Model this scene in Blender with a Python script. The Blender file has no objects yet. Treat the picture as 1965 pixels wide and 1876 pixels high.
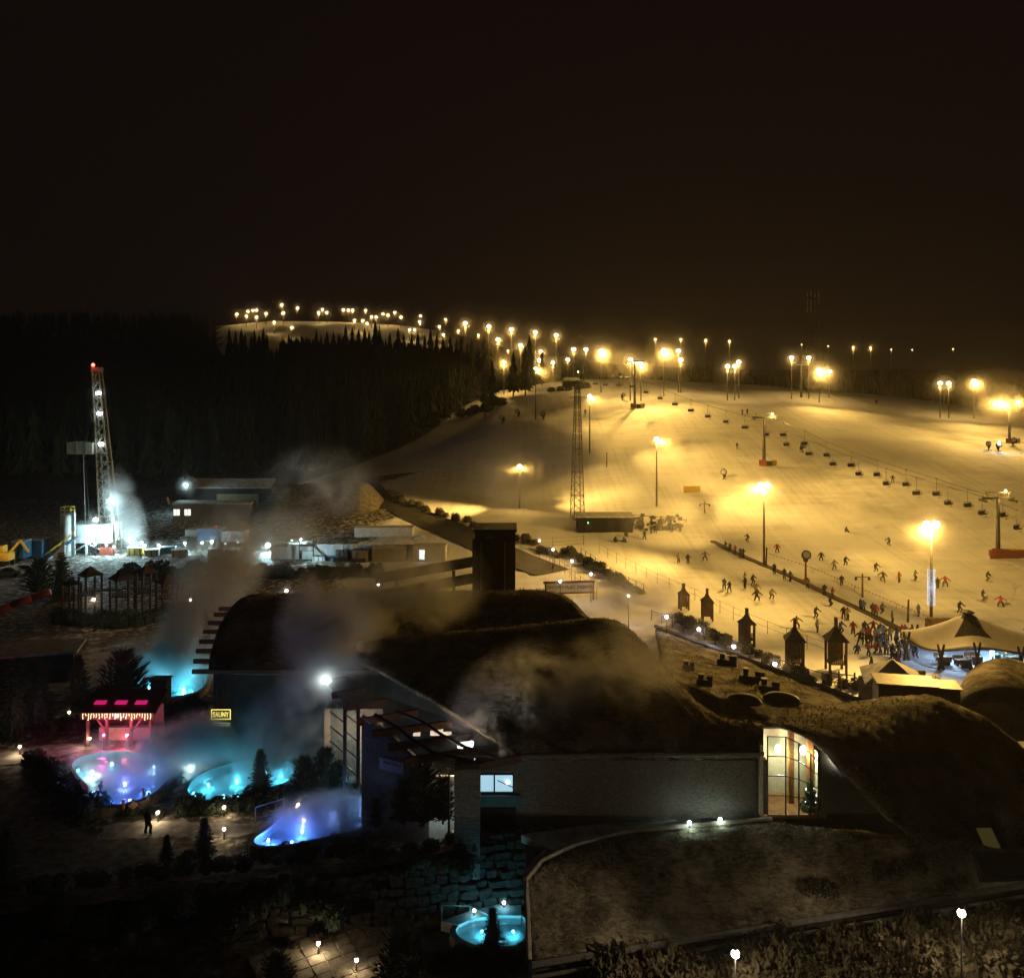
import bpy, bmesh, math, random
import numpy as np
from mathutils import Vector, Matrix, Euler
R = random.Random(7)
D = bpy.data
SC = bpy.context.scene
COL = SC.collection
rad = math.radians

# ------------------------------------------------------------------ camera
W0, H0, F0, V0 = 1965.0, 1876.0, 1702.0, 720.0     # frame, focal length and row of the horizon in pixels
CAMZ = 32.0
cam = D.cameras.new('camera'); co = D.objects.new('camera', cam); COL.objects.link(co)
co.location = (0, 0, CAMZ); co.rotation_euler = (rad(90), 0, 0)
cam.sensor_fit = 'HORIZONTAL'; cam.sensor_width = 36; cam.lens = 36 * F0 / W0
cam.shift_y = (V0 - H0 / 2) / W0; cam.clip_start = 0.5; cam.clip_end = 6000
SC.camera = co
# ------------------------------------------------------------------ world: overcast night sky, faint glow of the lamps below
w = D.worlds.new('World'); SC.world = w; w.use_nodes = True
wn = w.node_tree.nodes; wl = w.node_tree.links
bg = wn['Background']; bg.inputs[0].default_value = (0.60, 0.33, 0.26, 1); bg.inputs[1].default_value = 0.0088
# ------------------------------------------------------------------ render settings
SC.view_settings.view_transform = 'Standard'; SC.view_settings.look = 'None'
SC.view_settings.exposure = 0.0; SC.view_settings.gamma = 1.0
cy = SC.cycles
cy.max_bounces = 3; cy.diffuse_bounces = 1; cy.glossy_bounces = 2; cy.transmission_bounces = 3
cy.volume_bounces = 0; cy.transparent_max_bounces = 12
cy.sample_clamp_indirect = 1.5; cy.sample_clamp_direct = 0
cy.use_denoising = True; cy.caustics_reflective = False; cy.caustics_refractive = False
cy.use_light_tree = True; cy.volume_step_rate = 3.0; cy.volume_max_steps = 64
cy.use_adaptive_sampling = True; cy.adaptive_threshold = 0.08; cy.adaptive_min_samples = 16

# ------------------------------------------------------------------ pixel -> world
def ray(u, v):
    return (u - W0 / 2) / F0, 1.0, (V0 - v) / F0           # x, y, z of the direction
def at(u, v, y):                              # point of that pixel's ray at world depth y
    dx, dy, dz = ray(u, v); t = y / dy
    return Vector((dx * t, y, CAMZ + dz * t))
def gz(u, v, z=0.0):                          # point of the ray at height z
    dx, dy, dz = ray(u, v); t = (z - CAMZ) / dz
    return Vector((dx * t, dy * t, z))

# ------------------------------------------------------------------ terrain
_sy = np.array([0, 95, 130, 150, 165, 180, 200, 220, 260, 300, 340, 362, 385, 430, 500, 700, 2000.])
_sz = np.array([0, 0, .1, .6, 2.0, 4.5, 8.2, 12, 19, 25, 29, 30, 28.5, 20, 12, 8, 8.])
_fy = np.arange(0, 2000, 2.0); _fs = np.interp(_fy, _sy, _sz)
_k = np.hanning(19); _k /= _k.sum(); _fs = np.convolve(np.pad(_fs, 9, mode='edge'), _k, 'valid')
_ax = np.array([-90, -60, -40, -22, -6, 23, 53, 93, 153, 196, 300, 600.]); _av = np.array([0, .2, .4, .62, .84, 1.0, 1.04, .97, .77, .60, .45, .3])
_ly = np.array([0, 225, 300, 400, 600, 850, 930, 1000, 1060, 1200, 2000.]); _lz = np.array([0, 0, 8, 16, 33, 52, 66, 85, 97, 99, 90.])
_lr = np.array([-2, -.5, -.34, -.27, -.2, -.13, -.07, -.02, .03, .12, .25, 2.]); _lm = np.array([.95, .95, .93, 1.0, .99, .95, .86, .70, .60, .46, .40, .36])
LOW = -2.5                                    # level of the lower court in front of the retaining wall
WALL = lambda x: 57.6 + .17 * np.minimum(x, 0)
def terrain(x, y):
    x = np.asarray(x, float); y = np.asarray(y, float)
    s = np.interp(y, _fy, _fs) * np.interp(x, _ax, _av)
    s = s + 4.2 * np.exp(-((x + 2) / 24) ** 2 - ((y - 250) / 20) ** 2) - 3.6 * np.exp(-((x + 2) / 22) ** 2 - ((y - 212) / 20) ** 2)
    s = s + .9 * np.sin(x * .045 + y * .021) * np.clip((y - 170) / 80, 0, 1) * np.clip((400 - y) / 60, 0, 1)
    s = s + 2.6 * np.exp(-((x - 150) / 22) ** 2 - ((y - 205) / 16) ** 2) + 1.8 * np.exp(-((x - 108) / 20) ** 2 - ((y - 318) / 14) ** 2)
    r = x / np.maximum(y, 1)
    l = np.interp(y, _ly, _lz) * np.interp(r, _lr, _lm)
    m = np.maximum(s, l)
    low = np.clip((WALL(x) - y) / .6, 0, 1)
    return m + LOW * low
def tz(x, y): return float(terrain(x, y))
def T(u, v, off=0.0, y0=60.0, y1=1150.0):     # where that pixel's ray meets the terrain raised by off
    dx, dy, dz = ray(u, v)
    ys = np.concatenate([np.arange(y0, 420, .5), np.arange(420, y1, 2.0)])
    t = ys / dy
    g = CAMZ + dz * t - (terrain(dx * t, ys) + off)
    i = np.nonzero(g <= 0)[0]
    k = int(i[0]) if len(i) else int(np.argmin(g))
    return Vector((dx * t[k], ys[k], CAMZ + dz * t[k] - off))

# ------------------------------------------------------------------ materials
MATS = {}
def mat(name, col, rough=.7, var=.25, scale=3.0, metal=0.0, bump=0.0, spec=.3, col2=None, stretch=None):
    if name in MATS: return MATS[name]
    m = D.materials.new(name); m.use_nodes = True; n = m.node_tree.nodes; l = m.node_tree.links
    b = n['Principled BSDF']; b.inputs['Roughness'].default_value = rough; b.inputs['Metallic'].default_value = metal
    b.inputs['Specular IOR Level'].default_value = spec
    tc = n.new('ShaderNodeTexCoord'); mp = n.new('ShaderNodeMapping'); l.new(tc.outputs['Object'], mp.inputs[0])
    if stretch: mp.inputs['Scale'].default_value = stretch
    nz = n.new('ShaderNodeTexNoise'); nz.inputs['Scale'].default_value = scale; nz.inputs['Detail'].default_value = 5
    l.new(mp.outputs[0], nz.inputs['Vector'])
    cr = n.new('ShaderNodeValToRGB'); c2 = col2 or tuple(c * (1 - var) for c in col); c1 = tuple(min(1, c * (1 + var * .6)) for c in col) if not col2 else col
    cr.color_ramp.elements[0].position = .35; cr.color_ramp.elements[1].position = .65
    cr.color_ramp.elements[0].color = (*c2, 1); cr.color_ramp.elements[1].color = (*c1, 1)
    l.new(nz.outputs[0], cr.inputs[0]); l.new(cr.outputs[0], b.inputs['Base Color'])
    if bump:
        bp = n.new('ShaderNodeBump'); bp.inputs['Strength'].default_value = bump; bp.inputs['Distance'].default_value = .1
        l.new(nz.outputs[0], bp.inputs['Height']); l.new(bp.outputs[0], b.inputs['Normal'])
    MATS[name] = m; return m
def emis(name, col, strength, sampling='NONE'):
    if name in MATS: return MATS[name]
    m = D.materials.new(name); m.use_nodes = True; n = m.node_tree.nodes
    b = n['Principled BSDF']; b.inputs['Base Color'].default_value = (*[min(1, c * .8 * min(1, strength)) for c in col], 1)
    b.inputs['Emission Color'].default_value = (*col, 1); b.inputs['Emission Strength'].default_value = strength
    m.cycles.emission_sampling = sampling
    MATS[name] = m; return m

# ------------------------------------------------------------------ mesh builder
class MB:
    def __init__(s): s.v = []; s.f = []
    def add(s, vs, fs):
        o = len(s.v); s.v += [tuple(p) for p in vs]; s.f += [tuple(i + o for i in f) for f in fs]; return s
    def box(s, c, d, rz=0.0, tilt=None):
        vs = []
        M = Matrix.Rotation(rz, 3, 'Z')
        if tilt is not None: M = tilt
        for x in (-.5, .5):
            for y in (-.5, .5):
                for z in (-.5, .5): vs.append(Vector(c) + M @ Vector((x * d[0], y * d[1], z * d[2])))
        return s.add(vs, [(0, 1, 3, 2), (4, 6, 7, 5), (0, 4, 5, 1), (2, 3, 7, 6), (0, 2, 6, 4), (1, 5, 7, 3)])
    def bar(s, p, q, r, r2=None, n=6, cap=True):
        p = Vector(p); q = Vector(q); r2 = r if r2 is None else r2
        d = (q - p).normalized(); a = d.orthogonal().normalized(); b = d.cross(a)
        vs = []
        for c, rr in ((p, r), (q, r2)):
            for k in range(n):
                t = 2 * math.pi * (k + .5) / n; vs.append(c + (a * math.cos(t) + b * math.sin(t)) * rr)
        fs = [(k, (k + 1) % n, n + (k + 1) % n, n + k) for k in range(n)]
        if cap: fs += [tuple(range(n - 1, -1, -1)), tuple(range(n, 2 * n))]
        return s.add(vs, fs)
    def path(s, pts, r, n=5):
        for a, b in zip(pts[:-1], pts[1:]): s.bar(a, b, r, n=n)
        return s
    def ball(s, c, r, seg=10, rings=6, sc=(1, 1, 1)):
        vs = [(c[0], c[1], c[2] + r * sc[2])]; fs = []
        for i in range(1, rings):
            t = math.pi * i / rings
            for k in range(seg):
                a = 2 * math.pi * k / seg
                vs.append((c[0] + r * sc[0] * math.sin(t) * math.cos(a), c[1] + r * sc[1] * math.sin(t) * math.sin(a), c[2] + r * sc[2] * math.cos(t)))
        vs.append((c[0], c[1], c[2] - r * sc[2])); e = len(vs) - 1
        for k in range(seg):
            fs.append((0, 1 + k, 1 + (k + 1) % seg)); fs.append((e, 1 + (rings - 2) * seg + (k + 1) % seg, 1 + (rings - 2) * seg + k))
            for i in range(rings - 2):
                a = 1 + i * seg; fs.append((a + k, a + seg + k, a + seg + (k + 1) % seg, a + (k + 1) % seg))
        return s.add(vs, fs)
    def lathe(s, prof, c=(0, 0, 0), n=16):
        vs = []; fs = []
        for (r, z) in prof:
            for k in range(n):
                a = 2 * math.pi * k / n; vs.append((c[0] + r * math.cos(a), c[1] + r * math.sin(a), c[2] + z))
        for i in range(len(prof) - 1):
            for k in range(n): fs.append((i * n + k, i * n + (k + 1) % n, (i + 1) * n + (k + 1) % n, (i + 1) * n + k))
        fs += [tuple(range(n - 1, -1, -1)), tuple((len(prof) - 1) * n + k for k in range(n))]
        return s.add(vs, fs)
    def grid(s, rows, thick=None):            # rows of equal-length point lists; thick: a slab hanging below
        m = len(rows[0]); vs = [p for r in rows for p in r]; nr = len(rows)
        fs = [(i * m + j, i * m + j + 1, (i + 1) * m + j + 1, (i + 1) * m + j) for i in range(nr - 1) for j in range(m - 1)]
        if thick:
            o = len(vs); vs = vs + [Vector(p) - Vector((0, 0, thick)) for p in vs]
            fs += [tuple(reversed([k + o for k in f])) for f in fs]
            for j in range(m - 1):
                fs.append((j + 1, j, j + o, j + 1 + o)); a = (nr - 1) * m + j; fs.append((a, a + 1, a + 1 + o, a + o))
            for i in range(nr - 1):
                a = i * m; b = (i + 1) * m; fs.append((a, b, b + o, a + o)); a += m - 1; b += m - 1; fs.append((b, a, a + o, b + o))
        return s.add(vs, fs)
    def prism(s, poly, z0, z1):
        n = len(poly); vs = [(p[0], p[1], z0) for p in poly] + [(p[0], p[1], z1) for p in poly]
        return s.add(vs, [tuple(range(n - 1, -1, -1)), tuple(range(n, 2 * n))] + [(k, (k + 1) % n, n + (k + 1) % n, n + k) for k in range(n)])
    def mesh(s, name, m, smooth=False):
        me = D.meshes.new(name); me.from_pydata(s.v, [], s.f); me.update()
        me.materials.append(m)
        if smooth: me.polygons.foreach_set('use_smooth', [True] * len(me.polygons))
        return me
    def build(s, name, m, parent=None, smooth=False, loc=None):
        o = D.objects.new(name, s.mesh(name, m, smooth)); COL.objects.link(o)
        if parent is not None: o.parent = parent
        if loc is not None: o.location = loc
        return o
def tag(o, label=None, cat=None, group=None, kind=None):
    if label: o['label'] = label
    if cat: o['category'] = cat
    if group: o['group'] = group
    if kind: o['kind'] = kind
    return o
def thing(name, label, cat, loc=(0, 0, 0), rz=0.0, group=None):
    o = D.objects.new(name, None); COL.objects.link(o); o.empty_display_size = .3
    o.location = loc; o.rotation_euler = (0, 0, rz)
    return tag(o, label, cat, group)
def inst(src, name, parent=None, loc=None, rz=None, scale=None):
    o = D.objects.new(name, src); COL.objects.link(o)
    if parent is not None: o.parent = parent
    if loc is not None: o.location = loc
    if rz is not None: o.rotation_euler = (0, 0, rz)
    if scale is not None: o.scale = (scale,) * 3 if isinstance(scale, (int, float)) else scale
    return o
def light(kind, name, loc, power, col, parent=None, size=.3, target=None, angle=140, blend=1.0):
    d = D.lights.new(name, kind); d.energy = power; d.color = col; d.shadow_soft_size = size
    o = D.objects.new(name, d); COL.objects.link(o); o.location = loc
    if kind == 'SPOT':
        d.spot_size = rad(angle); d.spot_blend = blend
        o.rotation_euler = (Vector(target) - Vector(loc)).to_track_quat('-Z', 'Y').to_euler()
    if parent is not None: o.parent = parent
    return o
_o1 = 'first second third fourth fifth sixth seventh eighth ninth tenth eleventh twelfth thirteenth fourteenth fifteenth sixteenth seventeenth eighteenth nineteenth twentieth'.split()
ORD = _o1 + ['twenty ' + w_ for w_ in _o1[:9]] + ['thirtieth'] + ['thirty ' + w_ for w_ in _o1[:9]] + ['fortieth'] + ['forty ' + w_ for w_ in _o1[:9]]
_old = ['first', 'second', 'third', 'fourth', 'fifth', 'sixth', 'seventh', 'eighth', 'ninth', 'tenth', 'eleventh', 'twelfth', 'thirteenth', 'fourteenth', 'fifteenth', 'sixteenth', 'seventeenth', 'eighteenth', 'nineteenth', 'twentieth']

AMBER = (1.0, .575, .12); WARM = (1.0, .72, .45); COOL = (.60, .93, 1.0); CYAN = (.10, .72, 1.0); BLUE = (.08, .22, 1.0)

# ------------------------------------------------------------------ ground
def snow_mat():
    m = D.materials.new('snow_ground'); m.use_nodes = True; n = m.node_tree.nodes; l = m.node_tree.links; b = n['Principled BSDF']
    b.inputs['Roughness'].default_value = .75; b.inputs['Specular IOR Level'].default_value = .25
    tc = n.new('ShaderNodeTexCoord'); at_ = n.new('ShaderNodeAttribute'); at_.attribute_name = 'cover'
    n1 = n.new('ShaderNodeTexNoise'); n1.inputs['Scale'].default_value = .045; n1.inputs['Detail'].default_value = 4; n1.inputs['Roughness'].default_value = .62
    n2 = n.new('ShaderNodeTexNoise'); n2.inputs['Scale'].default_value = 1.1; n2.inputs['Detail'].default_value = 4; n2.inputs['Roughness'].default_value = .7
    mp = n.new('ShaderNodeMapping'); mp.inputs['Scale'].default_value = (.25, 1.0, 1.0); mp.inputs['Rotation'].default_value = (0, 0, .5)
    n3 = n.new('ShaderNodeTexNoise'); n3.inputs['Scale'].default_value = .5; n3.inputs['Detail'].default_value = 3
    l.new(tc.outputs['Object'], n1.inputs['Vector']); l.new(tc.outputs['Object'], n2.inputs['Vector']); l.new(tc.outputs['Object'], mp.inputs[0]); l.new(mp.outputs[0], n3.inputs['Vector'])
    sn = n.new('ShaderNodeValToRGB'); sn.color_ramp.elements[0].position = .3; sn.color_ramp.elements[1].position = .6
    sn.color_ramp.elements[0].color = (.58, .58, .60, 1); sn.color_ramp.elements[1].color = (.84, .84, .86, 1)
    mx0 = n.new('ShaderNodeMath'); mx0.operation = 'MULTIPLY_ADD'; mx0.inputs[1].default_value = .45; l.new(n3.outputs[0], mx0.inputs[0]); 
    mx1 = n.new('ShaderNodeMath'); mx1.operation = 'MULTIPLY'; mx1.inputs[1].default_value = .55; l.new(n1.outputs[0], mx1.inputs[0]); l.new(mx1.outputs[0], mx0.inputs[2])
    mp4 = n.new('ShaderNodeMapping'); mp4.inputs['Scale'].default_value = (1.0, .035, .035); mp4.inputs['Rotation'].default_value = (0, 0, -.18); l.new(tc.outputs['Object'], mp4.inputs[0])
    n4 = n.new('ShaderNodeTexNoise'); n4.inputs['Scale'].default_value = .9; n4.inputs['Detail'].default_value = 3; l.new(mp4.outputs[0], n4.inputs['Vector'])       # groomed lanes and ski tracks down the fall line
    mx4 = n.new('ShaderNodeMath'); mx4.operation = 'MULTIPLY_ADD'; mx4.inputs[1].default_value = .52; l.new(n4.outputs[0], mx4.inputs[0]); l.new(mx0.outputs[0], mx4.inputs[2])
    sb4 = n.new('ShaderNodeMath'); sb4.operation = 'SUBTRACT'; sb4.inputs[1].default_value = .19; l.new(mx4.outputs[0], sb4.inputs[0]); l.new(sb4.outputs[0], sn.inputs[0])
    gr = n.new('ShaderNodeValToRGB'); gr.color_ramp.elements[0].position = .4; gr.color_ramp.elements[1].position = .62
    gr.color_ramp.elements[0].color = (.045, .04, .028, 1); gr.color_ramp.elements[1].color = (.20, .18, .14, 1); l.new(n2.outputs[0], gr.inputs[0])
    # cover: 0 earth and dead grass, 1 snow; ragged edge from the noise
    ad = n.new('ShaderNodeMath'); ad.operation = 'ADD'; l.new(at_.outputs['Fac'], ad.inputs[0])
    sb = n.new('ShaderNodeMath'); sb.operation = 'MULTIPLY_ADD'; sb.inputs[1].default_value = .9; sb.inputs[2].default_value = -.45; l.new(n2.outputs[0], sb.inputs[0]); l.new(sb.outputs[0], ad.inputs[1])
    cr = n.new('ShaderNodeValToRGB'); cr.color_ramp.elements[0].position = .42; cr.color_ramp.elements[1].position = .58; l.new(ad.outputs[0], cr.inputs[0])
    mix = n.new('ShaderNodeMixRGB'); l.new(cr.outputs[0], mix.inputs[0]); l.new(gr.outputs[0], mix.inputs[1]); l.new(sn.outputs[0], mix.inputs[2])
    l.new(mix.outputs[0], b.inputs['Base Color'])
    bp = n.new('ShaderNodeBump'); bp.inputs['Strength'].default_value = .35; bp.inputs['Distance'].default_value = .35; l.new(n2.outputs[0], bp.inputs['Height']); 
    bp2 = n.new('ShaderNodeBump'); bp2.inputs['Strength'].default_value = .28; bp2.inputs['Distance'].default_value = 1.2; l.new(mx0.outputs[0], bp2.inputs['Height']); l.new(bp.outputs[0], bp2.inputs['Normal'])
    l.new(bp2.outputs[0], b.inputs['Normal'])
    return m
def cover(x, y):
    c = np.full(np.shape(x), 1.0)
    r = x / np.maximum(y, 1)
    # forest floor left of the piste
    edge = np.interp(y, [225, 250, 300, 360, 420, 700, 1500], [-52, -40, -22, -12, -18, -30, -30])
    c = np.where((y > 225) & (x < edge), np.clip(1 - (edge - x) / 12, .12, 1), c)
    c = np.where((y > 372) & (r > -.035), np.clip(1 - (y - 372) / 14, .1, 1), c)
    far = (y > 860) & (y < 1085) & (r > -.33) & (r < .0)
    c = np.where(far, 1.0, c)
    # drilling yard and garden: trampled, the edge fading out over some metres
    e = -20 + 4 * np.sin(y * .11) + 3 * np.sin(y * .31); k = np.clip((e - x) / 8, 0, 1)
    c = np.where((y < 228) & (y > 110), 1 - k * .60, c)
    c = np.where((y <= 110) & (y > 50), 1 - np.clip((4 - x) / 6, 0, 1) * .64, c)
    c = np.where(y < WALL(x) + .2, .30, c)
    return c
def build_ground():
    xs = np.concatenate([-np.geomspace(1500, 120, 70)[:-1], np.linspace(-120, 230, 200), np.geomspace(230, 1500, 55)[1:]])
    ys = np.concatenate([[-300, -120, -40], np.linspace(0, 48, 20)[:-1], np.linspace(48, 70, 80), np.linspace(70.5, 420, 240), np.geomspace(421, 2200, 110)[1:]])
    X, Y = np.meshgrid(xs, ys); Z = terrain(X, Y)
    rng = np.random.default_rng(3)
    Z = Z + rng.normal(0, .05, Z.shape) * (Y > 70)
    nx = len(xs); ny = len(ys)
    me = D.meshes.new('ground'); V = np.stack([X, Y, Z], -1).reshape(-1, 3)
    idx = (np.arange(ny - 1)[:, None] * nx + np.arange(nx - 1)[None]).reshape(-1)
    Fa = np.stack([idx, idx + 1, idx + 1 + nx, idx + nx], -1)
    me.from_pydata(V.tolist(), [], Fa.tolist()); me.polygons.foreach_set('use_smooth', [True] * len(me.polygons))
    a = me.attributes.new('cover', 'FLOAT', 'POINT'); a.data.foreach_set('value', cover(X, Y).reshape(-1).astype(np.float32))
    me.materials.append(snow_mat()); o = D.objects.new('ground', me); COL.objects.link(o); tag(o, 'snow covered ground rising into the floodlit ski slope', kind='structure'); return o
build_ground()

# ------------------------------------------------------------------ haze: thin frosty air round everything
def build_haze():
    o = MB().box((0, 900, 67), (4200, 2800, 156)).build('haze', D.materials.new('haze_air')); m = o.data.materials[0]; m.use_nodes = True
    n = m.node_tree.nodes; n.clear(); out = n.new('ShaderNodeOutputMaterial'); v = n.new('ShaderNodeVolumePrincipled')
    v.inputs['Color'].default_value = (.95, .93, .9, 1); v.inputs['Density'].default_value = .00013; v.inputs['Anisotropy'].default_value = .65
    m.node_tree.links.new(v.outputs[0], out.inputs['Volume']); tag(o, 'thin frosty haze hanging in the lit night air', kind='stuff')
build_haze()
# ------------------------------------------------------------------ floodlights
POLE = mat('galvanised_pole', (.16, .15, .14), .5, metal=.4)
LAMPG = emis('floodlight_glass', (1.0, .78, .42), 14.0)
def z2(x, y): return 416.8 + x * .25456, 533.6 + y * .25456
def z3(x, y): return 875.4 + x * .25456, 533.6 + y * .25456
def z4(x, y): return 1375.6 + x * .29996, 533.6 + y * .29996
BLOOM = []  # spots and radii of the added volumes imitating lens bloom
def floodlight(top, base_z, power, label, aims=(), heads=1, group=None, r=.5, cols=AMBER, rp=.13, iso=5000, mist=2.6, name='floodlight_pole', cone=80, hood=None):  # mist is the radius of the bloom volume added round the lamp
    base = Vector((top.x, top.y, base_z)); h = top.z - base_z
    t = thing(name, label, 'floodlight', base, 0, group)
    MB().bar((0, 0, 0), (0, 0, h - .2), rp * 1.6, rp, n=8).build('pole', POLE, t, True)
    MB().box((0, 0, h - .2), (.5 + .9 * heads, .12, .12)).build('crossarm', POLE, t)
    for k in range(heads):
        x = (k - (heads - 1) / 2) * 1.1
        MB().ball((x, 0, h + .15), r, 8, 6, (1, .8, .8)).build('lamp_head', LAMPG, t, True)
    lp_ = Vector((0, -.05, h + .1 - r - .25))
    if hood: light('SPOT', 'lamp_light', lp_, iso, cols, t, .25, lp_ + Vector(hood), 172, .55)
    else: light('POINT', 'lamp_light', lp_, iso, cols, t, .25)
    for a in ():
        light('SPOT', 'lamp_beam', (0, -.5, h + .05 - r - .1), power, cols, t, .3, tuple(Vector(a) - base), cone, 1.0)
    if mist: BLOOM.append((top.x, top.y, top.z, mist))
    return t
# near slope: (u, v of the lamp, v of the foot, power, aim offset in metres, label)
NEAR = [
 (1787, 1008, 1232, 62000, [(-22, 56), (10, 62), (-55, -8), (40, 50), (-20, -25)], 'tall floodlight pole wrapped in blue white string lights beside the lift gate', 2, 6500),
 (1466, 932, 1085, 58000, [(20, 60), (40, 40), (0, -50), (-45, -30)], 'floodlight pole standing midway along the conveyor lift line', 2, 4200),
 (1260, 843, 972, 52000, [(48, 16), (30, -48), (62, 44)], 'floodlight pole to the right of the lattice mast on the lower slope', 1, 6000, (1, -.45, -.25)),
 (1131.5, 761, 870, 30000, [(50, -12), (40, 30)], 'thin floodlight pole close behind the lattice mast on the upper slope', 1, 2500, (1, -.25, -.2)),
 (1028, 708, 806, 24000, [(46, 6)], 'floodlight pole on the crest of the dark snow mound', 1, 1800, (1, -.2, -.1)),
 (967, 695, 757, 34000, [(45, -16), (30, -46)], 'bright floodlight at the forest edge left of the lift top station', 1, 9000),
 (997, 896, 975, 9000, [(-20, -26)], 'floodlight glowing in drifting steam left of the lattice mast', 1, 2600, (-.35, -1, -.15)),
]
for (u, v, vb, pw, aims, lab, hd, iso, *hood) in NEAR:
    b = T(u, vb); top = at(u, v, b.y)
    floodlight(top, b.z, pw, lab, [(b.x + a[0], b.y + a[1], tz(b.x + a[0], b.y + a[1])) for a in aims], hd, iso=iso * 1.3, mist=4.2 if b.y < 230 else 6, hood=hood[0] if hood else None)
# crest and far lamps: (u, v, pole height, power, label, group)
MID = [
 (*z3(1092, 552), 14, 46000, 'large bright floodlight right of the lift top station on the crest'),
 (*z3(885, 540), 13, 14000, 'left floodlight of the pair above the lift top station'),
 (*z3(978, 540), 13, 10000, 'right floodlight of the pair above the lift top station'),
 (*z3(842, 618), 9, 5000, 'low floodlight just left over the lift top station roof'),
 (*z3(1312, 618), 13, 16000, 'floodlight left of the close group behind the crest pylon'),
 (*z3(1348, 640), 12, 8000, 'middle floodlight of the close group behind the crest pylon'),
 (*z3(1393, 642), 12, 10000, 'right floodlight of the close group behind the crest pylon'),
 (*z3(1565, 547), 15, 36000, 'large bright floodlight on the crest beside the dim lift building'),
 (*z3(1675, 552), 14, 9000, 'smaller floodlight just right of the large crest floodlight'),
 (*z3(1693, 620), 11, 16000, 'floodlight on a short pole on the crest rim'),
 (*z4(68, 567), 11, 11000, 'left floodlight of the three on the crest pylon heads'),
 (*z4(115, 567), 11, 8000, 'middle floodlight of the three on the crest pylon heads'),
 (*z4(140, 540), 12, 14000, 'right and tallest floodlight of the three on the crest pylon heads'),
 (*z4(478, 512), 14, 15000, 'floodlight left of the telecom tower on a tall dark pylon'),
 (*z4(588, 513), 14, 15000, 'floodlight hanging left of the telecom tower legs'),
 (*z4(655, 588), 11, 40000, 'wide bright floodlight at the foot of the telecom tower'),
 (*z4(720, 600), 9, 6000, 'small floodlight right of the telecom tower foot'),
 (*z4(1428, 675), 11, 13000, 'left lamp of the twin floodlights before the bare trees'),
 (*z4(1483, 677), 11, 11000, 'right lamp of the twin floodlights before the bare trees'),
 (*z4(1645, 662), 12, 22000, 'single floodlight on a thin pole before the bare trees'),
]
for (u, v, h, pw, lab) in MID:
    b = T(u, v, h, 120); top = Vector((b.x, b.y, b.z + h))
    floodlight(top, b.z, pw * 1.5, lab, [(b.x * .93 + R.uniform(-12, 12), b.y - 62, tz(b.x * .93, b.y - 62))], 1, 'floodlights along the crest of the slope', iso=pw * .15, r=.75, mist=5 + pw / 9000)
FARZ = [z2(*p) for p in ((148,272),(232,252),(220,288),(270,245),(298,243),(296,296),(368,268),(430,333),(487,203),(498,265),(562,373),(606,226),(765,262),(793,238),(826,260),(952,240),(990,242),(1022,243),(1035,320),(1098,320),(1130,343),(1120,245),(1164,293),(1198,295),(1250,272),(1287,280),(1338,260),(1385,295),(1450,390),(1487,390),(1532,287),(1525,330),(1675,367),(1705,427))]
for i, (u, v) in enumerate(sorted(FARZ)):
    b = T(u, v, 13, 700, 1100); top = Vector((b.x, b.y, b.z + 13))
    floodlight(top, b.z, 0, ORD[i] + ' small amber floodlight from the left on the distant lit piste', [], 1, 'floodlights on the distant piste', r=1.25, rp=.22, iso=17000, mist=10)
RUN = [z2(1722,314), z2(1818,400), z2(1870,342), z3(18,398), z3(168,430), z3(246,366), z3(315,465), z3(415,390), z3(390,548), z3(485,508), z3(595,411), z3(640,557), z3(626,622), z3(730,640), z3(754,433)]
for i, (u, v) in enumerate(sorted(RUN)):
    b = T(u, v, 14, 380, 900); top = Vector((b.x, b.y, b.z + 14))
    floodlight(top, b.z, 0, ORD[i] + ' floodlight from the left on the wooded run between far piste and crest', [], 1, 'floodlights of the run down to the crest', r=.85, rp=.18, iso=8000, mist=8)
VALLEY = [z3(1502,462), z3(1692,463), z3(1880,470), z4(80,405), z4(873,443), z4(983,447), z4(543,427), z4(712,435), z4(1115,458), z4(1250,460), z4(1510,455)]
for i, (u, v) in enumerate(VALLEY):
    y = 620 if i < 6 else 760
    top = at(u, v, y); bz = tz(top.x, y)
    floodlight(top, bz, 0, ORD[sorted(VALLEY).index((u, v))] + ' tiny distant lamp from the left in the woods behind the crest', [], 1, 'distant lamps behind the crest', r=.5 if i < 6 else .35, rp=.2, iso=5000 if i < 6 else 700, mist=7 if i < 6 else 4)
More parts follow.
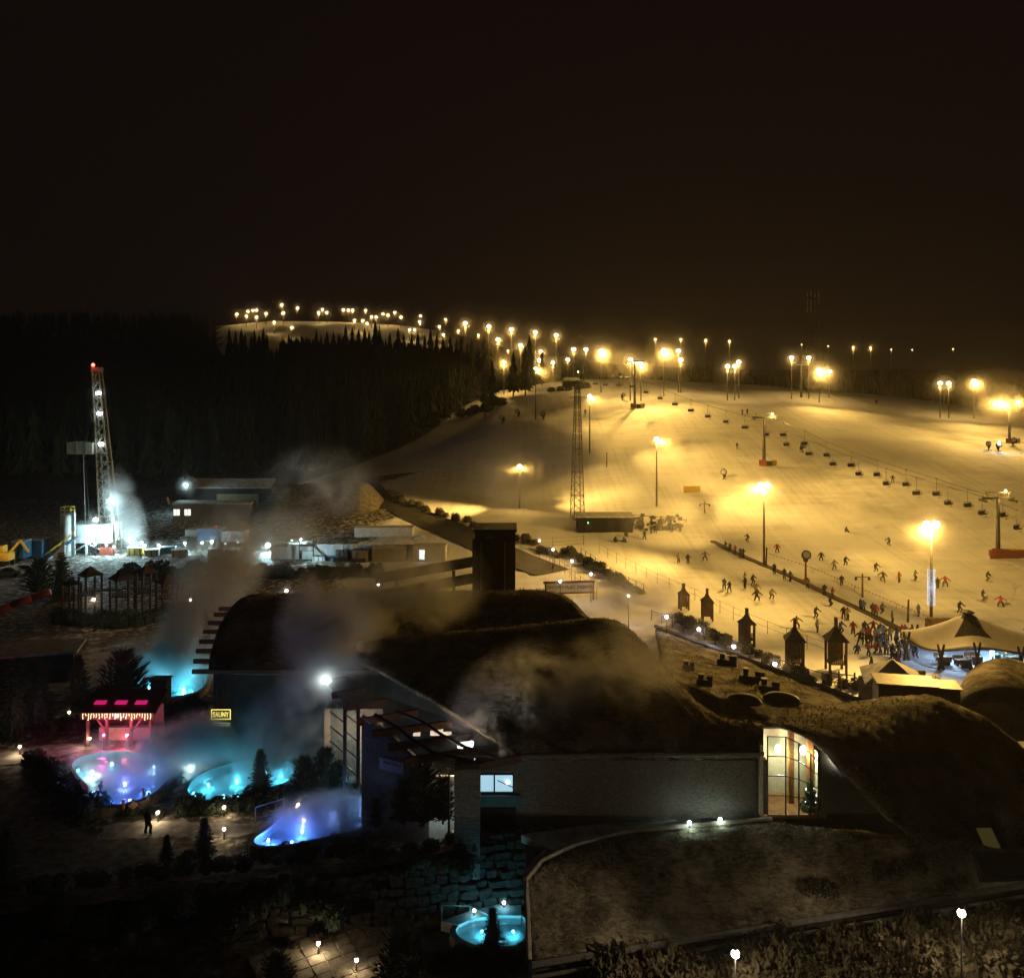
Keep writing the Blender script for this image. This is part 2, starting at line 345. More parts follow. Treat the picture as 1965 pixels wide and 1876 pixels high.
# ================================================================== bath building with grass roofs
def roof_mat(name, c1, c2, frost=.5):
    m = D.materials.new(name); m.use_nodes = True; n = m.node_tree.nodes; l = m.node_tree.links; b = n['Principled BSDF']
    b.inputs['Roughness'].default_value = .95; b.inputs['Specular IOR Level'].default_value = .05
    tc = n.new('ShaderNodeTexCoord')
    a = n.new('ShaderNodeTexNoise'); a.inputs['Scale'].default_value = .55; a.inputs['Detail'].default_value = 4
    mp = n.new('ShaderNodeMapping'); mp.inputs['Scale'].default_value = (.8, 2.2, 2.2); l.new(tc.outputs['Object'], mp.inputs[0])
    f = n.new('ShaderNodeTexNoise'); f.inputs['Scale'].default_value = 2.3; f.inputs['Detail'].default_value = 5; f.inputs['Roughness'].default_value = .75
    l.new(tc.outputs['Object'], a.inputs['Vector']); l.new(mp.outputs[0], f.inputs['Vector'])
    s = n.new('ShaderNodeMath'); s.operation = 'MULTIPLY_ADD'; s.inputs[1].default_value = .5; l.new(a.outputs[0], s.inputs[0])
    s2 = n.new('ShaderNodeMath'); s2.operation = 'MULTIPLY'; s2.inputs[1].default_value = .5; l.new(f.outputs[0], s2.inputs[0]); l.new(s2.outputs[0], s.inputs[2])
    cr = n.new('ShaderNodeValToRGB'); e = cr.color_ramp.elements; e[0].position = .40; e[0].color = (*c2, 1); e[1].position = .60; e[1].color = (*c1, 1)
    x = e.new(.5); x.color = (*[(p + q) * .42 for p, q in zip(c1, c2)], 1)
    l.new(s.outputs[0], cr.inputs[0])
    fz = n.new('ShaderNodeTexNoise'); fz.inputs['Scale'].default_value = .22; fz.inputs['Detail'].default_value = 4; fz.inputs['Roughness'].default_value = .7; l.new(tc.outputs['Object'], fz.inputs['Vector'])
    fr_ = n.new('ShaderNodeMapRange'); fr_.inputs[1].default_value = .52; fr_.inputs[2].default_value = .66; fr_.inputs[4].default_value = .55; l.new(fz.outputs[0], fr_.inputs[0])
    fm = n.new('ShaderNodeMixRGB'); fm.inputs[2].default_value = (.55, .54, .52, 1); l.new(fr_.outputs[0], fm.inputs[0]); l.new(cr.outputs[0], fm.inputs[1]); l.new(fm.outputs[0], b.inputs['Base Color'])
    bp = n.new('ShaderNodeBump'); bp.inputs['Strength'].default_value = .9; bp.inputs['Distance'].default_value = .5; l.new(f.outputs[0], bp.inputs['Height']); l.new(bp.outputs[0], b.inputs['Normal'])
    MATS[name] = m; return m
GRASS = roof_mat('dead_grass_roof', (.42, .37, .27), (.07, .058, .04))
STONE = mat('stone_cladding', (.20, .18, .155), .85, .5, 5.0, bump=.6, stretch=(1, 1, 5))
DARKW = mat('dark_render_wall', (.05, .042, .036), .85, .3, 1.5, bump=.2)
TIMBER = mat('stained_timber', (.13, .065, .04), .7, .4, 6.0, stretch=(.3, 3, 3))
DARKM = mat('dark_metal', (.035, .035, .038), .45, .2, 4, metal=.5)
def glass_mat(name, tint=(.8, .88, .9), refl=.18):
    if name in MATS: return MATS[name]
    m = D.materials.new(name); m.use_nodes = True; n = m.node_tree.nodes; l = m.node_tree.links; n.clear()
    o = n.new('ShaderNodeOutputMaterial'); t = n.new('ShaderNodeBsdfTransparent'); t.inputs[0].default_value = (*tint, 1)
    g = n.new('ShaderNodeBsdfGlossy'); g.inputs['Roughness'].default_value = .12; g.inputs['Color'].default_value = (.8, .85, .9, 1)
    mx = n.new('ShaderNodeMixShader'); lw = n.new('ShaderNodeLayerWeight'); lw.inputs[0].default_value = refl
    l.new(lw.outputs['Facing'], mx.inputs[0]); l.new(t.outputs[0], mx.inputs[1]); l.new(g.outputs[0], mx.inputs[2]); l.new(mx.outputs[0], o.inputs[0])
    MATS[name] = m; return m
GLASS = glass_mat('window_glass'); GLASSD = glass_mat('canopy_glass', (.78, .78, .82), .15)
def lerp(a, b, t): return a + (b - a) * t
def resample(pts, n):
    d = [0]
    for a, b in zip(pts[:-1], pts[1:]): d.append(d[-1] + (b - a).length)
    out = []
    for k in range(n):
        s = d[-1] * k / (n - 1)
        i = max(j for j in range(len(d)) if d[j] <= s + 1e-9); i = min(i, len(pts) - 2)
        out.append(lerp(pts[i], pts[i + 1], (s - d[i]) / max(1e-9, d[i + 1] - d[i])))
    return out
RN = np.random.default_rng(11)
def wob(rows, a=.07):
    return [[p + Vector((0, 0, float(RN.normal(0, a)))) for p in r] for r in rows]

# ---------------- back hall
bh = thing('back_hall', 'dark back hall with curved grass roof and beam ends along its left gable', 'building')
LA = [(520, 1152, 93), (500, 1139, 87), (480, 1141, 84), (462, 1148, 82), (446, 1161, 80), (432, 1181, 78), (419, 1205, 76.5), (409, 1232, 75), (403, 1256, 73.5), (400, 1282, 72)]
RA = [(1030, 1150, 93), (1045, 1131, 87), (1062, 1132, 84), (1085, 1142, 82), (1105, 1158, 80), (1122, 1175, 78.5), (1140, 1195, 77), (1165, 1225, 75.5), (1185, 1262, 74), (1200, 1300, 73)]
LA = [at(*p) for p in LA]; RA = [at(*p) for p in RA]
NC = 44
MB().grid(wob([[lerp(a, b, k / (NC - 1)) for k in range(NC)] for a, b in zip(LA, RA)], .05), .45).build('roof', GRASS, bh, True)
g = [(p + Vector((.35, .15, -.5))) for p in LA]
poly = g + [Vector((g[-1].x, g[-1].y, -.2)), Vector((g[0].x, g[0].y, -.2))]
w_ = MB(); n_ = len(poly); w_.add([p for p in poly] + [p + Vector((.3, 0, 0)) for p in poly], [tuple(range(n_)), tuple(range(2 * n_ - 1, n_ - 1, -1))] + [((k + 1) % n_, k, k + n_, (k + 1) % n_ + n_) for k in range(n_)])
w_.build('gable_wall', DARKW, bh)
fa = LA[-1] + Vector((.3, .4, -.45)); fb = Vector((8, 73.4, fa.z))
MB().box(((fa.x + 8) / 2, 72.6, fa.z / 2 - .1), (8 - fa.x, .4, fa.z - .2)).build('front_wall', DARKW, bh)
MB().box(((fa.x + 8) / 2, 71.95, fa.z + .22), (9 - fa.x, .25, .3)).build('eave_board', TIMBER, bh)
vs_ = [1278, 1258, 1239, 1221, 1202.5, 1185.5, 1170, 1159]
def prof_at(v):
    best = None
    for a, b in zip(LA[:-1], LA[1:]):
        for k in range(21):
            p = lerp(a, b, k / 20); q = project(p)
            if best is None or abs(q[1] - v) < best[0]: best = (abs(q[1] - v), p)
    return best[1]
def project(p):
    return W0 / 2 + F0 * p[0] / p[1], V0 - F0 * (p[2] - CAMZ) / p[1]
for v in vs_[:]:
    p = prof_at(v)
    MB().box((p.x + .1, p.y, p.z - .42), (2.9, .22, .34)).build('beam', TIMBER, bh)
# sauna sign
def text_mesh(body, size, mat_, extrude=.02):
    c = D.curves.new('lettering', 'FONT'); c.body = body; c.size = size; c.extrude = extrude; c.align_x = 'CENTER'; c.align_y = 'CENTER'
    o = D.objects.new('lettering', c); COL.objects.link(o); dg = bpy.context.evaluated_depsgraph_get()
    me = D.meshes.new_from_object(o.evaluated_get(dg)); D.objects.remove(o); D.curves.remove(c)
    me.materials.clear(); me.materials.append(mat_); return me
SIGNY = emis('sign_yellow', (1.0, .85, .18), 1.6); SIGNW = emis('sign_white', (.9, .85, .6), .35)
sp = at(424, 1370, 72.15)
sg = thing('sauna_sign', 'glowing yellow framed sign reading SAUNY on the dark wall', 'sign', sp)
MB().box((0, .06, 0), (1.62, .06, .82)).build('board', DARKM, sg)
fr = MB()
for a, b in (((0, -.02, .38), (1.56, .05, .05)), ((0, -.02, -.38), (1.56, .05, .05)), ((-.76, -.02, 0), (.05, .05, .76)), ((.76, -.02, 0), (.05, .05, .76))): fr.box(a, b)
fr.build('frame', SIGNY, sg)
o = inst(text_mesh('SAUNY', .56, SIGNY), 'lettering', sg, (0, -.05, -.02)); o.rotation_euler = (rad(90), 0, 0); o.scale = (1.28 / max(v.co.x * 2 for v in o.data.vertices), 1.05, 1)
for dz, wdt in ((-.72, 1.5), (-.9, 1.45), (-1.55, .6)):
    lo = MB(); x = -wdt / 2
    while x < wdt / 2: l_ = R.uniform(.06, .16); lo.box((x + l_ / 2, -.02, dz), (l_ + .06, .03, .07)); x += l_ + .05
    lo.build('small_lettering', SIGNW, sg)

# ---------------- main hall
mh = thing('main_hall', 'large dark grass roofed hall with glazed beam canopy at its left corner', 'building')
RB0 = [at(*p) for p in [(640, 1240, 70), (850, 1218, 70), (1060, 1198, 70), (1120, 1191, 70), (1160, 1188, 70), (1200, 1199, 70), (1240, 1235, 69), (1280, 1290, 67), (1340, 1350, 64), (1400, 1378, 61.5), (1465, 1390, 59.5)]]
RB1 = [at(*p) for p in [(1000, 1445, 57.5), (1100, 1443, 57.5), (1300, 1441, 57.5), (1465, 1440, 57.5)]]
N1 = 46; A_ = resample(RB0, N1); B_ = resample(RB1, N1)
rows = [[p + Vector((0, 5, -2.2)) for p in A_], [p + Vector((0, 1.6, -.25)) for p in A_]]
for i in range(15):
    t = i / 14; rows.append([lerp(a, b, t) + Vector((0, 0, 1.3 * math.sin(math.pi * t) * (.35 + .65 * math.sin(math.pi * min(1, k / (N1 - 1) * 1.15))))) for k, (a, b) in enumerate(zip(A_, B_))])
MB().grid(wob(rows, .045), .5).build('roof', GRASS, mh, True)
ed = MB(); ed.path([p + Vector((0, -.12, -.15)) for p in resample(RB1, 12)], .13, 6); ed.build('eave_flashing', mat('zinc', (.3, .29, .27), .45, .2, 3, metal=.6), mh)
z0 = RB1[0].z
MB().box(((RB1[0].x - 3.0 + RB1[-1].x + .3) / 2, 58.0, (z0 - .5) / 2), (RB1[-1].x + 3.3 - RB1[0].x, .5, z0 - .6)).build('front_wall', STONE, mh)
# block end with the lit window
wl_ = at(918, 1515, 57.6); wr = at(985, 1490, 57.6)
win = D.objects.new('window', None); COL.objects.link(win); win.parent = mh
cx, cz = (wl_.x + wr.x) / 2, (wl_.z + wr.z) / 2
MB().box((cx, 57.69, cz), (wr.x - wl_.x, .04, 1.15)).build('window_pane', emis('lit_window_cool', (.50, .82, 1.0), .75), win)
wf = MB(); 
for dx in (-1.14, -.1, 1.14): wf.box((cx + dx, 57.62, cz), (.1, .12, 1.2))
for dz in (-.6, .6): wf.box((cx, 57.62, cz + dz), (2.36, .13, .09))
wf.bar((cx + .1, 57.6, cz + .2), (cx + 1.1, 57.6, cz - .25), .03)
wf.build('window_frame', DARKM, win)
MB().ball((cx + .75, 57.62, cz + .05), .12, 8, 6).build('window_lamp', emis('lamp_white', (.9, .97, 1), 6), win)
MB().box((cx, 57.55, cz - 1.05), (3.1, .5, .7)).build('teal_lintel', mat('teal_paint', (.06, .17, .19), .6, .2), mh)
MB().box((cx, 57.66, cz - 2.35), (2.6, .3, 1.6)).build('dark_opening', mat('void', (.01, .01, .01), .9), mh)
pc = at(897, 1530, 57.0)
MB().box((pc.x, 57.2, 3.4), (1.65, 1.4, 7.0)).build('corner_pillar', STONE, mh)
MB().box((at(884, 1530, 57).x - .75, 56.9, 3.3), (.12, .5, 6.2)).build('pillar_trim', DARKM, mh)
# canopy beams
BEAMS = [((618, 1311), (668, 1304), 66.5), ((637, 1334), (702, 1325), 65), ((660, 1357), (742, 1346), 63.5), ((687, 1385), (802, 1366), 62), ((715, 1408), (868, 1388), 60.6), ((745, 1434), (907, 1412), 59.4), ((780, 1460), (957, 1434), 58.3), ((873, 1480), (1002, 1453), 57.4)]
bp_ = []
for a, b, d in BEAMS:
    p = at(*a, d); q = at(*b, d + .15); bp_.append((p, q)); c = (p + q) / 2; ln = (q - p).length
    tilt = Matrix.Rotation(math.atan2(q.y - p.y, q.x - p.x), 3, 'Z') @ Matrix.Rotation(-math.atan2(q.z - p.z, ((q - p).xy).length), 3, 'Y')
    MB().box(c, (ln, .28, .46), tilt=tilt).build('beam', TIMBER, mh)
d1 = MB(); d1.path([lerp(p, q, .28) + Vector((0, 0, .34)) for p, q in bp_[3:]], .12, 4); d1.build('purlin', DARKM, mh)
d2 = MB(); d2.path([lerp(p, q, .64) + Vector((0, 0, .34)) for p, q in bp_[3:]], .12, 4); d2.build('purlin', DARKM, mh)
for (p, q), (p2, q2) in zip(bp_[:-1], bp_[1:]):
    for a, b in ((.05, .3), (.3, .64), (.64, 1.0)):
        if a < .1 and p.x > -9 : pass
        k = Vector((0, 0, .3)); MB().grid([[lerp(p, q, a) + k, lerp(p, q, b) + k], [lerp(p2, q2, a) + k, lerp(p2, q2, b) + k]], .03).build('roof_pane', GLASSD, mh)
# stone wall, poster and lit room under the canopy
sa = at(693, 1395, 62.3); sb_ = at(822, 1490, 59.6)
MB().add([Vector((sa.x, 62.5, -.1)), Vector((sb_.x, 59.8, -.1)), Vector((sb_.x, 59.8, 5.4)), Vector((lerp(sa, sb_, .45).x, 61.3, 7.2)), Vector((sa.x, 62.5, 8.0)),
          Vector((sa.x, 62.9, -.1)), Vector((sb_.x, 60.2, -.1)), Vector((sb_.x, 60.2, 5.4)), Vector((lerp(sa, sb_, .45).x, 61.7, 7.2)), Vector((sa.x, 62.9, 8.0))],
         [(0, 1, 2, 3, 4), (9, 8, 7, 6, 5), (1, 0, 5, 6), (2, 1, 6, 7), (3, 2, 7, 8), (4, 3, 8, 9), (0, 4, 9, 5)]).build('stone_wall', STONE, mh)
pb = at(751, 1469, 61.2); po = thing('wall_banner', 'pale banner with blue lettering on the stone wall under the canopy', 'banner', pb, math.atan2(-2.7, sb_.x - sa.x))
MB().box((0, 0, 0), (2.0, .06, .8)).build('board', mat('banner_white', (.55, .66, .75), .6, .1), po)
lo = MB(); x = -.6
while x < .85: l_ = R.uniform(.05, .12); lo.box((x, -.045, .16 + R.uniform(-.01, .01)), (l_, .03, .11)); x += l_ + .05
lo.build('lettering', mat('banner_blue', (.05, .16, .38), .6), po)
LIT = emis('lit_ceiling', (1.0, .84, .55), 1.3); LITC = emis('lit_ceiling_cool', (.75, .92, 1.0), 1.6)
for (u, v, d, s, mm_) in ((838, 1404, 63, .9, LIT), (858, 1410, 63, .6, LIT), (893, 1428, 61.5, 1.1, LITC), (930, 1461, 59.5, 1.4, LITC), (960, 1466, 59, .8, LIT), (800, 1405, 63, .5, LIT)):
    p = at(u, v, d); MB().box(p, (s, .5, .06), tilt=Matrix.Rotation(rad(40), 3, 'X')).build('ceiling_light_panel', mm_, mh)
p = at(905, 1425, 61.4); MB().ball(p, .16, 8, 6).build('ceiling_lamp', emis('lamp_white', (.9, .97, 1), 6), mh)
light('POINT', 'room_light', at(895, 1452, 60.2), 700, WARM, mh, .3)
pw_ = at(850, 1540, 59.9); MB().box((pw_.x, 60.3, 2.4), (2.6, .2, 4.8)).build('pale_room_wall', mat('pale_plaster', (.62, .62, .58), .8, .15), mh); light('POINT', 'room_light', (pw_.x - .2, 58.9, 2.2), 22, (.7, .95, 1), mh, .2)
# glass corner facade
for (u0, v0, u1, v1, d) in ((661, 1330, 663, 1492, 66), (687, 1362, 688, 1512, 64)):
    a = at(u0, v0, d); b = at(u1, v1, d); MB().box(((a.x + b.x) / 2, d, (a.z + .0) / 2), (.22, .3, a.z)).build('facade_post', DARKM, mh)
for (ua, ub, da, db) in ((634, 660, 68.2, 66.1), (663, 686, 65.9, 64.1)):
    a = at(ua, 1330, da); b = at(ub, 1345, db); zt = min(a.z, b.z) - .2
    for k in range(6):
        za = .6 + (zt - .6) * k / 6; zb = .6 + (zt - .6) * (k + 1) / 6 - .12
        MB().add([(a.x, da, za), (b.x, db, za), (b.x, db, zb), (a.x, da, zb), (a.x, da + .04, za), (b.x, db + .04, za), (b.x, db + .04, zb), (a.x, da + .04, zb)], [(0, 1, 2, 3), (7, 6, 5, 4), (0, 4, 5, 1), (3, 2, 6, 7)]).build('facade_pane', GLASS, mh)
        MB().bar((a.x, da - .05, zb + .06), (b.x, db - .05, zb + .06), .06, n=4).build('facade_rail', DARKM, mh)
lo_ = at(628, 1306, 66.4)
fl = thing('facade_floodlight', 'bright white floodlight at the tip of the topmost canopy beam', 'floodlight', lo_)
MB().box((0, 0, 0), (.6, .3, .2)).build('lamp_head', emis('lamp_white_hot', (.85, 1, 1), 3), fl); MB().bar((.2, 0, -.1), (.5, 0, -.35), .04).build('bracket', DARKM, fl)
light('POINT', 'lamp_light', (-.1, -.35, .15), 120, (.85, 1.0, .98), fl, .2)
# inner back wall of the lit hall so the panes show a room
ia = at(655, 1400, 69.5); MB().box((ia.x + .9, 69.8, 2.9), (4.6, .2, 5.8)).build('room_wall', mat('warm_plaster', (.5, .40, .30), .8, .2), mh)
light('POINT', 'room_light', (ia.x + .8, 67.8, 4.5), 160, WARM, mh, .3); light('POINT', 'room_light', (ia.x + 1.4, 66.2, 1.8), 60, (.3, .8, 1), mh, .3)

# ---------------- low wing: flat grass roof behind, vaulted roof with arched window, long front roof
lw = thing('low_wing', 'low wing with long grass roofs and an arched lit window', 'building')
rows = []
a0, a1, b0, b1 = at(1258, 1204, 109), at(1668, 1355, 69), at(1282, 1305, 67.5), at(1480, 1386, 60.5)
for i in range(14):
    t = i / 13; rows.append([lerp(lerp(a0, a1, k / 23), lerp(b0, b1, k / 23), t) for k in range(24)])
MB().grid(wob(rows, .08), 1.0).build('roof', GRASS, lw, True)
pp = MB(); pp.path([p + Vector((0, .25, .12)) for p in (a0, lerp(a0, a1, .5), a1)], .22, 4); pp.build('parapet', DARKM, lw)
MB().grid([[Vector((lerp(a0, a1, k / 8).x, lerp(a0, a1, k / 8).y + .15, -.3)) for k in range(9)], [lerp(a0, a1, k / 8) + Vector((0, .15, -.2)) for k in range(9)]]).build('rear_wall', DARKW, lw)
EL = [at(*p) for p in [(1465, 1386, 60), (1500, 1386, 58.5), (1545, 1402, 57.5), (1590, 1440, 57), (1640, 1500, 56.5), (1700, 1562, 56.3), (1760, 1606, 56)]]
ER = [at(*p) for p in [(1990, 1455, 68), (2000, 1490, 66), (2010, 1530, 64.5), (2020, 1560, 63), (2030, 1590, 62), (2040, 1620, 61), (2050, 1650, 60)]]
R0 = resample([at(*p) for p in [(1465, 1388, 60), (1520, 1384, 61), (1600, 1370, 63.5), (1665, 1359, 66), (1740, 1350, 67), (1810, 1345, 68), (1900, 1380, 68), (1990, 1455, 68)]], 40)
EL = resample(EL, 18); ER = resample(ER, 18)
rows = [[p + Vector((.3, 3, -.5)) for p in R0]]
for i in range(18):
    t = i / 17; base = [lerp(EL[i], ER[i], k / 39) for k in range(40)]; lin0 = [lerp(EL[0], ER[0], k / 39) for k in range(40)]
    rows.append([q + (r0 - l0) * (1 - t) ** 1.3 for q, r0, l0 in zip(base, R0, lin0)])
MB().grid(wob(rows, .05), .3).build('roof', GRASS, lw, True)
ta = [at(*p) for p in [(1012, 1692, 50.5), (1040, 1657, 52.5), (1100, 1627, 54.5), (1200, 1601, 56), (1330, 1589, 56.6), (1480, 1576, 57), (1620, 1590, 56.5), (1760, 1606, 56), (1900, 1628, 58), (2050, 1650, 60)]]
tb = [gz(*p, 0) for p in [(1020, 1842), (1200, 1813), (1500, 1766), (1760, 1724), (2050, 1677)]]
ta = resample(ta, 56); tb = resample(tb, 56)
rows = []
for i in range(16):
    t = i / 15; rows.append([lerp(a, b, t) + Vector((-.25 * math.sin(math.pi * t) * (k < 4), 0, .75 * math.sin(math.pi * t ** .8))) for k, (a, b) in enumerate(zip(ta, tb))])
MB().grid(wob(rows, .05), .5).build('roof', GRASS, lw, True)
ev = MB(); ev.path([p + Vector((0, -.2, -.1)) for p in resample(tb, 14)], .17, 5); ev.path([p + Vector((0, -.55, -.55)) for p in resample(tb, 14)], .10, 5); ev.build('gutter', MATS['zinc'], lw)
c_ = (tb[0] + tb[-1]) / 2; MB().box((c_.x, c_.y + .6, -1.55), ((tb[-1] - tb[0]).xy.length, .4, 2.2), rz=math.atan2(tb[-1].y - tb[0].y, tb[-1].x - tb[0].x)).build('front_wall', DARKW, lw)
MB().add([ta[0] + Vector((-.05, 0, -.3)), tb[0] + Vector((-.05, 0, -.3)), Vector((tb[0].x - .05, tb[0].y, LOW)), Vector((ta[0].x - .05, ta[0].y + 6, LOW)), Vector((ta[0].x - .05, ta[0].y + 6, 2.4))] + [p + Vector((.3, 0, 0)) for p in (ta[0] + Vector((-.05, 0, -.3)), tb[0] + Vector((-.05, 0, -.3)), Vector((tb[0].x - .05, tb[0].y, LOW)), Vector((ta[0].x - .05, ta[0].y + 6, LOW)), Vector((ta[0].x - .05, ta[0].y + 6, 2.4)))],
         [(0, 1, 2, 3, 4), (9, 8, 7, 6, 5), (0, 5, 6, 1), (1, 6, 7, 2), (0, 4, 9, 5)]).build('end_wall', DARKW, lw)
cb = MB(); cb.path([at(u, v, d) for u, v, d in [(1008, 1690, 51.5), (1030, 1652, 53.5), (1085, 1615, 55.8), (1180, 1590, 57.2), (1300, 1573, 58), (1480, 1556, 58.6)]], .28, 6); cb.build('curved_kerb', mat('concrete', (.26, .25, .23), .8, .3, 2, bump=.2), lw)
rim = MB(); lr_ = [lerp(ta[0], tb[0], i / 15) + Vector((-.12, -.05, .75 * math.sin(math.pi * (i / 15) ** .8) + .12)) for i in range(15, -1, -1)] + [p + Vector((-.05, .1, .12)) for p in ta[:26]]
rim.path(lr_, .15, 6); rim.build('roof_rim', mat('pale_lit_rim', (.40, .36, .30), .7, .3, 2, bump=.2), lw)  # added rim, its pale colour imitating light caught along the roof edge
ga = at(1486, 1560, 57.6); gb = at(1830, 1600, 57.6); MB().box(((ga.x + gb.x) / 2, 61.5, 2.05), (gb.x - ga.x, 8.6, .7)).build('plinth', DARKW, lw)
# terrace with two lamps beside the window
te = [gz(u, v, 3.0) for u, v in ((1000, 1600), (1290, 1560), (1480, 1548), (1510, 1578), (1330, 1592), (1060, 1630))]
MB().prism([(p.x, p.y) for p in te], 2.5, 3.0).build('terrace', mat('terrace_snow', (.42, .41, .40), .8, .4, 1.2, bump=.3), lw)
tk = MB(); tk.path([gz(*p, 3.1) for p in ((1345, 1574), (1440, 1561), (1470, 1576))], .12, 4); tk.build('terrace_rail', DARKM, lw)
for i, (u, v) in enumerate(((1323, 1578), (1382, 1572))):
    p = gz(u, v, 3.5); t = thing('terrace_lamp', ('left' if i == 0 else 'right') + ' cool white lamp of the pair on the terrace below the arched window', 'lamp', Vector((p.x, p.y, 3.0)), 0, 'terrace lamps')
    MB().bar((0, 0, 0), (0, 0, .4), .05).build('post', DARKM, t); MB().ball((0, 0, .5), .14, 10, 6).build('globe', emis('globe_green_white', (.75, 1, .85), 9), t, True)
    light('POINT', 'lamp_light', (0, -.3, .55), 24, (.75, 1, .85), t, .1); BLOOM.append((p.x, p.y, 3.5, 1.3))
# arched window
wa = [at(*p, 57.4) for p in ((1471, 1411), (1480, 1562))]; wd = D.objects.new('arched_window', None); COL.objects.link(wd); wd.parent = lw
zb = wa[1].z; xs_ = [at(u, 1500, 57.4).x for u in (1472, 1507, 1532, 1555, 1570)]
tops = [at(1472, 1411, 57.4).z, at(1507, 1412, 57.4).z, at(1532, 1424, 57.4).z, at(1555, 1445, 57.4).z, at(1570, 1460, 57.4).z]
MB().add([(x, 57.35 if k < 5 else 57.35, z) for k, (x, z) in enumerate(list(zip(xs_, tops)) + [(xs_[-1], zb), (xs_[0], zb)])], [tuple(range(6, -1, -1))]) 
for k in range(4):
    for j in range(4):
        za = lambda i, jj: zb + (tops[i] - zb) * jj / 4
        s_ = .03
        MB().add([(xs_[k] + s_, 57.35, za(k, j) + s_), (xs_[k + 1] - s_, 57.35, za(k + 1, j) + s_), (xs_[k + 1] - s_, 57.35, za(k + 1, j + 1) - s_), (xs_[k] + s_, 57.35, za(k, j + 1) - s_),
                  (xs_[k] + s_, 57.38, za(k, j) + s_), (xs_[k + 1] - s_, 57.38, za(k + 1, j) + s_), (xs_[k + 1] - s_, 57.38, za(k + 1, j + 1) - s_), (xs_[k] + s_, 57.38, za(k, j + 1) - s_)], [(0, 1, 2, 3), (7, 6, 5, 4), (0, 4, 5, 1), (3, 2, 6, 7)]).build('window_pane', GLASS, wd)
fr = MB()
for k in range(5): fr.bar((xs_[k], 57.3, zb), (xs_[k], 57.3, tops[k]), .05, n=4)
for j in range(5): fr.path([(xs_[k], 57.28, zb + (tops[k] - zb) * j / 4) for k in range(5)], .035, 4)
fr.build('window_frame', DARKM, wd)
PLY = mat('warm_room_plaster', (.70, .62, .42), .8, .15)
MB().box(((xs_[0] + xs_[4]) / 2 + .1, 60.6, zb + 2.2), (xs_[4] - xs_[0] + .9, .2, 4.6)).build('room_wall', PLY, lw)
MB().box((xs_[4] + .45, 59.0, zb + 1.7), (.2, 3.2, 3.6)).build('room_wall', PLY, lw)
MB().box(((xs_[0] + xs_[4]) / 2 + .1, 59.0, zb - .2), (xs_[4] - xs_[0] + .8, 3.2, .2)).build('room_floor', mat('wood_floor', (.34, .18, .07), .5, .3), lw)
MB().box((xs_[0] - .35, 59.0, zb + 2.2), (.2, 3.2, 4.6)).build('room_wall', PLY, lw)
for u in (1523, 1560): x = at(u, 1500, 58.6).x; MB().box((x, 59.2, zb + 2.4), (.35, .35, 5.4)).build('timber_column', mat('orange_timber', (.42, .19, .06), .6, .3, 5), lw)
for u, v in ((1493, 1437), (1541, 1439)):
    p = at(u, v, 59.5); MB().ball(p, .22, 10, 6, (1, 1, 1.5)).build('wall_lamp', emis('wall_lamp', (1, .93, .72), 7), lw, True); light('POINT', 'lamp_light', p + Vector((0, -.6, -.2)), 230, (1, .86, .58), lw, .2)
xt = at(1555, 1545, 58.3); ct = thing('christmas_tree', 'small decorated christmas tree with lights behind the arched window', 'christmas tree', (xt.x, 58.3, zb - .1))
tr = MB(); tr.lathe([(.7, .1), (.62, .35), (.4, .4), (.52, .75), (.3, .8), (.4, 1.2), (.16, 1.25), (.25, 1.6), (.02, 2.1)], n=9); tr.build('foliage', mat('fir_green', (.03, .07, .03), .8), ct)
be = MB()
for k in range(22): a = R.uniform(0, 6.28); z = R.uniform(.2, 1.8); rr = .66 * (1 - z / 2.2); be.ball((rr * math.cos(a), rr * math.sin(a), z), .035, 5, 4)
be.build('fairy_lights', emis('fairy_white', (1, .85, .7), 5), ct)
# dark glass to the right of the arched window
dg_ = [at(*p, 57.2) for p in ((1575, 1430), (1600, 1458), (1645, 1512), (1690, 1560), (1575, 1564))]
MB().add(dg_ + [p + Vector((0, .06, 0)) for p in dg_], [(4, 3, 2, 1, 0), (5, 6, 7, 8, 9)]).build('dark_pane', glass_mat('dark_glass', (.06, .09, .09), .5), lw)
MB().add([p + Vector((0, .6, 0)) for p in dg_], [(4, 3, 2, 1, 0)]).build('back_panel', DARKW, lw)
# skylight and dark pit on the front roof, roof vents on the flat roof
def roof_ray(u, v, z): return gz(u, v, z)
from mathutils.bvhtree import BVHTree
bpy.context.view_layer.update()
def on_roof(u, v, roofs, lift=0.0):
    o = Vector((0, 0, CAMZ)); d = Vector(ray(u, v)).normalized(); best = None
    for r in roofs:
        h = BVHTree.FromPolygons([q.co for q in r.data.vertices], [tuple(f.vertices) for f in r.data.polygons]).ray_cast(o, d)
        if h[0] is not None and (best is None or h[3] < best[3]): best = h
    n = best[1] if best[1].z > 0 else -best[1]
    x = Vector((1, .16, 0)); x = (x - n * x.dot(n)).normalized(); y = n.cross(x)
    return best[0] + n * lift, Matrix((x, y, n)).transposed()
ROOFS = [c for c in lw.children if c.name.split('.')[0] == 'roof']
sk, til = on_roof(1893, 1611, ROOFS); t = thing('roof_skylight', 'square skylight glowing dull yellow in the grass roof at right', 'skylight', sk)
MB().box((0, 0, .1), (2.3, 2.3, .3), tilt=til).build('frame', DARKM, t); MB().box(til @ Vector((0, 0, .22)), (1.25, 1.35, .04), tilt=til).build('pane', emis('dim_yellow_pane', (.62, .52, .14), .05), t)
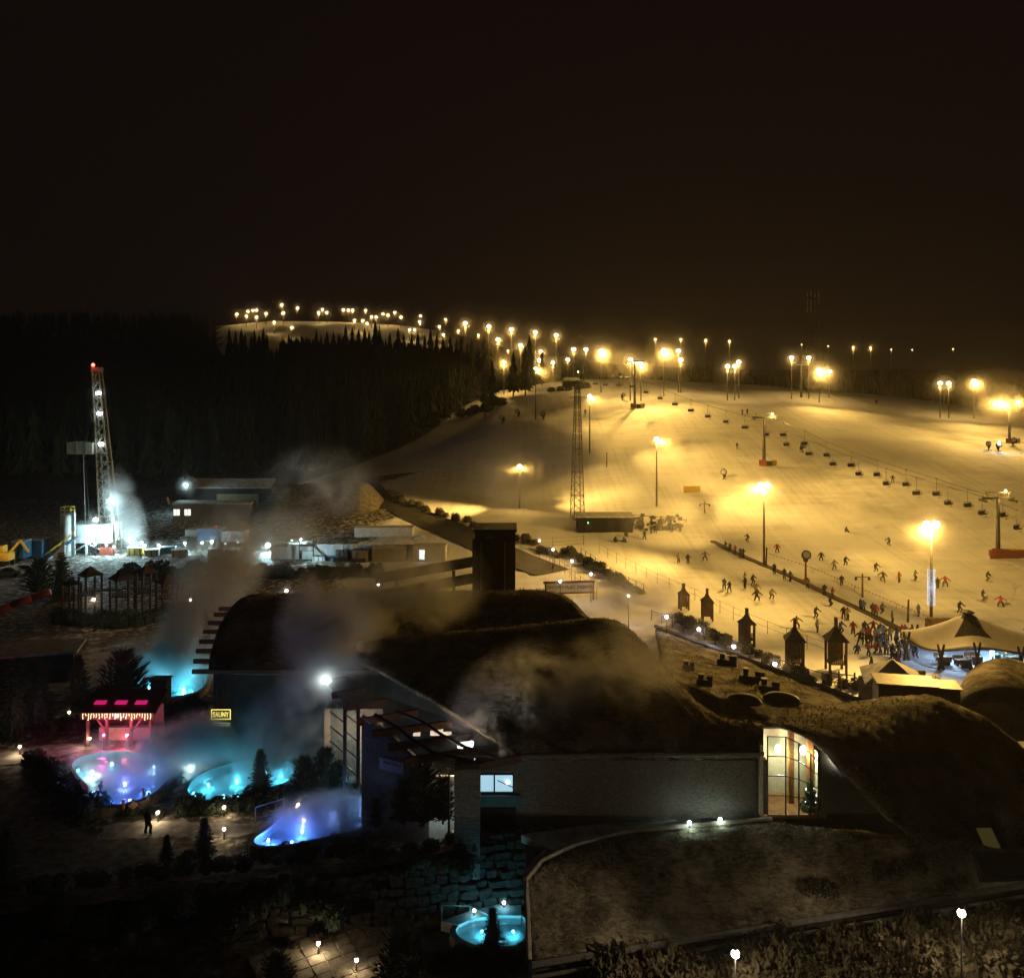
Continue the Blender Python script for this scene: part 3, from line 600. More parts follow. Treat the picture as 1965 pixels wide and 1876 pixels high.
hb, til = on_roof(1925, 1662, ROOFS, -.1); t = thing('roof_hatch', 'large dark hatch box in the grass roof below the skylight', 'hatch', hb); MB().box((0, 0, 0), (4.2, 1.6, .7), tilt=til).build('box', DARKM, t); MB().box(til @ Vector((0, 0, .4)), (3.9, 1.3, .1), tilt=til).build('lid', mat('black_felt', (.02, .02, .02), .9), t)
for i, (u, v, d, sx, sy, sz, lab) in enumerate([(1395, 1275, 77, 2.2, 1.2, .9, 'first roof unit in the dark cluster on the lit flat roof'), (1445, 1308, 72.5, 2.6, 1.4, 1.0, 'second roof unit in the dark cluster on the lit flat roof'), (1475, 1325, 70.5, 2.0, 1.4, .8, 'third roof unit with snowy lid on the lit flat roof'), (1428, 1350, 66, 2.4, 1.5, .7, 'low domed skylight near the edge of the main hall roof'), (1500, 1348, 66.5, 2.8, 1.7, .8, 'low domed skylight right of its neighbour on the lit flat roof'), (1350, 1312, 68.5, 1.5, 1.0, .6, 'small snow capped vent at the edge of the main hall roof'), (1320, 1285, 71, 1.2, .8, .6, 'smallest vent box at the far edge of the lit flat roof')]):
    p, _m = on_roof(u, v, ROOFS, .3); t = thing('roof_vent', lab, 'roof vent', p, -.35, 'vents on the flat roof')
    BLK = mat('black_sheet', (.025, .023, .02), .6, .3, 3); mat('frosted_lid', (.10, .095, .09), .5, .4, 2)
    if 'domed' in lab:
        dm = MB().lathe([(1.0, -.3), (1.0, 0), (.92, .22), (.7, .42), (.35, .55), (.05, .58)], n=14).build('dome', BLK, t, True); dm.scale = (sx * .5, sy * .5, sz * 1.0)
        MB().lathe([(1.1, -.2), (1.1, -.05)], n=14).build('curb', DARKM, t).scale = (sx * .5, sy * .5, sz)
    else:
        MB().box((0, 0, -.1), (sx * .8, sy * .8, sz * .8)).build('casing', BLK, t); MB().bar((-sx * .2, 0, 0), (-sx * .2, 0, sz * .75), .2, .24, n=9).build('pipe_cowl', BLK, t)
        MB().box((sx * .25, .1, sz * .4), (sx * .3, sy * .5, sz * .5)).build('motor_box', BLK, t); MB().lathe([(.3, 0), (.26, .05)], (-sx * .2, 0, sz * .78), 9).build('cap', MATS['zinc'], t)
# small dark bushes and turf on the roofs
def turf(parent, roof, n, seed, hmin, hmax):
    r = np.random.default_rng(seed); me = roof.data; vs = np.array([v.co for v in me.vertices]); fs = [tuple(f.vertices) for f in me.polygons][:len(me.polygons) // 2 - 20]
    ar = np.array([(Vector(vs[f[1]]) - Vector(vs[f[0]])).cross(Vector(vs[f[3]]) - Vector(vs[f[0]])).length for f in fs]); ar /= ar.sum(); q = MB()
    for k in r.choice(len(fs), n, p=ar):
        f = fs[k]; a, b = r.random(2); p = vs[f[0]] * (1 - a) * (1 - b) + vs[f[1]] * a * (1 - b) + vs[f[2]] * a * b + vs[f[3]] * (1 - a) * b
        for _ in range(3):
            an = r.uniform(0, 6.28); h = r.uniform(hmin, hmax); w_ = h * .22; o = np.array((math.cos(an), math.sin(an), 0)); ln = r.normal(0, .35, 2) * h
            q.add([p - o * w_, p + o * w_, p + np.array((ln[0], ln[1], h))], [(0, 1, 2)])
    o = q.build('turf_tufts', mat('turf_blades', (.34, .29, .19), .9, .4, .6), parent); tag(o, kind='stuff'); return o
for i_, r_ in enumerate(ROOFS): turf(lw, r_, (700, 1500, 2200)[i_], 20 + i_, .06, .2)
turf(mh, [c for c in mh.children if c.name.startswith('roof') and not c.name.startswith('roof_')][0], 1900, 31, .08, .26)
turf(bh, [c for c in bh.children if c.name.startswith('roof')][0], 1300, 32, .08, .26)
for i_, (u, v, lab) in enumerate(((1560, 1712, 'left of the two dark shrubs in the middle of the long front roof'), (1590, 1716, 'right of the two dark shrubs in the middle of the long front roof'), (1690, 1680, 'low dark shrub left in the patch on the front roof'), (1725, 1672, 'middle dark shrub in the patch on the front roof'), (1760, 1668, 'right dark shrub in the patch on the front roof'), (1815, 1708, 'small dark shrub near the eave of the front roof'))):
    p, _m = on_roof(u, v, ROOFS); t = thing('roof_shrub', lab, 'shrub', p, i_ * 1.3, 'shrubs on the front roof'); q = MB(); rr = random.Random(i_)
    for k in range(150):
        an = rr.uniform(0, 6.28); zz = rr.random(); rd = .55 * math.sqrt(1 - zz * zz * .8); c = Vector((rd * math.cos(an), rd * math.sin(an), zz * .7)); d = Vector((rr.uniform(-1, 1), rr.uniform(-1, 1), rr.uniform(0, 1))).normalized(); e = d.orthogonal().normalized() * .05; q.add([c - e, c + e, c + d * .28], [(0, 1, 2)])
    q.build('foliage', mat('shrub_dark', (.03, .028, .02), .9), t); MB().bar((0, 0, -.1), (0, 0, .5), .05, .02).build('stem', mat('shrub_dark', (.03, .028, .02), .9), t)
# grey arched wing at the far right
aw = thing('arched_wing', 'grey arched end wall of a further roof at the right edge', 'building')
ac = at(1905, 1385, 74); n_ = 14
arc = [Vector((ac.x + 4.2 * math.cos(math.pi * (1 - k / n_)), 74, ac.z - 1.6 + 3.4 * math.sin(math.pi * k / n_))) for k in range(n_ + 1)]
MB().add(arc + [p + Vector((0, .3, 0)) for p in arc], [tuple(range(n_, -1, -1)), tuple(range(n_ + 1, 2 * n_ + 2))]).build('end_wall', mat('grey_plaster', (.20, .19, .17), .8, .25, 1.5), aw)
MB().grid([[p + Vector((dx, dy, .05)) for p in arc] for dx, dy in ((0, -.25), (3.0, 5), (7, 11))], .35).build('roof', GRASS, aw, True)
# chimney tower behind the back hall
cp = at(950, 1128, 92); zt = at(950, 1022, 92).z
ch = thing('chimney_tower', 'square dark timber clad tower rising behind the grass roof', 'tower', (cp.x, 94.5, 0))
MB().box((0, 0, zt / 2), (4.2, 4, zt)).build('shaft', mat('dark_cladding', (.07, .06, .045), .8, .3, 2, stretch=(6, 6, .5)), ch)
MB().box((0, 0, zt + .12), (4.5, 4.3, .3)).build('cap', DARKM, ch)
for x in (-1.95, 1.45): MB().box((x, -2.1, zt - 4.8), (.85 if x < 0 else .9, .3, 8.2)).build('corner_board', MATS['dark_cladding'], ch)
for x in (-1.45, 1.0): MB().box((x, -2.2, zt - 3.6), (.14, .2, 5.2)).build('light_strip', mat('pale_strip', (.5, .45, .34), .6), ch)
MB().box((-.6, -2.15, zt - .5), (.9, .1, .12)).build('vent_slot', MATS['pale_strip'], ch)
for i, v in enumerate((1086, 1118)):
    a = at(725, v + 20, 97); b = at(908, v - 5, 95); c = (a + b) / 2
    t = tag(MB().box(c, ((b - a).length, .6, 1.0), tilt=Matrix.Rotation(math.atan2(a.z - b.z, b.x - a.x), 3, 'Y')).build('trestle_beam', MATS['dark_cladding']), ('upper' if i == 0 else 'lower') + ' dark beam running left from the chimney tower', 'beam', 'beams left of the tower')
    for k in (.2, .8):
        p = lerp(a, b, k); MB().bar(p - Vector((0, 0, .5)), Vector((p.x, p.y, 0)), .18, n=5).build('prop', MATS['dark_cladding'], t)
# ================================================================== pools
def water_mat():
    m = D.materials.new('pool_water'); m.use_nodes = True; n = m.node_tree.nodes; l = m.node_tree.links; n.clear()
    o = n.new('ShaderNodeOutputMaterial'); t = n.new('ShaderNodeBsdfTransparent'); t.inputs[0].default_value = (.82, .95, .98, 1)
    g = n.new('ShaderNodeBsdfGlossy'); g.inputs['Roughness'].default_value = .08
    tc = n.new('ShaderNodeTexCoord'); nz = n.new('ShaderNodeTexNoise'); nz.inputs['Scale'].default_value = 3.0; nz.inputs['Detail'].default_value = 3; l.new(tc.outputs['Object'], nz.inputs['Vector'])
    bp = n.new('ShaderNodeBump'); bp.inputs['Strength'].default_value = .5; bp.inputs['Distance'].default_value = .15; l.new(nz.outputs[0], bp.inputs['Height']); l.new(bp.outputs[0], g.inputs['Normal'])
    f = n.new('ShaderNodeFresnel'); f.inputs['IOR'].default_value = 1.33; l.new(bp.outputs[0], f.inputs['Normal'])
    mx = n.new('ShaderNodeMixShader'); l.new(f.outputs[0], mx.inputs[0]); l.new(t.outputs[0], mx.inputs[1]); l.new(g.outputs[0], mx.inputs[2]); l.new(mx.outputs[0], o.inputs[0])
    return m
WATER = water_mat(); TILE = mat('pool_tile', (.62, .72, .74), .5, .15, 2.0); RIM = mat('pool_rim', (.24, .22, .2), .7, .3, 3, bump=.3)
LENS_W = emis('pool_lens', (.85, 1, 1), 6)
def smooth_poly(pts, k=2):
    for _ in range(k):
        q = []
        for a, b in zip(pts, pts[1:] + pts[:1]): q += [lerp(a, b, .25), lerp(a, b, .75)]
        pts = q
    return pts
def pool(label, uv, lamps, base=0.0, depth=.6):
    top = base + depth
    pts = smooth_poly([gz(u, v, top) for u, v in uv])
    c = sum(pts, Vector()) / len(pts); t = thing('pool', label, 'pool', (c.x, c.y, base))
    loc = [(p.x - c.x, p.y - c.y) for p in pts]; n = len(loc)
    if sum(a[0] * b[1] - b[0] * a[1] for a, b in zip(loc, loc[1:] + loc[:1])) < 0: loc.reverse()
    MB().add([(x, y, .06) for x, y in loc], [tuple(range(n))]).build('floor', TILE, t)
    wv = [(x, y, .05) for x, y in loc] + [(x, y, depth + .08) for x, y in loc] + [(x + .38 * x / math.hypot(x, y), y + .38 * y / math.hypot(x, y), depth + .08) for x, y in loc] + [(x + .4 * x / math.hypot(x, y), y + .4 * y / math.hypot(x, y), -.05) for x, y in loc]
    MB().add(wv[:2 * n], [((k + 1) % n, k, n + k, n + (k + 1) % n) for k in range(n)]).build('inner_wall', TILE, t)
    MB().add(wv[n:], [(k, (k + 1) % n, n + (k + 1) % n, n + k) for k in range(n)][::1] + [(n + k, n + (k + 1) % n, 2 * n + (k + 1) % n, 2 * n + k) for k in range(n)]).build('rim', RIM, t)
    MB().add([(x, y, depth - .06) for x, y in loc], [tuple(range(n))]).build('water', WATER, t)
    for (u, v, pw, col) in lamps:
        p = gz(u, v, top) - Vector((c.x, c.y, base)); p.z = depth * .55
        MB().ball(p, .10, 8, 5).build('pool_light', emis('lens_%d_%d_%d' % tuple(int(9 * x) for x in col), tuple(.15 + .85 * x for x in col), 5), t, True)
        light('POINT', 'pool_lamp', p + Vector((0, -.05, .22)), pw * (1.9 if base == 0 else 1), col, t, .12)
    return t
CY2 = (.25, .80, 1.0); MAG = (1.0, .06, .38)
pool('nearer kidney shaped pool glowing deep blue, in front of the fairy lit bar', [(133, 1466), (165, 1448), (235, 1440), (310, 1452), (352, 1482), (318, 1500), (300, 1522), (245, 1543), (190, 1548), (150, 1546), (146, 1532), (176, 1516), (150, 1490)],
     [(178, 1478, 110, COOL), (365, 1472, 60, COOL), (296, 1466, 40, COOL), (215, 1460, 30, CY2), (200, 1528, 90, BLUE), (250, 1530, 80, BLUE), (285, 1515, 70, BLUE), (165, 1543, 30, CYAN), (150, 1472, 25, CYAN), (240, 1500, 60, (.25, .3, 1))])
pool('turquoise pool with a curved rim in front of the sauna wall', [(357, 1527), (366, 1500), (400, 1478), (470, 1458), (545, 1462), (566, 1480), (555, 1500), (515, 1512), (470, 1530), (410, 1538)],
     [(372, 1517, 60, CYAN), (430, 1522, 60, CY2), (510, 1478, 60, CY2), (540, 1485, 110, CYAN), (455, 1495, 80, CYAN), (400, 1500, 50, CYAN)])
pool('long blue lit pool wrapped in steam behind the hedge', [(484, 1612), (515, 1592), (555, 1556), (640, 1532), (760, 1530), (868, 1540), (872, 1566), (760, 1580), (690, 1592), (600, 1612), (540, 1624), (494, 1624)],
     [(515, 1606, 120, BLUE), (640, 1566, 90, (.3, .45, 1)), (580, 1590, 120, BLUE), (700, 1560, 110, (.2, .4, 1)), (560, 1610, 90, BLUE), (790, 1545, 90, CYAN), (840, 1552, 120, (.4, .9, 1)), (745, 1545, 60, COOL)])
pool('steaming cyan pool at the left gable of the back hall', [(228, 1330), (245, 1290), (300, 1262), (398, 1250), (400, 1322), (340, 1338), (280, 1342)],
     [(320, 1292, 210, CY2), (372, 1290, 240, CY2), (285, 1318, 130, CYAN), (352, 1318, 210, CYAN), (196, 1330, 0.5, CYAN)][:4])
lp = pool('round edged cyan pool beside the paved court at the bottom', [(872, 1792), (880, 1775), (915, 1763), (960, 1757), (1010, 1752), (1010, 1812), (950, 1820), (900, 1812)],
     [(885, 1798, 45, CY2), (950, 1797, 50, CY2), (985, 1780, 45, CYAN), (925, 1780, 45, CYAN)], base=LOW, depth=.5)
dk = [gz(u, v, LOW + .62) for u, v in ((846, 1766), (905, 1746), (1000, 1722), (1000, 1756), (955, 1755), (905, 1762), (880, 1774))]
pd = thing('pool_deck', 'teal lit tiled deck between wall and round pool', 'deck'); MB().prism([(p.x, p.y) for p in dk], LOW - .2, LOW + .62).build('slab', TILE, pd)
for i, (u, v) in enumerate(((910, 1746), (967, 1731))):
    p = gz(u, v, LOW + .9); t = thing('deck_lamp', ('left' if i == 0 else 'right') + ' bright cyan deck lamp at the back edge of the round pool', 'lamp', (p.x, p.y, LOW + .62), 0, 'pool deck lamps')
    MB().bar((0, 0, 0), (0, 0, .2), .06).build('stem', DARKM, t); MB().ball((0, 0, .28), .12, 8, 6).build('globe', LENS_W, t, True); light('POINT', 'lamp_light', (0, -.3, .35), 5, CYAN, t, .1); BLOOM.append((p.x, p.y, LOW + .9, 1.0))
hr = thing('pool_handrail', 'thin bent steel handrail leading into the round pool', 'handrail'); 
b0_ = gz(848, 1770, LOW + .6); b1_ = gz(902, 1768, LOW + .6)
MB().path([b0_, b0_ + Vector((0, 0, 1.1)), b1_ + Vector((0, 0, 1.0)), b1_ + Vector((1.6, 0, .2))], .035).build('rail', MATS['zinc'], hr); MB().bar(b1_, b1_ + Vector((0, 0, 1)), .03).build('post', MATS['zinc'], hr)

# ================================================================== trees
NEEDLE = mat('needles_dark', (.035, .055, .030), .8, .4, 8); NEEDLE2 = mat('pine_needles', (.045, .065, .04), .8, .4, 8); BARK = mat('bark', (.07, .05, .035), .9, .4, 6)
def conifer_meshes(seed, h, rad_, n_wh, tuft, up=-.25, pine=False):
    r = random.Random(seed); cr = MB()
    for i in range(n_wh):
        t = i / (n_wh - 1); z = h * (.08 + .90 * t); L0 = rad_ * (1 - t) ** (.8 if not pine else .6) + .12
        nb = 12 if not pine else 11
        for k in range(nb):
            a = 2 * math.pi * (k + r.random()) / nb + i; L = L0 * r.uniform(.6, 1.12); sl = (up + .55 * t + r.uniform(-.12, .12)) if not pine else (.25 + .4 * t + r.uniform(-.2, .25))
            d = Vector((math.cos(a), math.sin(a), sl)); s = Vector((-math.sin(a), math.cos(a), 0))
            nt = max(2, int(L / tuft))
            for j in range(1, nt + 1):
                f = j / nt; p = Vector((0, 0, z)) + d * L * f + Vector((0, 0, -.12 * f * L if not pine else .12 * L * f * f))
                w = tuft * r.uniform(.8, 1.45) * (1.15 - .4 * f)
                for sg in (-1, 1):
                    tip = p + d * w * .9 + s * sg * w * r.uniform(.5, 1) + Vector((0, 0, r.uniform(-.25, .2) * w + (.5 * w if pine else 0)))
                    q = p - d * w * .4
                    n = Vector((0, 0, w * .22)); cr.add([q - s * sg * w * .12, q + n, tip, q - n], [(0, 1, 2), (0, 2, 3), (1, 3, 2)])
    cr.lathe([(rad_ * .35, h * .10), (rad_ * .5, h * .16), (rad_ * .42, h * .4), (rad_ * .24, h * .65), (.05, h * .92)], n=8)
    cr.add([(-.08, 0, h * .9), (.08, 0, h * .9), (0, .1, h * .9), (0, 0, h * 1.04)], [(0, 1, 3), (1, 2, 3), (2, 0, 3)])
    tk = MB(); tk.bar((0, 0, -.2), (0, 0, h * .95), h * .022 + .04, .02, n=7)
    for k in range(10):
        a = r.random() * 6.28; z = h * r.uniform(.15, .8); L = rad_ * (1 - z / h) * .8; tk.bar((0, 0, z), (L * math.cos(a), L * math.sin(a), z + L * .1), .03, .01, n=4)
    return tk.mesh('trunk', BARK), cr.mesh('crown', NEEDLE2 if pine else NEEDLE)
CON = [conifer_meshes(1, 6, 1.9, 20, .34), conifer_meshes(2, 6, 1.7, 22, .34), conifer_meshes(3, 6, 2.2, 17, .5, pine=True), conifer_meshes(4, 6, 2.8, 17, .55, pine=True), conifer_meshes(5, 6, 1.5, 12, .45, pine=True)]
def conifer(kind, base, h, label, name='conifer_tree', group=None, rz=None):
    t = thing(name, label, 'tree', base, R.uniform(0, 6) if rz is None else rz, group); s = h / 6
    inst(CON[kind][0], 'trunk', t, scale=s); inst(CON[kind][1], 'crown', t, scale=s); return t
NT = [ # u, v base, v top, base z, kind, label
 (28, 1412, 1262, 0, 0, 'wide dark spruce at the left edge above the garden lamps'), (70, 1400, 1268, 0, 1, 'dark spruce second from the left edge behind the garden'),
 (150, 1358, 1256, 0, 0, 'dark spruce left of the cyan glimpse of the gable pool'), (238, 1362, 1252, 0, 3, 'broad dark pine right of the cyan glimpse of the gable pool'),
 (500, 1532, 1436, 0, 1, 'slim dark spruce standing before the turquoise pool'), (585, 1530, 1452, 0, 2, 'left of the dark pines clustered below the canopy'), (625, 1532, 1438, 0, 2, 'tallest of the dark pines clustered below the canopy'), (650, 1530, 1462, 0, 2, 'right of the dark pines clustered below the canopy'),
 (812, 1580, 1468, None, 3, 'bushy pine backlit in cyan before the lit room'), (850, 1576, 1492, None, 2, 'smaller pine at the right side of the cyan backlit pine'), (775, 1578, 1500, None, 2, 'smaller pine at the left side of the cyan backlit pine'), (721, 1588, 1532, None, 4, 'small sparse pine beside the steaming blue pool'),
 (392, 1640, 1568, 0, 0, 'round dark conifer on the bank below the path'), (320, 1650, 1600, 0, 1, 'small pointed conifer on the bank left of the round one'), (12, 1700, 1588, 0, 0, 'dark spruce at the left edge beside the dim lawn'),
 (945, 1830, 1740, LOW, 1, 'thin spruce silhouetted against the bottom round pool'), (118, 1150, 1060, 0, 0, 'dark tree left of the wooden playground'), (75, 1140, 1075, 0, 3, 'bushy dark tree before the snowy parked cars'),
 (530, 1910, 1830, LOW, 3, 'dark pine shrub at the bottom left of the paved court'), (770, 1900, 1790, LOW, 3, 'round dark shrub right of the paved court'), (640, 1930, 1872, LOW, 0, 'dark treetop at the bottom edge under the court lamps'),
]
for (u, v, vt, z, k, lab) in NT:
    b = at(u, v, 58.5) if z is None else gz(u, v, z); z = b.z; h = at(u, vt, b.y).z - z
    conifer(k, (b.x, b.y, z - .05), h, lab, 'pine_tree' if k > 1 else 'spruce_tree')
# hedges: rows of leafy bushes
def bush_mesh(seed, n=260, s=.14):
    r = random.Random(seed); b = MB()
    for k in range(n):
        a = r.uniform(0, 6.28); zz = r.random() ** .7; rr = math.sqrt(1 - (zz * .9) ** 2) * r.uniform(.55, 1.05)
        p = Vector((rr * math.cos(a), rr * math.sin(a), zz)); o = Vector((r.uniform(-1, 1), r.uniform(-1, 1), r.uniform(0, 1.4))).normalized(); q = o.orthogonal().normalized()
        b.add([p - q * s * .5, p + q * s * .5, p + o * s * 1.7], [(0, 1, 2)])
    b.ball((0, 0, .3), .72, 9, 6, (1, 1, .8))
    return b.mesh('foliage', NEEDLE2)
LEAF = mat('dry_leaves', (.08, .066, .034), .7, .4, 6)
BU = [bush_mesh(k) for k in range(3)]
BL = [bush_mesh(k + 9, 520, .10) for k in range(2)]
for m_ in BL: m_.materials.clear(); m_.materials.append(LEAF)
def hedge(name, label, pts, spacing, s, meshes=BU, jit=.35, rows=1):
    pts = [Vector(p) for p in pts]; L = sum((b - a).length for a, b in zip(pts[:-1], pts[1:])); n = max(2, int(L / spacing))
    rp = resample(pts, n); t = thing(name, label, 'hedge', rp[0])
    for p in rp:
        for q in range(rows):
            o = inst(R.choice(meshes), 'bush', t, p - rp[0] + Vector((R.uniform(-jit, jit), R.uniform(-jit, jit) + q * spacing * .9, -.1)), R.uniform(0, 6)); k = s * R.uniform(.75, 1.3); o.scale = (k, k, k * R.uniform(.8, 1.5))
    return t
hedge('hedge', 'spiky dark hedge in front of the long blue pool', [gz(480, 1636, 0), gz(600, 1632, 0), gz(720, 1606, 0), gz(872, 1584, 0)], .55, .48)
hedge('hedge', 'black hedge round the left end of the blue pool', [gz(60, 1470, 0), gz(100, 1500, 0), gz(120, 1540, 0), gz(170, 1568, 0)], .8, .9, rows=2)
hedge('hedge', 'dark hedge between both pools and the garden path', [gz(200, 1566, 0), gz(300, 1560, 0)], .7, .55)
hedge('hedge', 'dark planting along the front rim of the turquoise pool', [gz(350, 1560, 0), gz(460, 1553, 0), gz(560, 1540, 0)], .7, .7, rows=2)
hedge('hedge', 'low dark planting below the pines at the canopy', [gz(560, 1540, 0), gz(680, 1528, 0)], .7, .7)
hedge('hedge', 'dark shrubs behind the fairy lit bar', [gz(60, 1405, 0), gz(150, 1395, 0), gz(300, 1372, 0), gz(380, 1366, 0)], .9, .8, rows=2)
hedge('hedge', 'long dark hedge on the bank above the retaining wall', [gz(-20, 1712, .7), gz(200, 1688, .7), gz(420, 1662, .8), gz(560, 1648, .8), gz(700, 1628, .9)], .8, .62)
hedge('hedge', 'dark shrubs under the wooden playground', [gz(120, 1195, 0), gz(230, 1205, 0), gz(350, 1180, 0)], 1.2, 1.2, rows=2)
hedge('hedge', 'black shrubs in front of the drilling yard fence', [gz(240, 1102, 0), gz(330, 1110, 0), gz(400, 1104, 0), gz(560, 1110, 0), gz(720, 1108, 0)], 1.6, 1.25, rows=2)
hedge('hedge', 'lamp lit leafy shrubs below the long front roof, at right', [gz(1660, 1905, LOW), gz(1820, 1885, LOW), gz(1990, 1860, LOW)], .9, 1.7, BL, .7, 3)
hedge('hedge', 'dark leafy shrubs at the bottom edge beneath the globe lamp', [gz(1180, 1930, LOW), gz(1400, 1925, LOW), gz(1640, 1905, LOW)], .9, 1.6, BL, .7, 3)
hedge('hedge', 'dry grassy shrubs between court and front roof', [gz(840, 1865, LOW), gz(920, 1860, LOW), gz(1000, 1850, LOW)], .7, .7, BL, .4, 2)
hedge('hedge', 'lit shrub round the lamp left of the court', [gz(560, 1815, LOW), gz(640, 1800, LOW)], .7, .45, BL, .3)
# ================================================================== retaining wall of rough stones
rw = thing('retaining_wall', 'rough dark stone retaining wall below the garden bank', 'wall')
def wtop(x): return float(np.interp(x, [-34, -14, -6, -2, 3], [.7, .9, 1.6, 2.4, 2.6]))
def wxy(x, z=0.0, dy=0.0): return Vector((x, float(WALL(x)) - .75 + dy, z))
XW = np.linspace(-34, 3.2, 30)
MB().grid([[wxy(x, LOW - .2, .35) for x in XW], [wxy(x, wtop(x) - .1, .5) for x in XW]]).build('mortar_core', mat('mortar', (.018, .016, .014), .95), rw)
SM = []
for k in range(6):
    bm = bmesh.new(); bmesh.ops.create_cube(bm, size=1.0); bmesh.ops.bevel(bm, geom=bm.edges[:], offset=.16, segments=1, affect='EDGES')
    for v in bm.verts: v.co += Vector((R.uniform(-.09, .09), R.uniform(-.07, .07), R.uniform(-.09, .09)))
    me = D.meshes.new('stone'); bm.to_mesh(me); bm.free(); me.materials.append(mat('field_stone', (.05, .044, .037), .9, .5, 2.5, bump=.5)); SM.append(me)
ang = math.atan2(.17, 1); ns_ = 0
for row in range(9):
    x = -20 + R.uniform(0, 1)
    while x < 3.0:
        wd_ = R.uniform(.45, 1.35); z = LOW + .3 + row * .58 + R.uniform(-.14, .14)
        if z < wtop(x) and ns_ < 290 and R.random() > .06:
            p = wxy(x + wd_ / 2, z, .15 + row * .025); o = inst(R.choice(SM), 'stone', rw, p); o.rotation_euler = (R.uniform(-.1, .1), R.uniform(-.14, .14), ang + R.uniform(-.18, .18)); o.scale = (wd_ * .98, R.uniform(.35, .65), R.uniform(.42, .72)); ns_ += 1
        x += wd_
BK = MB().grid(wob([[wxy(x, wtop(x) + dz if x < -3 or dz > -.2 else wtop(x), dy) for x in XW] for dy, dz in ((.1, -.15), (.6, .05), (1.4, .05), (2.6, -.5), (4.2, -9))], .08)).build('grass_bank', GRASS, None, True)
for v in BK.data.vertices:
    if v.co.z < -.3: v.co.z = -.05 if v.co.x < -4 else wtop(v.co.x) - .3
tag(BK, 'dark planted bank along the top of the retaining wall', 'bank')
hedge('hedge', 'dark creeping shrubs over the left part of the retaining wall', [wxy(-30 + 3.2 * k, -1.6 + 1.8 * (k % 2), -.2) for k in range(7)], .7, .9)
hedge('hedge', 'dark creeping shrubs over the right part of the retaining wall', [wxy(-8, .6, -.1), wxy(-5.5, 1.4, -.1), wxy(-3, .4, -.1)], .6, .6)
hedge('hedge', 'dark shrubs on the bank below the canopy pines', [wxy(-9, 1.3, .8), wxy(-6, 1.6, .8), wxy(-3.4, 2.2, .8)], .6, .5)
# ================================================================== garden path, court, lamps
def slab(name, label, uv, z, m, kind='structure', h=.05):
    pts = [gz(u, v, z) for u, v in uv]; L_ = sum((b - a).length for a, b in zip(pts, pts[1:] + pts[:1])); pts = resample(pts + pts[:1], max(24, int(L_ / .45)))[:-1]
    o = MB().prism([(p.x + R.uniform(-.22, .22), p.y + R.uniform(-.22, .22)) for p in pts], z - .2, z + h).build(name, m); return tag(o, label, kind=kind)
PATHM = mat('snowy_paving', (.34, .32, .30), .8, .45, 1.3, bump=.4)
slab('path', 'trampled garden path past the standing walker', [(190, 1585), (300, 1572), (440, 1580), (560, 1572), (560, 1590), (440, 1606), (300, 1606), (200, 1612)], 0, PATHM, h=.03)
slab('lawn', 'dim frosty lawn at lower left', [(-60, 1560), (100, 1575), (200, 1613), (300, 1607), (390, 1640), (300, 1652), (-60, 1700)], 0, mat('frosty_lawn', (.20, .20, .17), .9, .5, 1.6, bump=.6), h=.02)
slab('path', 'lamp lit path at the left edge of the garden', [(-60, 1445), (60, 1432), (170, 1425), (160, 1440), (60, 1462), (-60, 1475)], 0, PATHM, h=.03)
court = slab('court', 'paved court at the bottom with snow between slabs', [(520, 1840), (600, 1815), (720, 1800), (760, 1835), (700, 1862), (640, 1900), (480, 1900)], LOW, mat('snowy_court', (.40, .38, .33), .85, .4, 1.0, bump=.4), h=.02)
PV = []
for k in range(3): bm = bmesh.new(); bmesh.ops.create_cube(bm, size=1); bmesh.ops.bevel(bm, geom=bm.edges[:], offset=.05, segments=1, affect='EDGES'); me = D.meshes.new('paver'); bm.to_mesh(me); bm.free(); me.materials.append(mat('paver_stone', (.30, .27, .22), .8, .35, 2)); PV.append(me)
o0 = gz(590, 1880, LOW)
for i in range(9):
    for j in range(6):
        q = o0 + Matrix.Rotation(.55, 3, 'Z') @ Vector(((i - 2) * .98, (j - 1.5) * .92, 0))
        o = inst(R.choice(PV), 'paver', court, (q.x, q.y, LOW + .03 + R.uniform(-.01, .02)), .55 + R.uniform(-.03, .03)); o.scale = (.88, .82, .1)
def bollard(u, v, z, label, pw, col=WARM, h=.7, r=.12, group='garden lamps', mist=1.0, name='garden_lamp', es=10):  # mist sets the radius of an added bloom volume
    p = gz(u, v, z + h); t = thing(name, label, 'lamp', (p.x, p.y, z), 0, group)
    MB().bar((0, 0, 0), (0, 0, h - r * .5), .06 if h < 1.5 else .05, .05 if h < 1.5 else .035, n=8).build('post', DARKM, t)
    MB().ball((0, 0, h), r, 10, 7).build('globe', emis('globe_warm' if col == WARM else 'globe_%d' % int(col[2] * 100), tuple(.3 + .7 * c for c in col), es), t, True)
    MB().lathe([(r * .45, 0), (r * .5, .03), (.02, .08)], (0, 0, h + r * .93), 8).build('cap', DARKM, t)
    light('POINT', 'lamp_light', (0, -r - .08, h), pw, col, t, .08)
    if mist: BLOOM.append((p.x, p.y, z + h, mist))
    return t
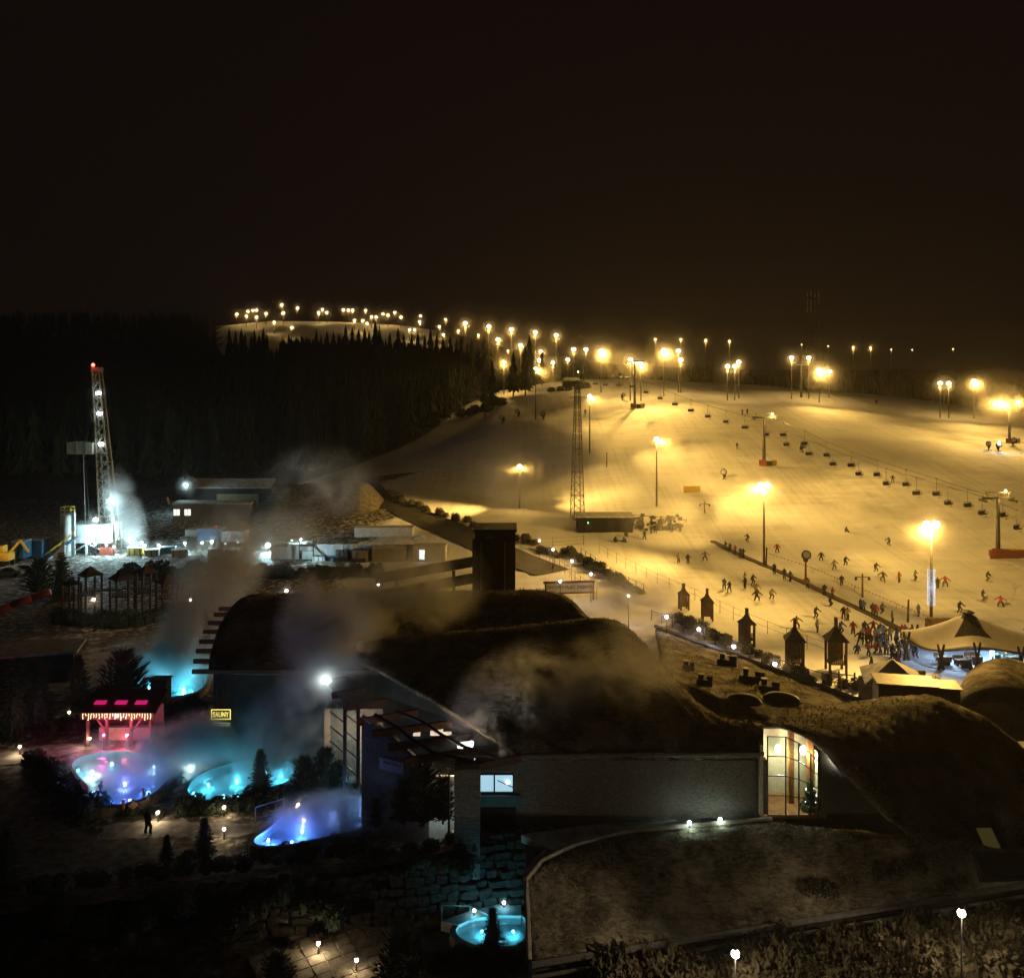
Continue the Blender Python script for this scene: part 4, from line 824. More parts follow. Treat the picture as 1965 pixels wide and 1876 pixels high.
for a in [(38, 1432, 0, 'garden lamp lighting the path at the far left', 70), (133, 1366, 0, 'garden lamp among the spruces at upper left', 45), (172, 1416, 0, 'garden lamp just left of the fairy lit bar', 60), (303, 1558, 0, 'garden lamp behind the standing walker', 70),
          (430, 1548, 0, 'lamp glowing inside the planting before the turquoise pool', 55), (430, 1590, 0, 'low lamp on the path right of the walker', 35), (572, 1543, 0, 'lamp at the head of the long blue pool', 55), (583, 1573, 0, 'added lamp standing for a reflection at the left side of the long blue pool', 20),  # the last one imitates a reflection in the pool by an added lamp
          (611, 1809, LOW, 'lamp lighting the paved court at the bottom', 75), (684, 1841, LOW, 'small lamp at the right edge of the paved court', 35)]:
    bollard(*a, (1.0, .74, .42))
for (u, v, lab, y_) in ((1411, 1829, 'globe lamp over the shrubs at the bottom centre right', 45.5), (1845, 1751, 'globe lamp on a tall post below the long front roof', 48.0)):
    h = at(u, v, y_).z - LOW
    bollard(u, v, LOW, lab, 1150, (1.0, .78, .50), h, .22, 'globe lamps below the front roof', 0, 'globe_lamp', 10)
# bar with fairy lights
q0 = gz(163, 1432, 0); q1 = gz(296, 1428, 0); bw = q1.x - q0.x
br = thing('pool_bar', 'timber pool bar roof hung with fairy lights and magenta lamps', 'bar', ((q0.x + q1.x) / 2, q0.y + 1.0, 0))
MB().grid([[(-bw / 2 - .3, -1.2, 3.0), (bw / 2 + .3, -1.2, 3.0)], [(-bw / 2 - .3, 1.8, 4.0), (bw / 2 + .3, 1.8, 4.0)]], .2).build('roof', TIMBER, br)
MB().box((0, -1.25, 2.75), (bw + .6, .12, .55)).build('fascia', TIMBER, br)
for x in (-bw / 2 + .2, -bw * .18, bw * .18, bw / 2 - .2): MB().box((x, -.9, 1.45), (.2, .2, 2.9)).build('post', TIMBER, br)
for s in (-1, 1): MB().bar((s * bw * .18, -.9, 1.2), (s * bw * .36, -.9, 2.5), .08, n=4).build('brace', TIMBER, br)
MB().box((0, .6, .55), (bw * .8, .5, 1.1)).build('counter', mat('counter_pale', (.45, .38, .3), .6), br)
MB().box((0, 1.6, 1.5), (bw, .1, 2.6)).build('back_wall', mat('bar_wall', (.12, .09, .07), .7), br)
FA = emis('fairy_light', (1.0, .80, .42), 5)
for s in range(26):
    x = -bw / 2 + bw * s / 25; L = R.uniform(.2, .6); st = MB()
    for k in range(int(L / .13) + 1): st.ball((x + R.uniform(-.04, .04), -1.36, 2.95 - k * .13), .032, 5, 4)
    st.build('fairy_light_string', FA, br)
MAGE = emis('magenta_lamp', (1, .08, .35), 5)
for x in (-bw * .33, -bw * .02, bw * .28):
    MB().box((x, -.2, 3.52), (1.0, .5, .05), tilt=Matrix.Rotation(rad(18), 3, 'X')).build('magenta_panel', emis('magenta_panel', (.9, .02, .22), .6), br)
light('POINT', 'bar_light', (-bw * .2, -1.0, 2.3), 30, MAG, br, .1); light('POINT', 'bar_light', (bw * .24, -1.0, 2.3), 40, MAG, br, .1)
MB().ball((.1, -1.5, 2.85), .13, 8, 6).build('white_lamp', emis('lamp_white', (.9, .97, 1), 6), br); light('POINT', 'bar_light', (.1, -1.75, 2.8), 30, (.6, .8, 1), br, .1)
for x, c, pw in ((-bw * .14, MAG, 300), (bw * .2, (1, .12, .16), 480)):
    t = MB().bar((x, -2.0, 0), (x, -2.0, 1.3), .06).build('lamp_post', DARKM, br); MB().ball((x, -2.0, 1.4), .12, 8, 6).build('red_lamp', emis('red_%d' % int(pw), (1, .35, .3) if c != MAG else (1, .15, .45), 8), br, True); light('POINT', 'bar_light', (x, -2.3, 1.45), pw, c, br, .1)
p_ = br.location; BLOOM.append((p_.x + bw * .2, p_.y - 2.1, 1.4, 1.6))
# small cabin between gable pool and bar
q = gz(305, 1362, 0); t = thing('garden_cabin', 'small dark upright cabin beside the gable pool', 'cabin', q)
MB().box((0, .5, 1.4), (1.5, 1.2, 2.8)).build('wall', mat('cabin_wood', (.10, .05, .03), .7, .3, 5), t); MB().box((0, .5, 2.85), (1.7, 1.4, .14)).build('roof', DARKM, t); MB().box((-.2, -.12, 1.1), (.7, .05, 2.0)).build('door', DARKM, t); MB().ball((-.3, -.2, .95), .06, 6, 5).build('door_lamp', emis('globe_warm', (1, .8, .5), 10), t)
q = gz(80, 1300, 0); t = thing('flat_roof_hut', 'low hut with pale snowy flat roof at the left edge', 'hut', q, .25)
MB().box((0, 0, 1.5), (7, 4, 3.0)).build('wall', DARKW, t); MB().box((0, 0, 3.1), (7.8, 4.8, .25)).build('roof', mat('snowy_roof', (.4, .4, .4), .8, .3, 1.2), t); MB().box((1, -2.05, 1.1), (1, .08, 2.1)).build('door', TIMBER, t)
slab('terrace', 'pale snowy terrace left of the gable pool', [(60, 1262), (260, 1232), (250, 1300), (110, 1345)], 0, mat('snow_terrace', (.45, .45, .45), .8, .35, .8, bump=.4), h=.03)
# rail at the gable pool
t = thing('yellow_pool_rail', 'pale yellow lit rail at the edge of the gable pool', 'railing'); MB().path([gz(330, 1346, .9), gz(348, 1338, 1.3), gz(396, 1322, 1.0)], .06).build('rail', mat('pale_rail', (.65, .6, .35), .5), t)
for u, v in ((332, 1348), (360, 1338), (390, 1327)): a = gz(u, v, .0); MB().bar(a, a + Vector((0, 0, 1.2)), .03).build('post', MATS['zinc'], t)
# ladder frame at long pool
t = thing('pool_steps_frame', 'dark metal step frame at the left end of the long blue pool', 'handrail'); a = gz(490, 1592, 0); b = gz(545, 1580, 0)
MB().path([a, a + Vector((0, 0, 1.6)), b + Vector((0, 0, 1.8)), b], .04).build('frame', MATS['zinc'], t); MB().path([a + Vector((0, 0, .8)), b + Vector((0, 0, .9))], .03).build('rail', MATS['zinc'], t)
# ================================================================== steam
def steam(label, u, v, d, ax, dens, rot=(0, 0, 0), ns=.28, thr=.42, aniso=.2):
    p = at(u, v, d); o = MB().ball((0, 0, 0), 1.0, 20, 12).build('steam', D.materials.new('steam'), None, True); o.location = p; o.scale = ax; o.rotation_euler = rot
    m = o.data.materials[0]; m.use_nodes = True; n = m.node_tree.nodes; l = m.node_tree.links; n.clear()
    out = n.new('ShaderNodeOutputMaterial'); vp = n.new('ShaderNodeVolumePrincipled'); vp.inputs['Color'].default_value = (.96, .96, .96, 1); vp.inputs['Anisotropy'].default_value = aniso
    tc = n.new('ShaderNodeTexCoord'); ge = n.new('ShaderNodeNewGeometry'); ln = n.new('ShaderNodeVectorMath'); ln.operation = 'LENGTH'; l.new(tc.outputs['Object'], ln.inputs[0])
    fo = n.new('ShaderNodeMapRange'); fo.inputs[1].default_value = 1.0; fo.inputs[2].default_value = .15; fo.interpolation_type = 'SMOOTHSTEP'; l.new(ln.outputs['Value'], fo.inputs[0])
    nz = n.new('ShaderNodeTexNoise'); nz.inputs['Scale'].default_value = ns; nz.inputs['Detail'].default_value = 3; nz.inputs['Roughness'].default_value = .55; nz.inputs['Distortion'].default_value = .9; l.new(ge.outputs['Position'], nz.inputs['Vector'])
    mr = n.new('ShaderNodeMapRange'); mr.inputs[1].default_value = thr; mr.inputs[2].default_value = thr + .30; mr.interpolation_type = 'SMOOTHSTEP'; l.new(nz.outputs[0], mr.inputs[0])
    m1 = n.new('ShaderNodeMath'); m1.operation = 'MULTIPLY'; l.new(fo.outputs[0], m1.inputs[0]); l.new(mr.outputs[0], m1.inputs[1])
    m2 = n.new('ShaderNodeMath'); m2.operation = 'MULTIPLY'; m2.inputs[1].default_value = dens; l.new(m1.outputs[0], m2.inputs[0])
    l.new(m2.outputs[0], vp.inputs['Density']); l.new(vp.outputs[0], out.inputs['Volume']); tag(o, label, kind='stuff')
STEAM = [
 ('cyan steam over the gable pool', 318, 1280, 92, (8.0, 5, 4.0), 1.6, (0, 0, 0), .22, .34),
 ('pale steam column rising from the gable pool', 378, 1195, 92, (4.4, 4, 8.6), 1.2, (0, rad(20), 0), .2, .34),
 ('steam drifting up across the drilling yard', 425, 1085, 104, (6.0, 5, 8.0), .8, (0, rad(30), 0), .18, .34),
 ('steam cloud before the drilling yard lights', 520, 1035, 128, (12, 6, 5.5), .22, (0, 0, 0), .13, .36),
 ('brown steam drifting before the dark hillside', 615, 925, 140, (11, 6, 7.0), .14, (0, 0, 0), .14, .36),
 ('violet steam over the blue pool', 285, 1452, 69.5, (7.4, 3.4, 2.9), 1.3, (0, 0, 0), .28, .34),
 ('magenta steam drifting right from the pool bar', 385, 1420, 71, (5.0, 2.6, 2.8), 1.6, (0, rad(-12), 0), .3, .34),
 ('blue grey steam over the turquoise pool', 455, 1462, 69.5, (6.0, 3.4, 3.2), 1.3, (0, 0, 0), .28, .36),
 ('pale steam rising before the sauna wall', 545, 1415, 68.5, (4.2, 2.6, 5.0), 1.4, (0, rad(25), 0), .28, .36),
 ('white steam at the canopy floodlight', 598, 1325, 66.8, (3.2, 2.0, 4.2), 1.4, (0, rad(12), 0), .32, .36),
 ('brown steam rolling over the main hall roof ridge', 630, 1215, 66.5, (4.6, 2.8, 6.2), 1.5, (0, rad(8), 0), .26, .37),
 ('amber steam crossing between both roofs', 755, 1165, 73, (9.0, 3.5, 5.2), 1.2, (0, rad(-25), 0), .24, .37),
 ('amber wisps of steam over the main hall roof', 985, 1345, 58.5, (5.8, 2.4, 3.9), 1.9, (0, rad(-35), 0), .32, .41),
 ('faint steam over the right of the main hall roof', 1180, 1310, 60.5, (6.5, 2.4, 4.8), .8, (0, rad(-30), 0), .3, .42),
 ('blue steam over the long pool', 640, 1568, 62, (5.8, 2.6, 2.1), 1.7, (0, 0, 0), .36, .34),
 ('cyan steam before the lit room', 770, 1520, 60.8, (3.4, 2, 2.8), .7, (0, rad(30), 0), .36, .36),
 ('golden mist round the steamy floodlight', 985, 920, 165, (11, 6, 7), .11, (0, 0, 0), .12, .36),
 ('golden mist drifting over the path lamps', 1215, 1145, 106, (7.5, 5, 4.0), .40, (0, 0, 0), .22, .36),
 ('golden mist over the conveyor lift', 1330, 1000, 142, (15, 8, 6), .035, (0, 0, 0), .11, .36),
 ('steam rising beside the drilling rig', 238, 975, 156, (3.8, 3.6, 9), .55, (0, rad(-18), 0), .2, .36),
]
for a in STEAM: steam(*a)
# ================================================================== ski slope: lift, masts, snow guns
STEEL = mat('painted_steel', (.10, .10, .10), .5, .3, 2, metal=.3); RED = mat('red_padding', (.30, .06, .035), .7, .15); YEL = mat('yellow_net', (.62, .42, .08), .7, .2); ORANGE = mat('orange_board', (.32, .11, .04), .7, .2)
HOTW = emis('lamp_warm_hot', (1.0, .9, .7), 10)
def pylon(u, vb, vt, label, side=0, pads=True, lamp=None):
    b = T(u, vb); h = at(u, vt, b.y).z - b.z; t = thing('lift_pylon', label, 'lift pylon', b, 0, 'chairlift pylons')
    MB().bar((0, 0, -.3), (0, 0, h - .6), .42, .28, n=10).build('mast', STEEL, t, True)
    MB().box((0, 0, h - .5), (5.6, .35, .4)).build('crossarm', STEEL, t)
    c = MB(); c.box((0, 0, h + .5), (4.4, .12, .12))
    for x in (-2.1, 0, 2.1): c.bar((x * .8, 0, h - .4), (x, 0, h + .5), .06, n=4)
    c.build('catwalk_frame', STEEL, t)
    for s in (-1, 1):
        sh = MB(); sh.box((s * 2.6, 0, h - .85), (.18, 2.6, .3))
        for k in range(5): sh.lathe([(.2, -.05), (.2, .05)], (s * 2.6, -1.1 + .55 * k, h - 1.05), 8)
        sh.build('sheave_train', DARKM, t)
    if pads:
        MB().box((-.5, -.75, .7), (1.7, .25, 1.4), rz=-.25).build('safety_pad', RED, t); MB().box((1.1, -.45, .55), (1.2, .9, 1.1)).build('dark_crate', DARKM, t); MB().box((2.4, -.2, .65), (1.3, .12, 1.3), rz=.3).build('safety_net', YEL, t)
    return t, Vector((b.x, b.y, b.z + h - .9))
t1, top1 = pylon(1218, 782, 690, 'chairlift pylon high on the slope with red pad at its foot')
t2, top2 = pylon(1466, 893, 797, 'chairlift pylon in the middle of the slope with a lit lamp arm')
t3, top3 = pylon(1915, 1066, 950, 'chairlift pylon at the right edge above orange padding')
t4, top4 = pylon(1937, 850, 772, 'tall chairlift pylon near the right edge carrying two bright floodlights', pads=True)
o = MB().box((-.9, -.8, .6), (2.0, .2, 1.1), rz=-.3).build('orange_pad', ORANGE, t3); MB().box((2.4, -.6, .7), (4.5, .2, 1.2), rz=-.15).build('dark_fence_panel', YEL, t3)
def arm_lamp(t, top, dx, dz, power, aims, iso, r=.3, mist=3.0, col=AMBER):  # mist gives the size of the bloom volume added at the head
    p = top + Vector((dx, -.2, dz)) - t.location; MB().bar((dx * .3, 0, top.z - t.location.z + .4), p, .05, n=4).build('lamp_arm', STEEL, t); MB().ball(p + Vector((0, 0, .1)), r, 8, 6).build('lamp_head', LAMPG, t, True)
    light('POINT', 'lamp_light', p + Vector((0, -.4, -.25)), iso, col, t, .2)
    for a in (): light('SPOT', 'lamp_beam', p + Vector((0, -.6, -.15)), power, col, t, .3, Vector(a) - t.location, 80)
    if mist: BLOOM.append((*(p + t.location), mist))
arm_lamp(t2, top2, 1.9, 1.2, 14000, [(top2.x + 30, top2.y - 30, tz(top2.x + 30, top2.y - 30))], 900, .22, 1.6)
arm_lamp(t4, top4, -2.6, 1.0, 55000, [(top4.x - 55, top4.y - 18, tz(top4.x - 55, top4.y - 18)), (top4.x - 25, top4.y - 50, tz(top4.x - 25, top4.y - 50)), (top4.x - 60, top4.y + 40, tz(top4.x - 60, top4.y + 40))], 7000, .5, 8)
arm_lamp(t4, top4, 2.4, 1.0, 30000, [(top4.x + 20, top4.y - 50, tz(top4.x + 20, top4.y - 50))], 4500, .4, 6)
arm_lamp(t3, top3, 1.2, 1.6, 0, [], 500, .2, 1.2)
# twin headed pylons along the crest
for (u, vb, vt, lab) in ((*[z3(1318, 735)[0]], z3(0, 738)[1], z3(0, 660)[1], 'dark crest pylon under the close group of floodlights'), (z4(540, 0)[0], z4(0, 765)[1], z4(0, 545)[1], 'tall dark crest pylon left of the telecom tower'), (z4(1455, 0)[0], z4(0, 808)[1], z4(0, 700)[1], 'crest pylon below the twin floodlights before the bare trees'), (z4(93, 0)[0], z4(0, 660)[1], z4(0, 590)[1], 'crest pylon below the three crest floodlights')):
    pylon(u, vb, vt, lab, pads=False)
# chairs
def chair_parts():
    h = MB(); h.bar((0, 0, 0), (0, 0, -2.3), .045, n=5); h.box((0, 0, .03), (.12, .5, .14))
    f = MB(); f.path([(-.85, 0, -3.1), (-.85, 0, -2.3), (.85, 0, -2.3), (.85, 0, -3.1)], .04, 4)
    s = MB(); s.box((0, -.18, -3.1), (1.8, .55, .12)); b = MB(); b.box((0, .14, -2.78), (1.8, .08, .55))
    r = MB(); r.path([(-.8, -.1, -2.6), (-.75, -.7, -2.75), (.75, -.7, -2.75), (.8, -.1, -2.6)], .03, 4); r.path([(0, -.7, -2.75), (0, -.62, -3.5)], .03, 4); r.path([(-.6, -.62, -3.5), (.6, -.62, -3.5)], .03, 4)
    return [('hanger', h.mesh('hanger', STEEL)), ('frame', f.mesh('frame', STEEL)), ('seat', s.mesh('seat', DARKM)), ('backrest', b.mesh('backrest', DARKM)), ('safety_bar', r.mesh('safety_bar', STEEL))]
CH = chair_parts()
def c8(x, y): return 1375.6 + x * .29996, 875.4 + y * .29996
CP = [top1 + (top1 - top2) * .6, top1, top2, top3, top3 + (top3 - top2) * .4]
def cable_y(u):
    best = None
    for a, b in zip(CP[:-1], CP[1:]):
        for k in range(41):
            p = lerp(a, b, k / 40); q = project(p)
            if best is None or abs(q[0] - u) < best[0]: best = (abs(q[0] - u), p.y)
    return best[1]
single = [z3(1050, 803), z3(1125, 810), z3(1228, 815), z3(1325, 822), z3(1432, 868), z3(1537, 912), z3(1650, 958), z3(1770, 1005), z3(1897, 1050), z4(58, 925), z4(180, 962), z4(315, 1008)]
upper = [z4(425, 1010), z4(560, 1066), z4(703, 1140), z4(860, 1205), z4(1025, 1265), z4(1210, 1328), c8(1405, 250), c8(1605, 322), c8(1830, 385)]
lower = [z4(446, 1072), z4(590, 1132), z4(744, 1197), z4(908, 1260), z4(1083, 1322), c8(1278, 245), c8(1478, 308), c8(1697, 372), c8(1920, 465)]
CABLES = []
for nm, lst, off in (('above the middle pylon', single, 0), ('in the far row below the middle pylon', upper, 2.6), ('in the near row below the middle pylon', lower, -2.6)):
    hp = []
    for i, (u, v) in enumerate(lst):
        p = at(u, v, cable_y(u) + off); top = p + Vector((0, 0, 3.15)); hp.append(top)
        t = thing('lift_chair', 'empty lift chair, %s from the top, %s' % (ORD[i], nm), 'lift chair', top, .5 + R.uniform(-.15, .15), 'chairs of the lift')
        for n_, me in CH: inst(me, n_, t)
    CABLES.append(hp)
    cb = MB(); cb.path(hp, .035, 4); tag(cb.build('lift_cable', DARKM), 'steel lift cable carrying the chairs ' + nm, 'cable', 'cables of the chairlift')
# lattice mast and telecom tower
def lattice(name, label, cat, u, vb, vt, wb, wt, n, r, extra=None, b=None):
    b = b or T(u, vb); h = at(u, vt, b.y).z - b.z; t = thing(name, label, cat, b, .3)
    c = [[Vector((sx * (wb + (wt - wb) * k / n) / 2, sy * (wb + (wt - wb) * k / n) / 2, h * k / n)) for sx, sy in ((-1, -1), (1, -1), (1, 1), (-1, 1))] for k in range(n + 1)]
    for j in range(4): m = MB(); m.path([c[k][j] for k in range(n + 1)], r * 1.5, 5); m.build('leg', STEEL, t)
    br = MB()
    for k in range(n):
        for j in range(4):
            br.bar(c[k][j], c[k + 1][(j + 1) % 4], r * .7, n=4, cap=False); br.bar(c[k][(j + 1) % 4], c[k + 1][j], r * .7, n=4, cap=False)
            if k % 3 == 0: br.bar(c[k][j], c[k][(j + 1) % 4], r, n=4, cap=False)
    br.build('bracing', STEEL, t); return t, h, b
lm, lh, lb = lattice('lattice_mast', 'slender steel lattice mast rising in front of the slope', 'mast', 1108, 995, 742, 2.2, .8, 17, .06)
MB().bar((0, 0, lh), (0, 0, lh + 1.6), .06).build('top_spike', STEEL, lm); MB().box((0, 0, lh * .92), (3.2, .12, .12)).build('cross_bar', STEEL, lm)
tb_ = T(1575, 760); tb_ = Vector((at(1560, 760, 375).x, 375, tz(at(1560, 760, 375).x, 375)))
tt, th, tb_ = lattice('telecom_tower', 'tall dim telecom tower with antenna panels behind the crest', 'tower', 1560, 760, 558, 8.0, 2.2, 18, .10, b=tb_)
PANEL = mat('antenna_panel', (.5, .48, .42), .6, .1)
for z in (th - 1.5, th - 5, th - 8):
    for sx in (-1.9, 1.9):
        for sy in (-1, 1): MB().box((sx, sy * 1.2, z), (.3, .25, 2.3)).build('antenna_panel', PANEL, tt)
MB().lathe([(.8, -.1), (.8, .1)], (2.0, -1.2, th - 3.2), 12).build('dish', PANEL, tt)
MB().box((0, 0, 1.2), (5, 3, 2.4)).build('equipment_cabin', mat('cabin_grey', (.35, .33, .3), .7), tt)
# snow guns
def snow_gun(u, v, label, lamp=False, tall=0.0, s=1.0):
    b = T(u, v); t = thing('snow_gun', label, 'snow gun', b, R.uniform(-.6, .6), 'snow guns on the slope')
    MB().bar((0, 0, 0), (0, 0, .9 + tall), .18 * s, .12 * s, n=8).build('stand', RED if tall else STEEL, t)
    lg = MB()
    for k in range(3): a = k * 2.1; lg.bar((0, 0, .4), (.8 * math.cos(a), .8 * math.sin(a), 0), .06, n=4)
    lg.build('tripod', STEEL, t)
    bd = MB().lathe([(.45 * s, -.55), (.62 * s, -.3), (.62 * s, .45), (.72 * s, .6)], (0, 0, 0), 14).build('fan_barrel', DARKM, t, True); bd.location = (0, 0, 1.6 + tall); bd.rotation_euler = (rad(70), 0, 0)
    rg = MB().lathe([(.55 * s, .61), (.3 * s, .66)], (0, 0, 0), 14).build('nozzle_ring', mat('ring_grey', (.4, .4, .4), .5), t); rg.location = (0, 0, 1.6 + tall); rg.rotation_euler = (rad(70), 0, 0)
    MB().box((.1, .5, .9 + tall), (.6 * s, .5 * s, .7 * s)).build('control_box', DARKM, t)
    if lamp: MB().ball((0, -.3, 2.5), .16, 8, 6).build('work_lamp', emis('lamp_blue_white', (.75, .88, 1), 12), t); light('POINT', 'lamp_light', (0, -.6, 2.5), 350, (.7, .85, 1), t, .1); BLOOM.append((b.x, b.y, b.z + 2.5, 1.8))
for (u, v, lab, lamp, tall) in ((1897, 864, 'dark snow gun left of the blue lit one below the right pylon', 0, 0), (1916, 866, 'snow gun with a blue white work lamp at the right', 1, 0), (1389, 920, 'snow gun on the open slope left of the middle pylon', 0, 0), (1546, 1115, 'snow gun on a tall red stand beside the conveyor lift', 0, 2.4), (1540, 868, 'snow gun below the chairs right of the middle pylon', 0, 0), (1195, 768, 'small snow gun with red cover left of the upper pylon', 0, 0), (964, 812, 'left snow gun of the two on the dark mound', 0, 0), (994, 800, 'right snow gun of the two on the dark mound', 0, 0), (1042, 806, 'snow gun beside the mound crest floodlight', 0, 0), (1944, 856, 'snow gun at the foot of the right pylon', 0, 0)):
    snow_gun(u, v, lab, lamp, tall)
# top station with small lamps
b = T(1095, 742); st = thing('lift_top_station', 'small lift top station with a snowy roof on the crest', 'lift station', b)
MB().box((0, 0, 1.2), (5, 4, 2.4)).build('wall', DARKW, st); MB().grid([[(-3.2, -2.6, 2.4), (3.2, -2.6, 2.4)], [(-3.2, 0, 3.4), (3.2, 0, 3.4)], [(-3.2, 2.6, 2.4), (3.2, 2.6, 2.4)]], .3).build('roof', mat('snowy_roof', (.22, .22, .22), .8), st)
MB().lathe([(2.2, -.15), (2.2, .15)], (-3, -3, 4.6), 16).build('bull_wheel', STEEL, st); MB().bar((-3, -3, 0), (-3, -3, 4.5), .3).build('drive_column', STEEL, st)
MB().ball((2.5, -2.8, 5.4), .22, 8, 6).build('roof_lamp', HOTW, st); MB().box((1.5, -2.6, 1.6), (1.2, .1, 1)).build('window', mat('void', (.01, .01, .01)), st)
for (u, v, lab) in ((z3(1228, 712)[0], z3(0, 730)[1], 'pale small cabin with a lit front on the crest'), (z3(1640, 740)[0], z3(0, 770)[1], 'dark groomer shed on the crest rim'), (z3(1745, 560)[0], z3(0, 700)[1], 'dim lift building behind the crest floodlights')):
    b = T(u, v); big = 'dim lift' in lab; s = 3.0 if big else 1.0
    t = thing('crest_cabin', lab, 'cabin', b); MB().box((0, 0, 1.2 * s), (3 * s, 2 * s, 2.4 * s)).build('wall', mat('pale_cabin', (.5, .46, .38), .7) if 'pale' in lab else DARKW, t); MB().box((0, 0, 2.45 * s), (3.3 * s, 2.3 * s, .15)).build('roof', MATS['snowy_roof'], t); MB().box((.5, -1.02 * s, 1.3 * s), (.9, .06, 1.0)).build('window', emis('lit_window_warm', (1, .8, .45), 1.5) if 'lit' in lab else DARKM, t)
# dark kiosk with terrace rail and small conifers
kb = T(1162, 1022); kw = 105 * kb.y / F0
ks = thing('base_kiosk', 'long dark kiosk with flat snowy roof at the slope foot', 'kiosk', (kb.x, kb.y + 2.5, kb.z))
MB().box((0, 0, 1.4), (kw, 5, 3.0)).build('wall', mat('black_timber', (.02, .017, .014), .85, .3, 3), ks); MB().box((0, -.1, 3.0), (kw + .6, 5.6, .25)).build('roof', MATS['snowy_roof'], ks)
for x in (-.3, .1, .35): MB().box((x * kw, -2.55, 1.3), (1.2, .08, 1.8)).build('shutter', DARKM, ks)
MB().ball((-kw * .32, -2.7, 1.9), .12, 6, 5).build('green_lamp', emis('green_lamp', (.1, 1, .4), 5), ks)
rl = thing('terrace_railing', 'brown rail fence curving over the kiosk and stone bank', 'railing')
pts = [at(u, v, kb.y + 4 + k * .3) for k, (u, v) in enumerate(((1110, 995), (1150, 988), (1190, 986), (1230, 989), (1270, 992), (1317, 998)))]
for p in pts: MB().bar(p - Vector((0, 0, .9)), p + Vector((0, 0, .3)), .07, n=5).build('post', TIMBER, rl)
MB().path(pts, .06, 4).build('top_rail', TIMBER, rl)
for i, u in enumerate((1150, 1172, 1196, 1214, 1232, 1250, 1268, 1285)):
    p = at(u, 1004, kb.y + 3.2); conifer(1, p - Vector((0, 0, .4)), R.uniform(1.3, 2.0), '%s small potted conifer from the left along the kiosk rail' % ORD[i], 'potted_conifer', 'small conifers along the kiosk rail')
sbk = thing('stone_bank', 'snowy rubble bank at the right end of the dark kiosk', 'stone bank', T(1262, 1018))
for k in range(60):
    o = inst(R.choice(SM), 'stone', sbk, (R.uniform(-4.5, 5), R.uniform(0, 3) , 0), R.uniform(0, 6)); o.location.z = o.location.y * .8 + R.uniform(-.1, .2); s = R.uniform(.35, .8); o.scale = (s * 1.3, s, s)
# conveyor lift (magic carpet)
cv = thing('conveyor_lift', 'long conveyor belt lift running diagonally across the snow', 'conveyor')
cpts = [T(u, v) for u, v in ((1368, 1040), (1420, 1066), (1480, 1092), (1540, 1118), (1600, 1148), (1660, 1176), (1720, 1206), (1790, 1238))]
def ribbon(pts, w, z0, z1, name, m, parent, off=0.0):
    q = MB(); rows = []
    for k, p in enumerate(pts):
        d = (pts[min(k + 1, len(pts) - 1)] - pts[max(k - 1, 0)]); n = Vector((-d.y, d.x, 0)).normalized(); c = p + n * off
        rows.append([c - n * w / 2 + Vector((0, 0, z1)), c + n * w / 2 + Vector((0, 0, z1))])
    q.grid(rows, z1 - z0); return q.build(name, m, parent)
ribbon(cpts, .6, 0, .28, 'belt', mat('belt_rubber', (.05, .05, .05), .8, .2), cv); ribbon(cpts, .18, 0, .34, 'side_deck', mat('wood_deck', (.16, .10, .05), .8, .3, 4), cv, -.42); ribbon(cpts, .18, 0, .27, 'side_deck', MATS['wood_deck'], cv, .42)
# rope line with small flags above the conveyor
rp = thing('rope_fence', 'thin rope fence with small flags above the conveyor lift', 'fence'); rpp = [T(u, v) + Vector((0, 0, .9)) for u, v in ((1470, 1070), (1560, 1100), (1640, 1135), (1720, 1170), (1800, 1205), (1900, 1232), (1965, 1250))]
MB().path(rpp, .025, 4).build('rope', mat('rope', (.3, .2, .08), .8), rp)
for p in rpp: MB().bar(p - Vector((0, 0, .95)), p, .03, n=4).build('stake', TIMBER, rp)
fg = resample(rpp, 60)
for p in fg: MB().add([p, p + Vector((.18, 0, 0)), p + Vector((.09, 0, -.3))], [(0, 1, 2)]).build('flag', ORANGE, rp)
# posts with cameras / loudspeakers beside the conveyor
for (u, v, vt, lab, kind) in ((1655, 1147, 1100, 'wooden post with two lamp heads right of the conveyor', 1), (1742, 1195, 1150, 'plain leaning wooden post beside the conveyor', 0), (1470, 1088, 1050, 'short wooden post at the conveyor floodlight', 0), (1352, 985, 962, 'thin post with two lanterns above the conveyor start', 1), (1164, 897, 868, 'thin lone marker post on the upper slope', 0)):
    b = T(u, v); h = at(u, vt, b.y).z - b.z; t = thing('timber_post', lab, 'post', b); MB().bar((0, 0, 0), (.1 if not kind else 0, 0, h), .16, .11, n=7).build('post', TIMBER, t)
    if kind:
        MB().box((0, 0, h - .5), (2.0, .1, .1)).build('arm', TIMBER, t)
        for s in (-1, 1): MB().lathe([(.05, 0), (.17, -.1), (.2, -.42), (.05, -.5)], (s * .95, 0, h - .5), 8).build('lantern', DARKM, t)
